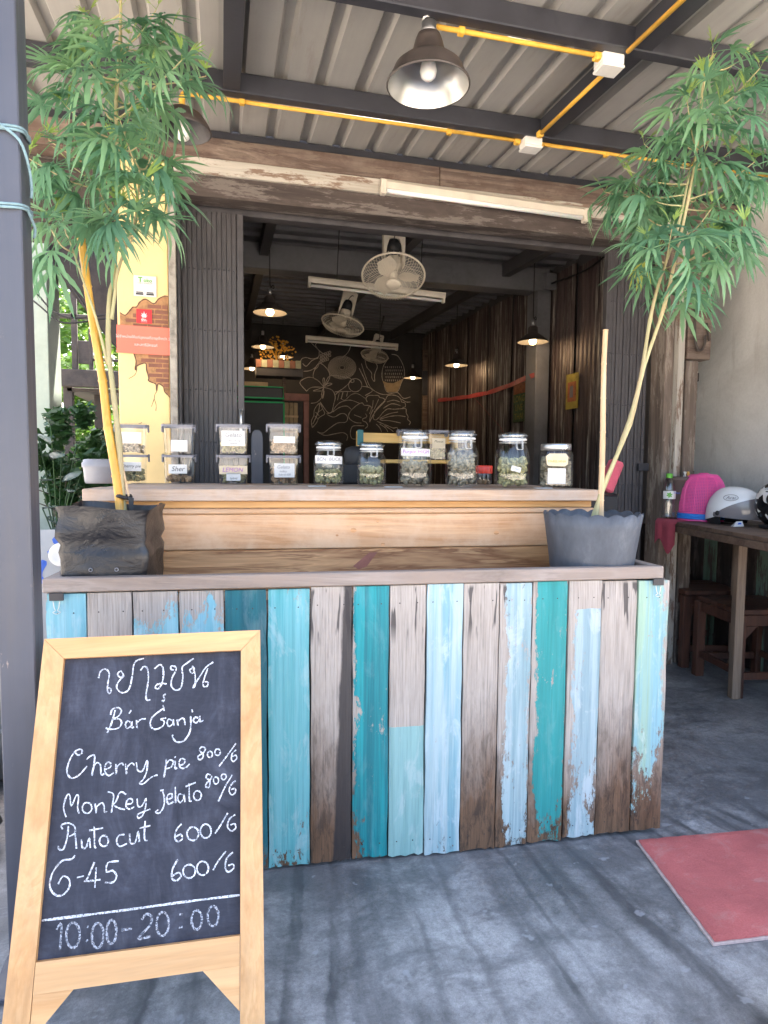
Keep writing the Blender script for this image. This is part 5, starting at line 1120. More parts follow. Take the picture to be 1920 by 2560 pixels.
pl_ = thing('plank_planter', 'long planter clad in peeling turquoise, blue and bare grey planks', 'planter', (.126, 1.922, 0), PR)
for i, sp_ in enumerate(planks):
    nm = plank_mat('plank_paint_%02d' % i, **sp_); w_ = S[i+1]-S[i]; c_ = (S[i]+S[i+1])/2
    mb = MB(); zb = random.uniform(.004, .014); zt = .884+random.uniform(-.004, .002); nx = 8; nz = 12; v = []; hw = w_/2-.0022; dy = random.uniform(-.004, .003)
    if i > 12: zb = .018
    rag = [random.uniform(-.004, .005) for _ in range(nx+1)]; sid = [[random.uniform(-.0016, .0016) for _ in range(nz+1)] for _ in (0, 1)]
    for k in range(nz+1):
        for j in range(nx+1):
            x = -hw+2*hw*j/nx; z = zb+(zt-zb)*k/nz
            if k == 0: z += rag[j]
            if j == 0: x += sid[0][k]
            if j == nx: x += sid[1][k]
            edge_ = j in (0, nx) or k in (0, nz)
            v.append((x, (.0035 if edge_ else .0)+random.uniform(-.0006, .0006), z))
    f = [(k*(nx+1)+j, k*(nx+1)+j+1, (k+1)*(nx+1)+j+1, (k+1)*(nx+1)+j) for k in range(nz) for j in range(nx)]; n0 = len(v)
    ring = [j for j in range(nx+1)]+[k*(nx+1)+nx for k in range(1, nz+1)]+[nz*(nx+1)+j for j in range(nx-1, -1, -1)]+[k*(nx+1) for k in range(nz-1, 0, -1)]
    for r_ in ring: v.append((v[r_][0], .02, v[r_][2]))
    m_ = len(ring)
    for q in range(m_): f.append((ring[q], n0+q, n0+(q+1) % m_, ring[(q+1) % m_]))
    mb.add(v, f); mb.build('plank', nm, pl_, (c_, dy, 0))
    nh = MB()
    for z in (zt-.055, .06):
        for x in (-hw*.55, hw*.5): nh.lathe([(.0022, 0), (.0015, .0008), (.0001, .001)], 6, (0, 0, 0)); mm = Matrix.Translation((x+c_+random.uniform(-.01, .01), dy-.0008, z)) @ Matrix.Rotation(R(90), 4, 'X'); nh.v[-18:] = [tuple(mm @ Vector(q)) for q in nh.v[-18:]]
    tag(nh.build('nail_heads', 'dark_wood', pl_), kind='stuff')
def pp(mb, n, m): return mb.build(n, m, pl_)
pp(MB().box(-.622, 1.300, -.006, .030, .888, .929, .003), 'top_rail', 'rail_wood')
pp(MB().box(1.264, 1.300, .031, .34, .890, .929, .003), 'end_rail', 'rail_wood'); pp(MB().box(-.62, -.585, .031, .34, .890, .929, .003), 'end_rail', 'rail_wood')
pp(MB().box(-.584, 1.263, .305, .34, .700, .736, .003), 'back_rail', 'rail_wood')
pp(MB().box(1.305, 1.328, .024, .36, .015, .884, .003), 'end_panel', 'jamb_wood'); pp(MB().box(-.62, -.60, .024, .36, .015, .884, .003), 'end_panel', 'jamb_wood')
pp(MB().box(-.60, 1.30, .345, .36, .015, .755), 'back_panel', 'jamb_wood'); pp(MB().box(-.598, 1.303, .026, .343, .76, .78), 'shelf', 'jamb_wood')
# binder clips on the planter
def bclip(label, s0):
    o = thing('binder_clip', label, 'clip', Matrix.Translation((.126, 1.922, 0)) @ Matrix.Rotation(PR, 4, 'Z') @ Vector((s0, -.009, .845)), PR, 'binder clips on the planks')
    MB().box(-.019, .019, -.006, .0, .022, .044, .001).build('jaw', 'clip_black', o)
    MB().tube(spline([(-.009, -.004, .022), (-.006, -.005, .002), (-.003, -.005, -.006), (-.010, -.005, -.011), (0, -.005, -.016), (.010, -.005, -.011), (.003, -.005, -.006), (.006, -.005, .002), (.009, -.004, .022)], 3), .0011, 6).build('wire_loop', 'wire', o)
bclip('black binder clip on the leftmost turquoise plank', -.583); bclip('black binder clip on the rightmost mint green plank', 1.277)

# ------------------------------------------------------------------ counter
ct = thing('counter', 'pale wooden shop counter with a thick plank top behind the planter', 'counter', (.126, 1.922, 0), PR)
def cb(n, m, *a, b=.003): return MB().box(*a, b).build(n, m, ct)
CZ = 1.169
cb('top_plank', 'top_wood', -.615, 1.275, .372, .60, CZ-.042, CZ); cb('top_plank', 'top_wood', -.60, 1.27, .603, .86, CZ-.042, CZ-.0005); cb('top_plank', 'top_wood', -.61, 1.26, .863, 1.15, CZ-.042, CZ)
cb('apron', 'apron_wood', -.595, 1.25, .405, .43, 1.10, CZ-.043); cb('moulding', 'panel_wood', -.60, 1.255, .392, .43, 1.080, 1.099, b=.004)
cb('upper_board', 'panel_wood', -.595, 1.25, .400, .43, .952, 1.079); cb('lower_board', 'brown_board', -.595, 1.25, .404, .43, .80, .950); cb('lower_board', 'panel_wood', -.595, 1.25, .404, .43, .40, .798); cb('lower_board', 'brown_board', -.595, 1.25, .404, .43, .01, .398)
for x in (-.595, 1.227): cb('end_board', 'panel_wood', x, x+.023, .432, 1.12, .01, CZ-.043)
kn = MB()
for x, z, r_ in [(.31, 1.018, .009), (.25, 1.0, .004), (.86, 1.004, .008), (.40, 1.05, .004), (.42, .965, .006)]:
    for q in (1.0, .55):
        n = 12; b0 = len(kn.v); kn.v += [(x, .3985-.0006*(q < 1), z)]+[(x+r_*q*1.3*math.cos(2*math.pi*i/n), .3988-.0006*(q < 1), z+r_*q*math.sin(2*math.pi*i/n)) for i in range(n)]; kn.f += [(b0, b0+1+i, b0+1+(i+1) % n) for i in range(n)]; kn.sm += [False]*n
kn.build('knots', 'brown_board', ct)
kn = MB(); kn.prism([(.31, .885), (.37, .935), (.40, .935), (.36, .882), (.33, .872)], .402, .4035); kn.build('broken_knot', 'red_frame', ct)

# ------------------------------------------------------------------ buds: lumpy flowers that fill jars and boxes
def bud_mesh(seed, sub=1):
    rn = random.Random(seed); bm = bmesh.new(); bmesh.ops.create_icosphere(bm, subdivisions=sub, radius=1)
    for v in bm.verts: v.co *= 1+rn.uniform(-.28, .28); v.co.z *= rn.uniform(1.0, 1.25)
    return bm
BUDS = [bud_mesh(k) for k in range(5)]
BV = [([v.co.copy() for v in b.verts], [[v.index for v in f.verts] for f in b.faces]) for b in BUDS]
def heap(inside_fn, zlo, zhi, n, r_, bx):
    mb = MB(); c_ = 0
    while c_ < n:
        x, y, z = random.uniform(-bx, bx), random.uniform(-bx, bx), random.uniform(zlo, zhi)
        if not inside_fn(x, y, z): continue
        c_ += 1; vs, fs = random.choice(BV); rot = Matrix.Rotation(random.uniform(0, 6.28), 3, Vector((random.uniform(-1, 1), random.uniform(-1, 1), random.uniform(-1, 1))).normalized()); q = r_*random.uniform(.7, 1.25)
        mb.add([rot @ v*q+Vector((x, y, z)) for v in vs], fs)
    return mb
WR = Matrix.Rotation(PR, 4, 'Z')
def lidbox(label, p, rz, fill, fmat, w_=.126, d_=.126, h_=.118, tags=()):
    o = thing('storage_box', label, 'box', p, rz, 'lidded storage boxes on the counter')
    mb = MB(); w0, w1, d0, d1 = w_*.46, w_*.5, d_*.46, d_*.5; r_ = .012
    def rr(a, b, z): return [(a-r_, -b, z), (a-r_*.3, -b+r_*.3, z), (a, -b+r_, z), (a, b-r_, z), (a-r_*.3, b-r_*.3, z), (a-r_, b, z), (-a+r_, b, z), (-a+r_*.3, b-r_*.3, z), (-a, b-r_, z), (-a, -b+r_, z), (-a+r_*.3, -b+r_*.3, z), (-a+r_, -b, z)]
    v = rr(w0, d0, .003)+rr(w1, d1, h_); mb.add(v, [tuple(range(12))]+[(i, (i+1) % 12, 12+(i+1) % 12, 12+i) for i in range(12)]); mb.build('tub', 'clear_plastic', o)
    mb = MB(); v = rr(w1+.007, d1+.007, h_)+rr(w1+.007, d1+.007, h_+.010); mb.add(v, [(i, (i+1) % 12, 12+(i+1) % 12, 12+i) for i in range(12)]); mb.build('lid_band', 'grey_lid', o)
    mb = MB(); v = rr(w1+.006, d1+.006, h_+.011)+rr(w1+.002, d1+.002, h_+.016); mb.add(v, [(i, (i+1) % 12, 12+(i+1) % 12, 12+i) for i in range(12)]+[tuple(range(12, 24))]); mb.build('lid', 'clear_plastic', o)
    for s2 in (-1, 1): MB().box(s2*(w1+.008)-.004, s2*(w1+.008)+.004, -.022, .022, h_-.022, h_+.014, .003).build('latch', 'grey_lid', o)
    if fill: heap(lambda x, y, z: abs(x) < w0-.012 and abs(y) < d0-.012, .014, .014+h_*fill, int(170*fill)+30, .0092, w0).build('contents', fmat, o)
    for (tw, th, tx, tz, m, lines) in tags:
        y = -d_*.5-.001
        pl2 = MB().box(tx-tw/2, tx+tw/2, y-.0006, y, tz-th/2, tz+th/2).build('paper_label', m, o)
        for (tt, sz, dx, dz, im) in lines: text('handwriting', tt, sz, im, pl2, face_y(tx+dx, y-.0012, tz+dz), shear=.25)
    return o
HB = .130
bx = [(-.395, 3.11), (-.185, 3.03), (.05, 2.93), (.262, 2.84)]
rz = R(-2)
lidbox('clear lidded box marked Cherry pie, bottom of the leftmost stack', (bx[0][0], bx[0][1], CZ), R(4), .38, 'bud', tags=[(.088, .040, -.004, .075, 'paper', [('Cherry pie', .019, 0, .002, 'ink')])])
lidbox('clear lidded box, top of the leftmost stack by the bamboo', (bx[0][0], bx[0][1], CZ+HB+.003), R(4), .25, 'bud_dark', tags=[(.085, .050, 0, .07, 'paper', [])])
lidbox('clear lidded box marked Sher, bottom of its stack before the yellow pillar', (bx[1][0], bx[1][1], CZ), rz, .16, 'bud_brown', tags=[(.078, .040, -.002, .066, 'paper', [('Sher', .030, 0, 0, 'ink')])])
lidbox('nearly empty clear lidded box, top of the stack before the yellow pillar', (bx[1][0], bx[1][1], CZ+HB+.003), rz, 0, 'bud', tags=[(.07, .05, .005, .035, 'paper', [])])
lidbox('clear lidded box marked LEMON in purple, bottom of the third stack', (bx[2][0], bx[2][1], CZ), rz, .55, 'bud', tags=[(.060, .035, 0, .035, 'paper', [('hybrid', .012, 0, -.008, 'ink')]), (.118, .036, 0, .064, 'paper_cream', [('LEMON', .026, -.004, 0, 'ink_purple')])])
lidbox('clear lidded box marked Gelato, top of the third stack', (bx[2][0], bx[2][1], CZ+HB+.003), rz, .30, 'bud', tags=[(.098, .066, 0, .068, 'paper', [('Gelato', .026, 0, .014, 'ink_grey'), ('indica  70 mg', .011, 0, -.010, 'ink_grey'), ('Hybrid', .012, 0, -.022, 'ink_grey')])])
lidbox('clear lidded box with a long handwritten label, bottom of the stack beside the jars', (bx[3][0], bx[3][1], CZ), rz, .55, 'bud_brown', tags=[(.086, .060, 0, .064, 'paper', [('Gelato', .020, -.005, .014, 'ink_grey'), ('indica', .013, -.006, -.004, 'ink_grey'), ('hybrid 600', .012, 0, -.018, 'ink_grey')])])
lidbox('clear lidded box with a plain white label, top of the stack beside the jars', (bx[3][0], bx[3][1], CZ+HB+.003), rz, .45, 'bud_brown', tags=[(.090, .028, 0, .062, 'paper', [])])

# ------------------------------------------------------------------ clip top jars
def jar(label, p, dia, h, level, fmat, lab=None, rz=0.0):
    o = thing('clip_jar', label, 'jar', p, rz, 'clip top glass jars on the counter'); r_ = dia/2; hb = h-.034
    prof = [(.0001, .004), (r_*.80, .003), (r_*.93, .010), (r_*.99, .026), (r_, .05), (r_*.99, hb*.66), (r_*.93, hb*.78), (r_*.80, hb*.89), (r_*.74, hb*.93), (r_*.74, hb*.985)]
    MB().lathe(prof, 36).build('glass_body', 'glass_jar', o)
    MB().lathe([(r_*.74, hb*.985), (r_*.80, hb*.99), (r_*.80, hb+.004), (r_*.74, hb+.006)], 36).build('seal_ring', 'white_plastic', o)
    MB().lathe([(r_*.80, hb+.007), (r_*.83, hb+.011), (r_*.83, hb+.022), (r_*.74, hb+.030), (.0001, hb+.031)], 36).build('glass_lid', 'glass_lid', o)
    wr = MB(); wr.tube([(r_*.79*math.cos(a), r_*.79*math.sin(a), hb*.945) for a in [2*math.pi*i/30 for i in range(30)]], .0015, 6, close=True)
    wr.tube([(-r_*.86, 0, hb+.016), (-r_*.3, -r_*.80, hb+.016), (r_*.3, -r_*.80, hb+.017), (r_*.90, 0, hb+.018)], .0014, 5)
    for q in (0, 1):
        x0 = r_*.10+q*.004; wr.tube(spline([(x0-.012, -r_*.80, hb*.945), (x0-.012, -r_*.88, hb*.86), (x0-.010, -r_*.95, hb*.80), (x0+.010, -r_*.95, hb*.80), (x0+.012, -r_*.88, hb*.86), (x0+.012, -r_*.80, hb+.012)], 3), .0013, 5)
    wr.build('wire_clip', 'wire', o)
    def ins(x, y, z):
        rr = r_*.90 if z > .02 else r_*.78
        if z > hb*.72: rr = r_*.66
        return math.hypot(x, y) < rr-.008
    heap(ins, .015, hb*level, int(430*level*(h/.2)*(dia/.13)**2), .0085, r_).build('contents', fmat, o)
    if lab:
        body, z, hgt, im, sz = lab; mb = MB(); n = 14; v = []
        for i in range(n+1):
            a = R(-90)+R(-58+116*i/n); v += [((r_+.0012)*math.cos(a), (r_+.0012)*math.sin(a), z-hgt/2-.004*i/n), ((r_+.0012)*math.cos(a), (r_+.0012)*math.sin(a), z+hgt/2-.004*i/n)]
        mb.add(v, [(2*i, 2*i+1, 2*i+3, 2*i+2) for i in range(n)], True); pl2 = mb.build('paper_label', 'paper', o)
        tx = text('handwriting', body, sz, im, pl2, Matrix.Identity(4), shear=.1); me = tx.data
        for vv in me.vertices:
            a = R(-90)+vv.co.x/r_; q = r_+.0022; vv.co = Vector((q*math.cos(a), q*math.sin(a), z+vv.co.y))
    return o
glass('glass_lid', (.80, .86, .90), .16)
jar('short clip top jar with a paper label, leftmost glass jar', (.437, 2.69, CZ), .130, .194, .40, 'bud', ('BCN  BUCK', .112, .032, 'ink_grey', .020), R(-8))
jar('short clip top jar without a label, second glass jar', (.607, 2.62, CZ), .122, .188, .55, 'bud', None, R(-10))
jar('tall clip top jar with a band of handwritten label, third glass jar', (.778, 2.56, CZ), .138, .238, .50, 'bud_dark', ('Purple HiGH', .145, .030, 'ink_purple', .022), R(-12))
jar('tall clip top jar packed with dark buds and no label', (.964, 2.50, CZ), .138, .234, .78, 'bud_dark', None, R(-5))
j5 = jar('tall clip top jar of pale green buds with a small printed tag', (1.158, 2.43, CZ), .140, .230, .62, 'bud', None, R(-8))
mb = MB(); mb.box(-.020, .020, -.0006, 0, -.010, .010); mb.xf(Matrix.Translation((-.008, -.0735, .078)) @ Matrix.Rotation(R(14), 4, 'Y')).build('paper_tag', 'paper', j5)
text('print', 'HYBRID', .008, 'ink_blue', j5, Matrix.Translation((-.008, -.0748, .078)) @ Matrix.Rotation(R(14), 4, 'Y') @ Matrix.Rotation(R(90), 4, 'X'))
o = thing('square_jar', 'square glass jar with a silver lid and a cream label', 'jar', (1.337, 2.40, CZ), R(-24))
mb = MB(); q = .066; c_ = .024
def octo(a, z): return [(a-c_, -a, z), (a, -a+c_, z), (a, a-c_, z), (a-c_, a, z), (-a+c_, a, z), (-a, a-c_, z), (-a, -a+c_, z), (-a+c_, -a, z)]
rings = [octo(q*.9, .004), octo(q, .014), octo(q, .135), octo(q*.92, .150), octo(q*.86, .158)]; v = sum(rings, []); mb.add(v, [tuple(range(8))]+[(8*k+i, 8*k+(i+1) % 8, 8*k+8+(i+1) % 8, 8*k+8+i) for k in range(4) for i in range(8)]); mb.build('glass_body', 'glass_jar', o)
MB().lathe([(.060, .156), (.062, .158), (.062, .178), (.058, .183), (.0001, .184)], 36, smooth=True).build('screw_lid', 'steel', o)
heap(lambda x, y, z: abs(x) < q-.014 and abs(y) < q-.014, .014, .125, 420, .0088, q).build('contents', 'bud_dark', o)
mb = MB(); mb.prism([(-.040, .100), (-.034, .092), (.030, .090), (.042, .098), (.044, .128), (.034, .142), (-.030, .142), (-.044, .130)], -q-.0018, -q-.001); mb.build('paper_label', 'paper_cream', o)
text('print', 'MARIJUANA', .013, 'gold', o, face_y(0, -q-.0024, .110)); MB().box(-.035, .035, -q-.0014, -q-.0008, .02, .082).build('clear_label', 'paper', o)
o = thing('small_jar', 'small clear jar with a bright red screw lid behind the tall jars', 'jar', (1.19, 2.80, CZ))
MB().lathe([(.0001, .003), (.034, .003), (.036, .01), (.036, .062), (.034, .066)], 28).build('glass_body', 'glass_jar', o); MB().lathe([(.039, .056), (.040, .06), (.040, .088), (.037, .093), (.0001, .094)], 28).build('screw_lid', 'red_plastic', o)
heap(lambda x, y, z: math.hypot(x, y) < .024, .012, .02, 9, .009, .03).build('contents', 'bud_brown', o)
for lab, p in [('white card lying flat before the leftmost jar', (.375, 2.60)), ('white card lying flat between the second and third jar', (.67, 2.50)), ('white card lying flat before the square jar', (1.262, 2.36))]:
    tag(MB().box(-.036, .036, -.014, .014, 0, .003, .0008).build('card', 'paper'), lab, 'card', 'white cards on the counter').location = (p[0], p[1], CZ+.0005)
# rack behind the counter
rk = thing('wooden_rack', 'yellow wooden rack standing behind the glass jars', 'rack', (1.02, 3.48, 0), R(-3))
MB().box(-.27, .25, -.01, .012, 1.385, 1.44, .003).build('back_rail', 'yellow_board', rk); MB().box(-.16, .30, -.16, .012, 1.272, 1.292, .003).build('shelf', 'yellow_board', rk)
for x in (-.285, .27): MB().box(x-.012, x+.014, -.02, .02, 0, 1.45, .003).build('upright', 'yellow_board', rk)
MB().box(-.296, -.262, -.026, -.021, 1.37, 1.455).build('painted_end', 'wain_teal', rk)
for i, x in enumerate((-.04, .11, .26)):
    lidbox(['clear lidded box on the yellow rack, left of three', 'clear lidded box with a cream label on the yellow rack, middle of three', 'clear lidded box on the yellow rack, right of three'][i], (1.04+x, 3.40-.008*i, 1.293), 0, .3, 'bud', .108, .108, .150, tags=[(.075, .055, 0, .09, 'paper_cream', [('Muscat', .018, 0, .01, 'ink')])] if i == 1 else ())
tag(MB().box(-.045, .045, -.03, .03, 0, .15, .004).build('white_carton', 'paper'), 'plain white carton standing between the third and fourth jar', 'carton').location = (1.165, 3.03, CZ)
o = thing('coffee_grinder', 'small black machine behind the first two jars', 'grinder', (.62, 3.0, CZ)); MB().box(-.10, .10, -.07, .07, 0, .10, .01).build('base', 'rubber', o); MB().lathe([(.055, .10), (.06, .14), (.05, .17), (.02, .18), (.0001, .18)], 20).build('hopper', 'rubber', o)
o = thing('plastic_tub', 'grey lidded plastic tub at the left end of the counter', 'tub', (-.505, 2.98, CZ)); MB().lathe([(.0001, .002), (.062, .002), (.066, .01), (.072, .075)], 30).build('tub_body', 'white_tub', o); MB().lathe([(.076, .070), (.077, .088), (.070, .096), (.072, .102), (.062, .106), (.0001, .106)], 30).build('lid', 'white_tub', o)

# ------------------------------------------------------------------ chalk sign on an A frame
sg = thing('chalkboard_sign', 'wooden A frame chalkboard listing prices and opening hours', 'sign', (-.359, 1.604, 0))
E1 = Vector((.9987, -.050, 0)); E2 = Vector((0, -.4085, -.9128)); E2 = (E2-E1*E2.dot(E1)).normalized(); EN = E2.cross(E1).normalized()
if EN.y > 0: EN = -EN
SM = Matrix(((E1.x, EN.x, E2.x, 0), (E1.y, EN.y, E2.y, 0), (E1.z, EN.z, E2.z, .797), (0, 0, 0, 1)))   # (u, out, v) -> sign
def sb(mb, n, m): return mb.xf(SM).build(n, m, sg)
def upoly(poly, y0, y1): return MB().prism(poly, y0, y1)
fw = .047; vb = .873
slate_o = sb(MB().box(-.004, .404, -.010, -.002, -.004, .604), 'slate_panel', 'slate')
def bar(poly, n, m): return sb(upoly(poly, -.014, .012), n, m)
sb(upoly([(-fw, -fw), (.40+fw, -fw), (.40, 0), (0, 0)], -.014, .012), 'top_rail', 'sign_wood_h')
sb(upoly([(-fw-.004, vb), (-fw, -fw+.001), (-.0006, .0005), (-.0006, vb)], -.014, .012), 'leg', 'sign_wood'); sb(upoly([(.4006, .0005), (.40+fw, -fw+.001), (.40+fw+.004, vb), (.4006, vb)], -.014, .012), 'leg', 'sign_wood')
sb(upoly([(.0004, .6002), (.3996, .6002), (.3996, .655), (.0004, .655)], -.0135, .0115), 'bottom_rail', 'sign_wood_h')
sb(upoly([(.0004, .6555), (.075, .6555), (.0004, .735)], -.012, .010), 'gusset', 'sign_wood_h'); sb(upoly([(.3996, .6555), (.325, .6555), (.3996, .735)], -.012, .010), 'gusset', 'sign_wood_h')
for u in (-.043, .408):
    q0 = SM @ Vector((u+.017, -.02, -.02)); q1 = Vector((q0.x, q0.y+.22, 0)); ax = (q1-q0).normalized(); mb = MB()
    mb.tube([q0, q1], .022, 4, smooth=False); mb.build('rear_leg', 'sign_wood', sg)
LIM = {'cherry': 3110, 'monkey': 3230, 'pluto': 2500, 'grade': 2500}
for key, strokes in CHALK.items():
    words = [strokes]
    if key in LIM:
        mean = lambda st: sum(a for a, b in st)/len(st)
        words = [[st for st in strokes if mean(st) < LIM[key]], [st for st in strokes if mean(st) >= LIM[key]]]
    wd_ = .0032 if key not in ('hours', 'rule') else .0044
    if key in ('cherry', 'monkey'): wd_ = .0029
    for wl in words:
        mb = MB()
        for st in wl: ribbon(mb, [Vector((a/10000, -.0016, b/10000)) for a, b in st], wd_, Vector((0, 1, 0)), .0004, .3)
        sb(mb, 'chalk_lettering', 'chalk' if key != 'hours' else 'chalk_faint').parent = slate_o
# ------------------------------------------------------------------ grow bag and scalloped pot in the planter
bg_ = thing('grow_bag', 'crumpled black plastic grow bag standing in the planter', 'grow bag', (-.325, 2.115, .781), R(-7))
mb = MB(); v = []; f = []; nz, ns = 16, 14
def sq(t_):
    """walk round a square, t_ in 0..4"""
    k = int(t_) % 4; q = t_-int(t_); return [(-1+2*q, -1), (1, -1+2*q), (1-2*q, 1), (-1, 1-2*q)][k]
N = ns*4
for k in range(nz+1):
    zz = .345*k/nz
    for i in range(N):
        x, y = sq(i/ns); rr = max(abs(x), abs(y)); l_ = math.hypot(x, y); p = 1.0-.07*max(0, l_-1.15)
        hw = .118+.010*k/nz
        wob = .0022*math.sin(i*.5+k*.7)+.002*math.sin(i*.23-k*.9)+random.uniform(-.0006, .0006)
        if k == 11: wob -= .006
        z2 = zz+(.007*math.sin(i*.33+.6)*max(0, k-12)/4)
        s2 = (hw+wob*(1+k/nz))*p
        if k == nz: s2 += .006
        v.append((x*s2, y*s2*.98, z2))
for k in range(nz):
    for i in range(N): f.append((k*N+i, k*N+(i+1) % N, (k+1)*N+(i+1) % N, (k+1)*N+i))
f.append(tuple(range(N))); mb.add(v, f, True); mb.build('film', 'bag_film', bg_)
MB().box(-.108, .108, -.108, .108, .27, .285).build('soil', 'soil', bg_)
hl = MB()
for x, z in ((-.032, .165), (.040, .165)):
    hl.tube([(x+.005*math.cos(a), -.128, z+.005*math.sin(a)) for a in [2*math.pi*i/10 for i in range(10)]], .0014, 4, close=True)
hl.build('drain_eyelets', 'white_tub', bg_)
pt = thing('rubber_pot', 'dark blue grey rubber pot with a scalloped rim in the planter', 'pot', (1.262, 1.998, .781), 0)
mb = MB(); n = 96; prof = [(.128, 0), (.136, .08), (.148, .18), (.160, .262), (.168, .305)]
v = []; f = []
for j, (r_, z) in enumerate(prof):
    for k in range(n):
        a = 2*math.pi*k/n; dz = .014*abs(math.sin(a*8.5))**.6 if j == 4 else (.005*abs(math.sin(a*8.5)) if j == 3 else 0); v.append((r_*math.cos(a), r_*math.sin(a), z+dz))
for j, (r_, z) in enumerate(reversed(prof)):
    for k in range(n):
        a = 2*math.pi*k/n; dz = .014*abs(math.sin(a*8.5))**.6 if j == 0 else (.005*abs(math.sin(a*8.5)) if j == 1 else 0); v.append(((r_-.004)*math.cos(a), (r_-.004)*math.sin(a), z+dz))
for j in range(9):
    for k in range(n): f.append((j*n+k, j*n+(k+1) % n, (j+1)*n+(k+1) % n, (j+1)*n+k))
f.append(tuple(range(n))); mb.add(v, f, True); mb.build('pot_wall', 'pot_rubber', pt)
MB().lathe([(.0001, .235), (.08, .238), (.152, .232)], 24).build('soil', 'soil', pt)
# stakes
def bamboo(label, pts, r0, mat, tilt=None):
    o = thing('bamboo_stake', label, 'stake', pts[0]); P0 = Vector(pts[0]); P1 = Vector(pts[-1]); d = P1-P0; n = 6; path = []; rad = []
    for i in range(n+1):
        q = i/n; jx = random.uniform(-.004, .004)
        for e_, rr in ((-.006, 1.0), (0, 1.16), (.006, 1.0)):
            t_ = min(1, max(0, q+e_)); path.append(d*t_+Vector((jx, 0, 0))*(0 < i < n)); rad.append(r0*rr*(1-.15*t_))
    path = [p+Vector((0, 0, 1e-5*i)) for i, p in enumerate(path)]
    MB().tube(path, rad, 10).build('cane', mat, o); return o
bamboo('thick golden bamboo stake leaning beside the left plant', [(-.300, 2.10, 1.07), (-.418, 2.215, 1.95)], .0135, 'bamboo_gold')
bamboo('pale bamboo stake standing upright in the scalloped pot', [(1.290, 1.985, 1.02), (1.312, 2.03, 1.738)], .0105, 'bamboo_pale')
tr_ = tag(MB().tube([(-.295+.020*math.cos(a), 2.112+.018*math.sin(a), 1.152+.004*math.sin(2*a)) for a in [2*math.pi*i/14 for i in range(14)]], .006, 6, close=True).add([(-.28, 2.09, 1.155), (-.262, 2.085, 1.15), (-.266, 2.08, 1.105), (-.274, 2.082, 1.10)], [(0, 1, 2, 3)]).build('plastic_tie', 'rubber'), 'black plastic strip tying the left plant to its stake', 'tie')

# ------------------------------------------------------------------ cannabis plants
def leaflet(L, wd, dirv, droop, n=9):
    """serrated narrow blade in local x,y with sag in z"""
    sd_ = Vector((-dirv.y, dirv.x, 0)); v = []; f = []
    for i in range(n+1):
        q = i/n; w_ = wd*math.sin(math.pi*min(1, q*.97+.03))**.85*(1-.35*q)
        if i == n: w_ = 0
        ser = 1.0 if i % 2 else .78
        c_ = dirv*(L*q*(1-.25*droop*q))+Vector((0, 0, -droop*L*q*q*.75))
        v += [c_+sd_*w_*ser+Vector((0, 0, w_*.35)), c_, c_-sd_*w_*ser+Vector((0, 0, w_*.35))]
    for i in range(n): a = 3*i; f += [(a, a+1, a+4, a+3), (a+1, a+2, a+5, a+4)]
    return v, f
def leaf_mesh(name, size, droop, mat, nl=7, spread=1.0):
    mb = MB(); pet = size*.45
    mb.tube([(0, 0, 0), (pet*.5, 0, .01*size), (pet, 0, 0)], size*.012, 4, caps=False)
    angs = {7: (0, 27, -27, 58, -58, 100, -100), 5: (0, 30, -30, 68, -68), 3: (0, 25, -25)}[nl]
    for k, a in enumerate(angs):
        L = size*(1.0, .93, .93, .74, .74, .42, .42)[k]*random.uniform(.92, 1.06); a2 = R(a*spread+random.uniform(-5, 5))
        v, f = leaflet(L, size*.066*(.75+.25*L/size), Vector((math.cos(a2), math.sin(a2), 0)), droop*random.uniform(.75, 1.25)); mb.add([Vector((pet, 0, 0))+p for p in v], f, True)
    me = bpy.data.meshes.new(name); me.from_pydata(mb.v, [], mb.f); me.polygons.foreach_set('use_smooth', mb.sm); me.materials.append(MATS[mat]); return me
LEAVES = [leaf_mesh('leaf', .178, d_, 'hemp_leaf', nl, spr) for d_, nl, spr in ((.25, 7, 1), (.5, 7, .9), (.8, 7, .8), (1.0, 5, .8), (.65, 5, .9), (.35, 7, .8), (1.2, 7, .6))]
LEAVES += [leaf_mesh('leaf', .175, d_, 'hemp_pale', nl, spr) for d_, nl, spr in ((.3, 7, .9), (.7, 7, .8), (.5, 5, .9), (1.1, 5, .7))]
YELLOW = [leaf_mesh('leaf', .14, d_, 'hemp_yellow', 5, .6) for d_ in (.9, 1.3)]
SHOOTS = [leaf_mesh('shoot_leaf', .055, d_, 'hemp_tip', nl, .55) for d_, nl in ((.1, 5), (.3, 3), (.2, 5))]
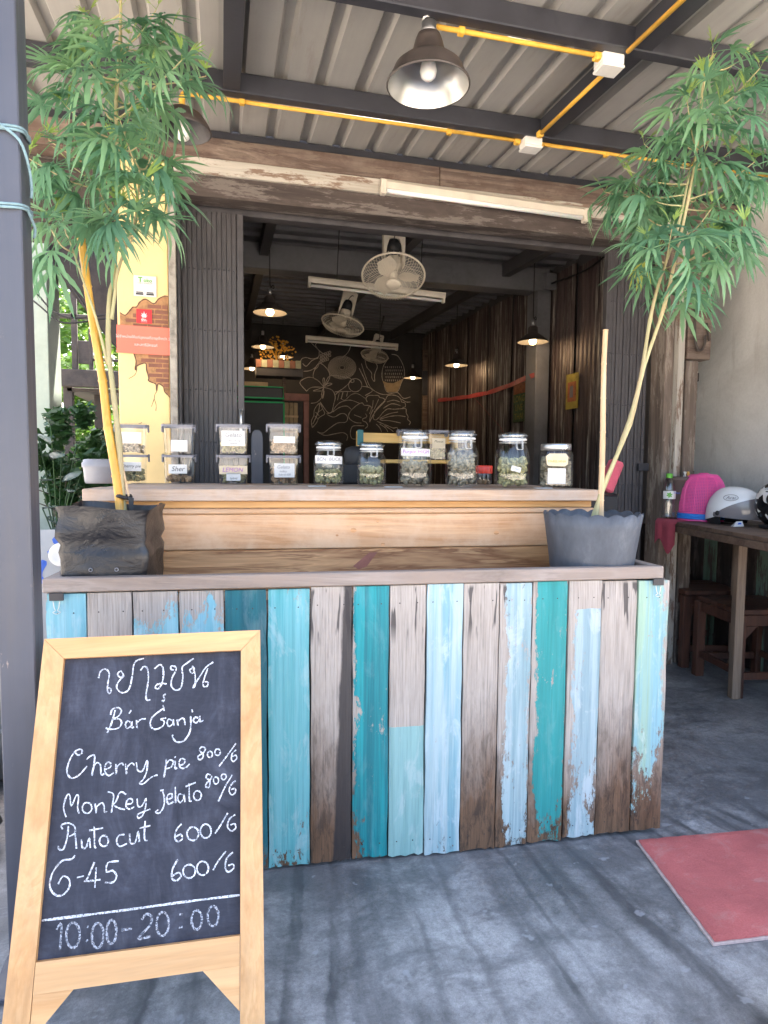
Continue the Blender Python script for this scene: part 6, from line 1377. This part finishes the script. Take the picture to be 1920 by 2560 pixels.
def plant(label, base, stems, tips, nleaf):
    o = thing('cannabis_plant', label, 'plant', base); B0 = Vector(base)
    for pts, r0 in stems:
        P = spline([Vector(p)-B0 for p in pts], 4); n = len(P)
        rad = [r0*(1-.55*i/(n-1))*(1.25 if i % 8 == 0 else 1.0) for i in range(n)]; MB().tube(P, rad, 8).build('stem', 'stem_tan', o)
    sk = [Vector(p) for pts, _ in stems for p in spline(pts, 6)]
    cnt = 0
    for t_ in tips:
        T = Vector(t_); best = min(sk, key=lambda s_: (s_-T).length+max(0, s_.z-T.z+.06)*1.5)
        m_ = (best+T)/2+Vector((0, 0, -.02)); P = spline([best-B0, m_-B0, T-B0], 4); MB().tube(P, [.0032-.0018*i/(len(P)-1) for i in range(len(P))], 5, caps=False).build('branch', 'stem_tan', o)
        outv = Vector((T.x-best.x, T.y-best.y, 0)); oa = math.atan2(outv.y, outv.x) if outv.length > .02 else random.uniform(0, 6.28)
        for k in range(nleaf):
            q = random.uniform(.5, 1.0); p = best.lerp(T, q)-B0+Vector((0, 0, -.012)); az = oa+random.uniform(-2.2, 2.2) if outv.length > .05 else k*1.05+random.uniform(-.4, .4)
            l_ = link('leaf', random.choice(YELLOW if random.random() < .008 else LEAVES), o, p); sc_ = random.uniform(.7, 1.08)*(.85+.3*(1-q)); l_.scale = (sc_,)*3
            l_.rotation_euler = (random.uniform(-.5, .5), R(random.uniform(-22, 55)), az); cnt += 1
        for k in range(2):
            l_ = link('leaf', random.choice(SHOOTS), o, T-B0); l_.scale = (random.uniform(.8, 1.5),)*3; l_.rotation_euler = (random.uniform(-.5, .5), R(random.uniform(-85, -45)), k*2.1+random.uniform(-.6, .6)); cnt += 1
    return o
def sca(pts, k): return [tuple(Vector((0, 0, EYE))+(Vector(p)-Vector((0, 0, EYE)))*k) for p in pts]
SL_ = [(-.287, 2.09, 1.05), (-.299, 2.116, 1.155), (-.309, 2.131, 1.328), (-.328, 2.149, 1.512), (-.338, 2.160, 1.624), (-.332, 2.169, 1.772), (-.318, 2.171, 1.834), (-.311, 2.18, 1.994), (-.306, 2.193, 2.191), (-.307, 2.206, 2.376), (-.293, 2.216, 2.562), (-.291, 2.23, 2.70)]
SL2 = [(-.327, 2.163, 1.70), (-.315, 2.16, 1.78), (-.305, 2.16, 1.85), (-.25, 2.14, 2.0), (-.235, 2.14, 2.15)]
SL3 = [(-.34, 2.155, 1.56), (-.37, 2.15, 1.70), (-.41, 2.15, 1.83), (-.44, 2.15, 1.93)]
plant('bushy cannabis plant on the left reaching above the photograph', (-.287, 2.09, 1.05), [(SL_, .0095), (SL2, .006), (SL3, .0045)], TIPS_L, 5)
SR_ = [(1.262, 1.99, 1.02), (1.266, 1.995, 1.092), (1.371, 1.987, 1.367), (1.427, 1.987, 1.563), (1.463, 1.993, 1.774), (1.498, 1.994, 1.914), (1.56, 1.99, 2.1), (1.60, 1.99, 2.3)]
SR2 = [(1.270, 1.985, 1.02), (1.287, 1.993, 1.156), (1.391, 1.985, 1.409), (1.440, 1.987, 1.606), (1.511, 1.985, 1.817), (1.554, 1.987, 1.999), (1.597, 1.99, 2.196), (1.632, 1.996, 2.406), (1.655, 2.006, 2.617), (1.70, 2.02, 2.72)]
plant('cannabis plant with two pale stems in the scalloped pot', (1.262, 1.99, 1.02), [(SR_, .0085), (SR2, .0080)], TIPS_R, 6)
o = tag(MB().tube(spline([(-.258, 2.09, 1.055), (-.29, 2.12, 1.20), (-.315, 2.14, 1.34)], 5), .0035, 6).build('dry_twig', 'bamboo_pale'), 'thin dry twig leaning in the grow bag', 'twig')

# ------------------------------------------------------------------ white board with blue lettering and a plate, behind the bag
plain('board_grey', (.36, .37, .38), .5, 0, .08, 6, .03)
o = thing('white_board', 'white board with blue brush lettering behind the grow bag', 'sign', (-.575, 2.36, .70), R(6)); o.rotation_euler = (R(-4), 0, R(6))
MB().prism([(-.075, .02), (-.05, .33), (.12, .33), (.12, -.69), (-.03, -.69)], -.005, .005).build('board', 'board_grey', o)
lt = MB(); ribbon(lt, [Vector((.05, -.006, .315)), Vector((.02, -.006, .295)), Vector((.04, -.006, .27)), Vector((.0, -.006, .25))], .014, Vector((0, -1, 0)), .0004); ribbon(lt, [Vector((-.04, -.006, .21)), Vector((-.01, -.006, .22)), Vector((-.025, -.006, .18)), Vector((-.012, -.006, .15)), Vector((.01, -.006, .155))], .014, Vector((0, -1, 0)), .0004); lt.build('lettering', 'ink_blue', o)
o = thing('plate', 'round white plate leaning against the board behind the bag', 'plate', (-.535, 2.262, .93)); pm = MB(); pm.lathe([(.0001, 0), (.05, .001), (.075, .010), (.078, .012), (.074, .013), (.05, .006), (.0001, .005)], 30); pm.xf(Matrix.Rotation(R(80), 4, 'X')).build('dish', 'white_plastic', o); o.location = (-.515, 2.29, .955); o.scale = (.5, .5, .5)

# ------------------------------------------------------------------ table on the right and what stands on it
TZ = .945
F0, F1 = Vector((2.625, 3.435)), Vector((2.165, 1.38)); td = (F1-F0).normalized(); tn_ = Vector((-td.y, td.x))
if tn_.x < 0: tn_ = -tn_
tb = thing('side_table', 'long narrow brown wooden table along the grey wall', 'table', (F0.x, F0.y, 0)); tb.rotation_euler = (0, 0, math.atan2(td.y, td.x))
LT = (F1-F0).length
for k in range(5): MB().box(-.0, LT, .004+k*.108, .108+k*.108, TZ-.022, TZ-(.0008 if k % 2 else 0), .002).build('top_board', 'table_wood_x' if 'table_wood_x' in MATS else 'table_wood', tb)
MB().box(-.0, LT, .0, .024, TZ-.062, TZ-.0235, .002).build('apron', 'table_wood', tb)
for x in (.54, 1.98): MB().box(x-.024, x+.024, .19, .238, 0, TZ-.0235, .003).build('leg', 'leg_wood', tb)
for x in (.06, 1.98): MB().box(x-.02, x+.02, .46, .50, 0, TZ-.0235, .003).build('leg', 'leg_wood', tb)
def onT(px, py, z=TZ): return (px, py, z)
# pink cloth draped over the far end
cl = MB(); v = []; nu, nv = 14, 12
for j in range(nv+1):
    for i in range(nu+1):
        u_ = .0+.26*i/nu; w_ = -.17+.34*j/nv
        p = F0+td*u_+tn_*max(w_, -.012); z = TZ+.003+.0015*math.sin(i*1.3+j) if w_ > -.012 else TZ-(-.012-w_)*(1-.25*math.sin(i*.5)); v.append((p.x-F0.x-.004*math.sin(i*.9)*(w_ < 0), p.y-F0.y-.006*math.sin(i*.9)*(w_ < 0), z-TZ))
cl.add(v, [(j*(nu+1)+i, j*(nu+1)+i+1, (j+1)*(nu+1)+i+1, (j+1)*(nu+1)+i) for j in range(nv) for i in range(nu)], True); tag(cl.build('pink_towel', 'pink_cloth'), 'dull pink cloth hanging over the far corner of the table', 'cloth').location = (F0.x, F0.y, TZ)
bt = thing('water_bottle', 'clear plastic water bottle with green cap on the pink cloth', 'bottle', onT(2.63, 3.345, TZ+.006))
pr = [(.0001, .004), (.032, .002), (.038, .012), (.036, .03), (.039, .045), (.035, .062), (.039, .078), (.035, .094), (.039, .112), (.039, .175), (.036, .20), (.024, .232), (.015, .247), (.015, .262)]
MB().lathe(pr, 24).build('body', 'bottle_plastic', bt); MB().lathe([(.0175, .248), (.0185, .252), (.0185, .272), (.016, .275), (.0001, .276)], 20).build('cap', 'ink_green', bt)
mb = MB(); v = []
for i in range(17): a = R(-90-14.2-75+150*i/16); v += [(.0395*math.cos(a), .0395*math.sin(a), .122), (.0395*math.cos(a), .0395*math.sin(a), .170)]
mb.add(v, [(2*i, 2*i+1, 2*i+3, 2*i+2) for i in range(16)], True); lab_o = mb.build('label', 'paper', bt)
lg = MB()
for k in range(6):
    a = k*1.047+.3; d = Vector((math.cos(a), math.sin(a))); s2 = Vector((-d.y, d.x)); pts2 = [Vector((-.012, .004))+q for q in (Vector((0, 0)), d*.010+s2*.005, d*.020, d*.010-s2*.005)]
    lg.add([((.0405)*math.cos(R(-104)+p.x/.04), .0405*math.sin(R(-104)+p.x/.04), .142+p.y) for p in pts2], [(0, 1, 2, 3)])
lg.build('printed_leaf', 'ink_green', lab_o); text('print', 'น้ำทิพย์', .015, 'ink_blue', lab_o, face_y(.022, -.0418, .158, R(-10)))
o = thing('ash_pot', 'brown plastic pot full of cigarette ends behind the water bottle', 'pot', onT(2.735, 3.375)); MB().lathe([(.0001, .002), (.058, .002), (.062, .02), (.078, .235), (.084, .240), (.084, .262), (.079, .262), (.074, .225), (.0001, .222)], 32).build('pot_wall', 'brown_pot', o); MB().lathe([(.0001, .25), (.04, .252), (.075, .24)], 20).build('soil', 'soil', o)
for k in range(6):
    a = random.uniform(3.4, 6.0); r_ = random.uniform(.01, .05); b0 = Vector((r_*math.cos(a), r_*math.sin(a)-.01, .245)); d = Vector((random.uniform(-.5, .5), random.uniform(-.3, .1), 1)).normalized(); MB().tube([b0, b0+d*.05], .005, 8).build('cigarette_end', 'cigarette' if k % 3 else 'paper', o)
# basket: two pink covers and blue ones nested
bk = thing('food_basket', 'upturned pink plastic basket with blue rims nested beneath', 'basket', onT(2.815, 3.275)); bk.scale = (.84, .84, .9); RB = .158
def shell(r_): return .318 if False else r_
wall = [(.160, .052), (.158, .10), (.153, .16), (.143, .215), (.124, .262), (.098, .296)]
vr = MB(); hr = MB()
for k in range(84):
    a = 2*math.pi*k/84; vr.tube([(r_*math.cos(a), r_*math.sin(a), z) for r_, z in wall], .0030 if k % 7 else .0055, 4, caps=False)
def wr_(z):
    for (r0, z0), (r1, z1) in zip(wall, wall[1:]):
        if z0 <= z <= z1: return r0+(r1-r0)*(z-z0)/(z1-z0)
    return wall[-1][0]
z = .06
while z < .295: hr.tube([(wr_(z)*math.cos(a), wr_(z)*math.sin(a), z) for a in [2*math.pi*i/42 for i in range(42)]], .0026, 4, close=True); z += .0095
vr.build('upright_ribs', 'pink_plastic', bk); hr.build('hoops', 'pink_plastic', bk)
MB().lathe([(.154, .054), (.151, .10), (.146, .16), (.136, .213), (.117, .258), (.09, .29)], 40).build('inner_basket', 'pink_inner' if 'pink_inner' in MATS else plain('pink_inner', (.45, .06, .36), .5, 0, .1, 10, .05), bk)
MB().lathe([(.101, .290), (.099, .299), (.085, .308), (.035, .312), (.033, .317), (.02, .319), (.0001, .319)], 36).build('crown', 'pink_plastic', bk)
MB().lathe([(.163, .0), (.169, .001), (.169, .012), (.163, .013)], 44).build('lower_rim', 'pink_plastic', bk); MB().lathe([(.162, .050), (.168, .051), (.168, .060), (.162, .061)], 44).build('upper_rim', 'pink_plastic', bk)
for z in (.014, .032): MB().lathe([(.165, z), (.172, z+.001), (.172, z+.006), (.167, z+.007), (.167, z+.014), (.172, z+.0145), (.171, z+.017), (.165, z+.018)], 44).build('blue_rim', 'blue_plastic', bk)
# white open helmet
def helmet_shell(mb, rx, ry, rz_, z0, nu=36, nv=16, cut=None):
    v = []; f = []
    for j in range(nv+1):
        th = math.pi*.5*j/nv
        for i in range(nu):
            a = 2*math.pi*i/nu; x = rx*math.cos(a)*math.sin(math.pi/2-th); y = ry*math.sin(a)*math.sin(math.pi/2-th); z = z0+rz_*math.sin(th)
            v.append((x, y, z))
    f = [(j*nu+i, j*nu+(i+1) % nu, (j+1)*nu+(i+1) % nu, (j+1)*nu+i) for j in range(nv) for i in range(nu)]
    return mb.add(v, f, True)
hm = thing('white_helmet', 'white open face motorcycle helmet with a smoky visor', 'helmet', onT(2.80, 3.02), R(-80)); hm.scale = (.93, .93, .93)
# local: -y faces the camera side (left of helmet), +x is toward the face
mb = MB(); v = []; f = []; nu, nv = 40, 18
for j in range(nv+1):
    for i in range(nu):
        a = 2*math.pi*i/nu; q = j/nv; fr = math.cos(a)
        low = .060+.075*max(0, fr)**1.2-.045*max(0, -fr)**.6+.0*q      # rim is higher in front
        z = low+(.228-low)*math.sin(q*math.pi/2); rr = math.cos(q*math.pi/2)**.80 if q < 1 else .001
        bulge = 1.0+.04*math.sin(q*math.pi)
        v.append((.158*fr*rr*bulge-.004, .125*math.sin(a)*rr*bulge, z))
f = [(j*nu+i, j*nu+(i+1) % nu, (j+1)*nu+(i+1) % nu, (j+1)*nu+i) for j in range(nv) for i in range(nu)]
mb.add(v, f, True).build('shell', 'helmet_white', hm)
mb = MB(); v = []; n = 22
for i in range(n+1):
    a = R(-100+200*i/n); c_ = math.cos(a)
    v += [(.168*c_+.012*max(0, c_), .133*math.sin(a), .075+.090*max(0, c_)**.8), (.175*c_+.030*max(0, c_), .136*math.sin(a), .060+.02*max(0, c_)), (.168*c_+.022*max(0, c_), .133*math.sin(a), .048-.012*max(0, c_))]
mb.add(v, [(3*i+k, 3*i+3+k, 3*i+4+k, 3*i+1+k) for i in range(n) for k in (0, 1)], True).build('visor', 'visor', hm)
mb = MB(); mb.lathe([(.0001, -.136), (.012, -.136), (.014, -.132), (.014, -.125)], 18); mb.xf(Matrix.Translation((.0, 0, .072)) @ Matrix.Rotation(R(-90), 4, 'X') @ Matrix.Scale(1, 4)); 
MB().lathe([(.0001, .006), (.011, .006), (.014, .002), (.014, -.006)], 18).xf(Matrix.Translation((.0, -.134, .070)) @ Matrix.Rotation(R(90), 4, 'X')).build('visor_screw', 'rubber', hm)
mb = MB(); v = []; n = 20
for i in range(n+1):
    a = R(85+190*i/n); v += [(.150*math.cos(a), .120*math.sin(a), .062), (.156*math.cos(a), .124*math.sin(a), .03), (.146*math.cos(a), .116*math.sin(a), .002)]
mb.add(v, [(3*i+k, 3*i+3+k, 3*i+4+k, 3*i+1+k) for i in range(n) for k in (0, 1)], True).build('neck_pad', 'rubber', hm)
o_ = text('badge', 'Arai', .030, 'ink_grey', hm, Matrix.Translation((.075, -.121, .165)) @ Matrix.Rotation(R(20), 4, 'Z') @ Matrix.Rotation(R(62), 4, 'X'), shear=.2)
bd = MB(); bd.tube([Vector((.075, -.1205, .165))+Matrix.Rotation(R(20), 3, 'Z') @ Matrix.Rotation(R(62), 3, 'X') @ Vector((.040*math.cos(a), .020*math.sin(a), 0)) for a in [2*math.pi*i/24 for i in range(24)]], .0016, 4, close=True); bd.build('badge_ring', 'ink_grey', hm)
# black and white full face helmet
t = Mt('helmet_graphic'); n1 = t.noise(t.co((1, 1, 1)), 9, 2, .45, 1.6); t.set(Base_Color=t.ramp(n1, [(.50, (.012, .012, .014)), (.52, (.72, .72, .70))]), Roughness=.22); MATS['helmet_graphic'] = t.m
hb_ = thing('full_face_helmet', 'black full face helmet with white graphics at the right edge', 'helmet', onT(2.83, 2.70), R(-72)); hb_.scale = (.95, .95, .95)
mb = MB(); v = []; nu, nv = 40, 22
for j in range(nv+1):
    for i in range(nu):
        a = 2*math.pi*i/nu; fr = math.cos(a); ph = math.pi*(.06+.94*j/nv)-math.pi/2; z = .135+.13*math.sin(ph); rr = max(.001, math.cos(ph))**.75
        x = .155*fr*rr+(.028*max(0, fr)**2 if z < .13 else 0); v.append((x, .128*math.sin(a)*rr, z))
f = [(j*nu+i, j*nu+(i+1) % nu, (j+1)*nu+(i+1) % nu, (j+1)*nu+i) for j in range(nv) for i in range(nu)]; mb.add(v, f, True).build('shell', 'helmet_graphic', hb_)
mb = MB(); v = []; n = 20
for i in range(n+1):
    a = R(-88+176*i/n); c_ = math.cos(a); v += [((.160)*c_+.012, .134*math.sin(a), .205), ((.168)*c_+.012, .137*math.sin(a), .165), (.166*c_+.016, .136*math.sin(a), .125)]
mb.add(v, [(3*i+k, 3*i+3+k, 3*i+4+k, 3*i+1+k) for i in range(n) for k in (0, 1)], True).build('visor', 'amber', hb_)
MB().lathe([(.0001, .008), (.03, .008), (.036, .002), (.036, -.008)], 24).xf(Matrix.Translation((-.002, -.130, .165)) @ Matrix.Rotation(R(90), 4, 'X')).build('visor_hub', 'rubber', hb_)
text('lettering', 'RS', .045, 'paper', hb_, Matrix.Translation((.02, -.134, .075)) @ Matrix.Rotation(R(4), 4, 'Z') @ Matrix.Rotation(R(95), 4, 'X'), shear=.3, bold=.001)
MB().lathe([(.095, .0), (.12, .004), (.125, .018), (.10, .024)], 30).build('neck_roll', 'rubber', hb_)
o = tag(MB().add([(-.03, 0, 0), (.03, -.01, .002), (.034, .02, .004), (-.02, .03, .0), (-.012, .0, .028), (.022, -.004, .030), (.016, .014, .026)], [(0, 1, 5, 4), (1, 2, 6, 5), (2, 3, 4, 6), (4, 5, 6), (3, 0, 4)]).build('crumpled_packet', 'paper'), 'crumpled white and blue packet between the helmets', 'packet'); o.location = onT(2.69, 2.86, TZ+.001)
ribbon_ = MB(); ribbon_.add([(-.010, -.004, .012), (.012, -.007, .014), (.010, -.0065, .022), (-.006, -.005, .022)], [(0, 1, 2, 3)]); ribbon_.xf(Matrix.Translation((0, -.0035, 0))).build('print', 'ink_blue', o)

# ------------------------------------------------------------------ stools
def stool(label, p, rz):
    o = thing('wooden_stool', label, 'stool', p, rz, 'dark stools under the table'); a = .19
    for k in range(3): MB().box(-a-.01, a+.01, -a-.01+k*.134, -a-.01+k*.134+.132, .462, .49-(.001 if k == 1 else 0), .003).build('seat_board', 'stool_wood', o)
    for sx_ in (-1, 1):
        for sy in (-1, 1): MB().box(sx_*a-.026, sx_*a+.026, sy*a-.026, sy*a+.026, 0, .461, .004).build('leg', 'stool_wood', o)
    for s2 in (-1, 1):
        MB().box(-a+.027, a-.027, s2*a-.012, s2*a+.012, .40, .460, .002).build('seat_rail', 'stool_wood', o); MB().box(s2*a-.012, s2*a+.012, -a+.027, a-.027, .40, .460, .002).build('seat_rail', 'stool_wood', o)
        MB().box(-a+.027, a-.027, s2*a-.010, s2*a+.010, .10, .14, .002).build('stretcher', 'stool_wood', o); MB().box(s2*a-.010, s2*a+.010, -a+.027, a-.027, .12, .16, .002).build('stretcher', 'stool_wood', o)
    for (x, y, rx_) in ((-a, -a, 0), (a, -a, 0)):
        s2 = 1 if x < 0 else -1; MB().prism([(x+s2*.027, .398), (x+s2*.10, .398), (x+s2*.027, .32)], y-.008, y+.008).build('brace', 'stool_wood', o)
    return o
stool('dark brown stool under the table beside the planter', (3.055, 3.545, 0), R(-12)); stool('dark brown stool cut by the right edge of the photograph', (2.955, 3.02, 0), R(-10))

# ------------------------------------------------------------------ red mat, white tub, bits on the floor
mt_ = thing('red_mat', 'worn red doormat lying on the concrete at the right', 'mat', (1.34, 1.789, 0)); 
M0, M1, M2 = Vector((0, 0)), Vector((-.095, -.452)), Vector((.95, -.085)); e1 = M1-M0; e2 = M2-M0
mb = MB(); nx, ny = 40, 24; v = []
for j in range(ny+1):
    for i in range(nx+1):
        p = e2*(i/nx)+e1*(j/ny); ed = i in (0, nx) or j in (0, ny); v.append((p.x+random.uniform(-.0015, .0015)*ed, p.y+random.uniform(-.0015, .0015)*ed, .014+random.uniform(-.0009, .0009)-.003*ed+.002*math.sin(i*.35)*math.sin(j*.4)))
mb.add(v, [(j*(nx+1)+i, j*(nx+1)+i+1, (j+1)*(nx+1)+i+1, (j+1)*(nx+1)+i) for j in range(ny) for i in range(nx)]); mb.build('pile', 'mat_red', mt_)
c4 = [M0, e2, e1+e2, e1]; cen = (e1+e2)/2; c4 = [cen+(p-cen)*1.008+(p-cen).normalized()*.003 for p in c4]
MB().add([(p.x, p.y, z) for z in (.0015, .0085) for p in c4], [(0, 1, 2, 3), (7, 6, 5, 4)]+[(i, (i+1) % 4, 4+(i+1) % 4, 4+i) for i in range(4)]).build('backing', 'mat_back', mt_)
o = thing('white_basin', 'white plastic basin rim cut by the lower right corner', 'basin', (1.25, .97, 0)); MB().lathe([(.0001, .004), (.10, .004), (.115, .02), (.135, .11), (.148, .113), (.148, .120), (.13, .122), (.108, .02), (.0001, .012)], 40).build('basin_wall', 'white_plastic', o)
MB().lathe([(.0001, .10), (.05, .102), (.13, .112)], 40).build('lid', 'helmet_white', o)
# ------------------------------------------------------------------ beyond the left end: wall, eaves, deck, trees
plain('stone_dark', (.085, .08, .074), .9, 0, .35, 14, .6)
st_ = thing('rubble_heap', 'low heap of rough dark stones left of the steel post', 'stones', (-.95, 2.3, 0))
for k in range(16):
    bm_ = bud_mesh(40+k, 2); mb = MB().bm(bm_); q = random.uniform(.07, .12); mb.xf(Matrix.Diagonal((q*1.2, q, q*.8, 1))); mb.build('stone', 'stone_dark', st_, (random.uniform(-.16, .16), -.62+k*.085, random.uniform(.05, .13)))
tag(MB().box(-1.42, -1.15, 4.9, 5.25, .70, 3.6, .004).build('pale_pier', 'pale_wall'), 'pale green rendered pier beside the left steel post', 'pier')
ev = thing('house_eaves', 'dark boarded eaves of the house behind the yellow pillar', 'eaves', (-.9, 5, 2.5))
def prism3(a, b, mat, n): # polygon a (x,y,z list) joined to b
    k = len(a); return W(ev, MB().add(a+b, [tuple(range(k)), tuple(range(2*k-1, k-1, -1))]+[(i, (i+1) % k, k+(i+1) % k, k+i) for i in range(k)])).build(n, mat, ev)
prism3([(-1.25, 5.0, 2.76), (-.70, 5.0, 2.05), (-.62, 5.0, 2.05), (-.62, 5.0, 3.6), (-1.25, 5.0, 3.6)], [(-1.25, 5.4, 2.76), (-.70, 5.4, 2.05), (-.62, 5.4, 2.05), (-.62, 5.4, 3.6), (-1.25, 5.4, 3.6)], 'dark_wood', 'gable_board')
for k in range(7): W(ev, MB().box(-1.9, -.512, 3.605, 3.63, 2.36+k*.102, 2.455+k*.102, .003)).build('louvre_board', 'dark_wood', ev)
dk = thing('timber_deck', 'dark raised timber deck with railing beyond the left passage', 'deck', (-1.5, 8, 0))
def kb(n, *a): return W(dk, MB().box(*a, .005)).build(n, 'dark_wood', dk)
kb('deck_post', -1.74, -1.64, 8.0, 8.1, 0, 2.2); kb('deck_post', -1.47, -1.36, 8.3, 8.4, 0, 2.3); kb('deck_post', -.9, -.8, 8.0, 8.1, 0, 2.3)
kb('deck_edge', -1.75, -.5, 7.9, 8.0, 2.13, 2.32); kb('deck_floor', -1.7, -.5, 8.0, 9.6, 2.08, 2.125)
kb('rail_post', -1.64, -1.58, 8.0, 8.06, 2.32, 3.3); kb('rail_panel', -1.575, -1.44, 8.02, 8.05, 2.40, 2.66); kb('top_rail', -1.9, -.5, 8.0, 8.05, 2.90, 2.95); kb('mid_rail', -1.44, -.6, 8.02, 8.05, 2.44, 2.47); kb('rail_post', -1.46, -1.42, 8.0, 8.06, 2.32, 2.8); kb('rail_post', -1.87, -1.83, 8.0, 8.05, 2.0, 2.93)
for lab, pts_ in [('black cable sagging past the pale pier, upper one', [(-1.22, 4.6, 2.40), (-1.13, 4.6, 2.33), (-1.05, 4.6, 2.24), (-.93, 4.6, 2.20), (-.70, 4.6, 2.24)]), ('black cable sagging past the pale pier, lower one', [(-1.22, 4.62, 2.34), (-1.13, 4.62, 2.27), (-1.05, 4.62, 2.20), (-.96, 4.62, 2.17), (-.70, 4.62, 2.22)]), ('black cable hanging under the dark eaves', [(-1.10, 4.7, 2.62), (-.95, 4.7, 2.42), (-.82, 4.7, 2.22), (-.70, 4.7, 2.06), (-.6, 4.7, 1.98)])]:
    tag(MB().tube(spline(pts_, 5), .006, 6).build('cable', 'rubber'), lab, 'cable', 'cables by the pale pier')
def leafcloud(n, cen, rad, size, rn):
    v = []; f = []; cl_ = [(Vector((rn.gauss(0, .5), rn.gauss(0, .5), rn.gauss(0, .45))), rn.uniform(.18, .38)) for _ in range(22)]
    for i in range(n):
        c0, rr = rn.choice(cl_); d = Vector((rn.gauss(0, 1), rn.gauss(0, 1), rn.gauss(0, 1))).normalized()*rr*rn.random()**.4; p = c0+d; p = Vector((p.x*rad[0], p.y*rad[1], p.z*rad[2]))+cen
        q = Vector((rn.gauss(0, 1), rn.gauss(0, 1), rn.gauss(0, .6))).normalized(); s2 = q.orthogonal().normalized(); s_ = size*rn.uniform(.6, 1.4); b0 = len(v)
        v += [p-q*s_, p+s2*s_*.42, p+q*s_, p-s2*s_*.42]; f.append((b0, b0+1, b0+2, b0+3))
    return v, f
def tree(label, p, h, rad, n, size, mat, seed, name='tree', cat='tree'):
    rn = random.Random(seed); o = thing(name, label, cat, p)
    tk = MB(); tk.tube(spline([(0, 0, -.02), (.05*h*.2, 0, h*.35), (-.02*h, .02, h*.7), (0, 0, h)], 4), [max(.004, .045*h*(1-.8*i/12)) for i in range(13)], 8)
    for k in range(7):
        a = rn.uniform(0, 6.28); z0 = h*rn.uniform(.4, .8); tk.tube(spline([(0, 0, z0), (rad[0]*.3*math.cos(a), rad[1]*.3*math.sin(a), z0+h*.1), (rad[0]*.75*math.cos(a), rad[1]*.75*math.sin(a), z0+h*.22)], 3), [.018*h*(1-.8*i/6) for i in range(7)], 6)
    tk.build('trunk', 'trunk', o); v, f = leafcloud(n, Vector((0, 0, h)), rad, size, rn); MB().add(v, f).build('crown', mat, o); return o
tree('tall sunlit tree behind the deck, nearest the pale pier', (-2.9, 12.0, -.02), 3.6, (1.9, 1.9, 1.9), 5200, .085, 'tree_leaf', 1)
tree('sunlit tree behind the deck, close to the yellow pillar', (-1.5, 13.5, -.02), 3.4, (1.7, 1.7, 2.2), 5200, .085, 'tree_leaf', 2)
tree('low sunlit tree below the deck at the left passage', (-1.9, 10.6, -.02), 1.7, (1.1, 1.1, 1.0), 3600, .07, 'tree_leaf', 3)
tree('tall background tree with a dense crown above the eaves', (-4.2, 16, -.02), 5.2, (2.6, 2.6, 2.2), 4500, .12, 'tree_leaf', 4)
tree('dark leafy shrub growing on the terrace ledge', (-1.00, 4.55, .70), .45, (.30, .30, .45), 2200, .04, 'shrub_leaf', 5, 'shrub', 'shrub')
tree('dark leafy shrub at the back of the terrace ledge', (-.95, 5.6, .70), .42, (.36, .36, .42), 2200, .045, 'shrub_leaf', 6, 'shrub', 'shrub')
ph = thing('philodendron', 'plant with broad glossy leaves in front of the dark shrubs', 'plant', (-.95, 4.15, .70))
for k in range(13):
    mb = MB(); L = random.uniform(.11, .17); v = []; n = 6
    for i in range(n+1):
        q = i/n; w_ = L*.24*math.sin(math.pi*q*.98+.02)**.7 if i < n else 0; v += [(L*q, w_, -.10*L*q*q+.01), (L*q, 0, -.12*L*q*q), (L*q, -w_, -.10*L*q*q+.01)]
    mb.add(v, [(3*i+k2, 3*i+3+k2, 3*i+4+k2, 3*i+1+k2) for i in range(n) for k2 in (0, 1)], True); z = .12+.055*k; x = random.uniform(-.15, .15); y = random.uniform(-.1, .1)
    mb.build('leaf', 'shrub_gloss', ph, (x, y, z), (random.uniform(-.4, .4), R(random.uniform(-20, 25)), random.uniform(-2.6, -.5)))
    MB().tube(spline([(0, 0, 0), (x*.5, y*.5, z*.6), (x, y, z)], 3), .004, 5).build('stalk', 'shrub_leaf', ph)
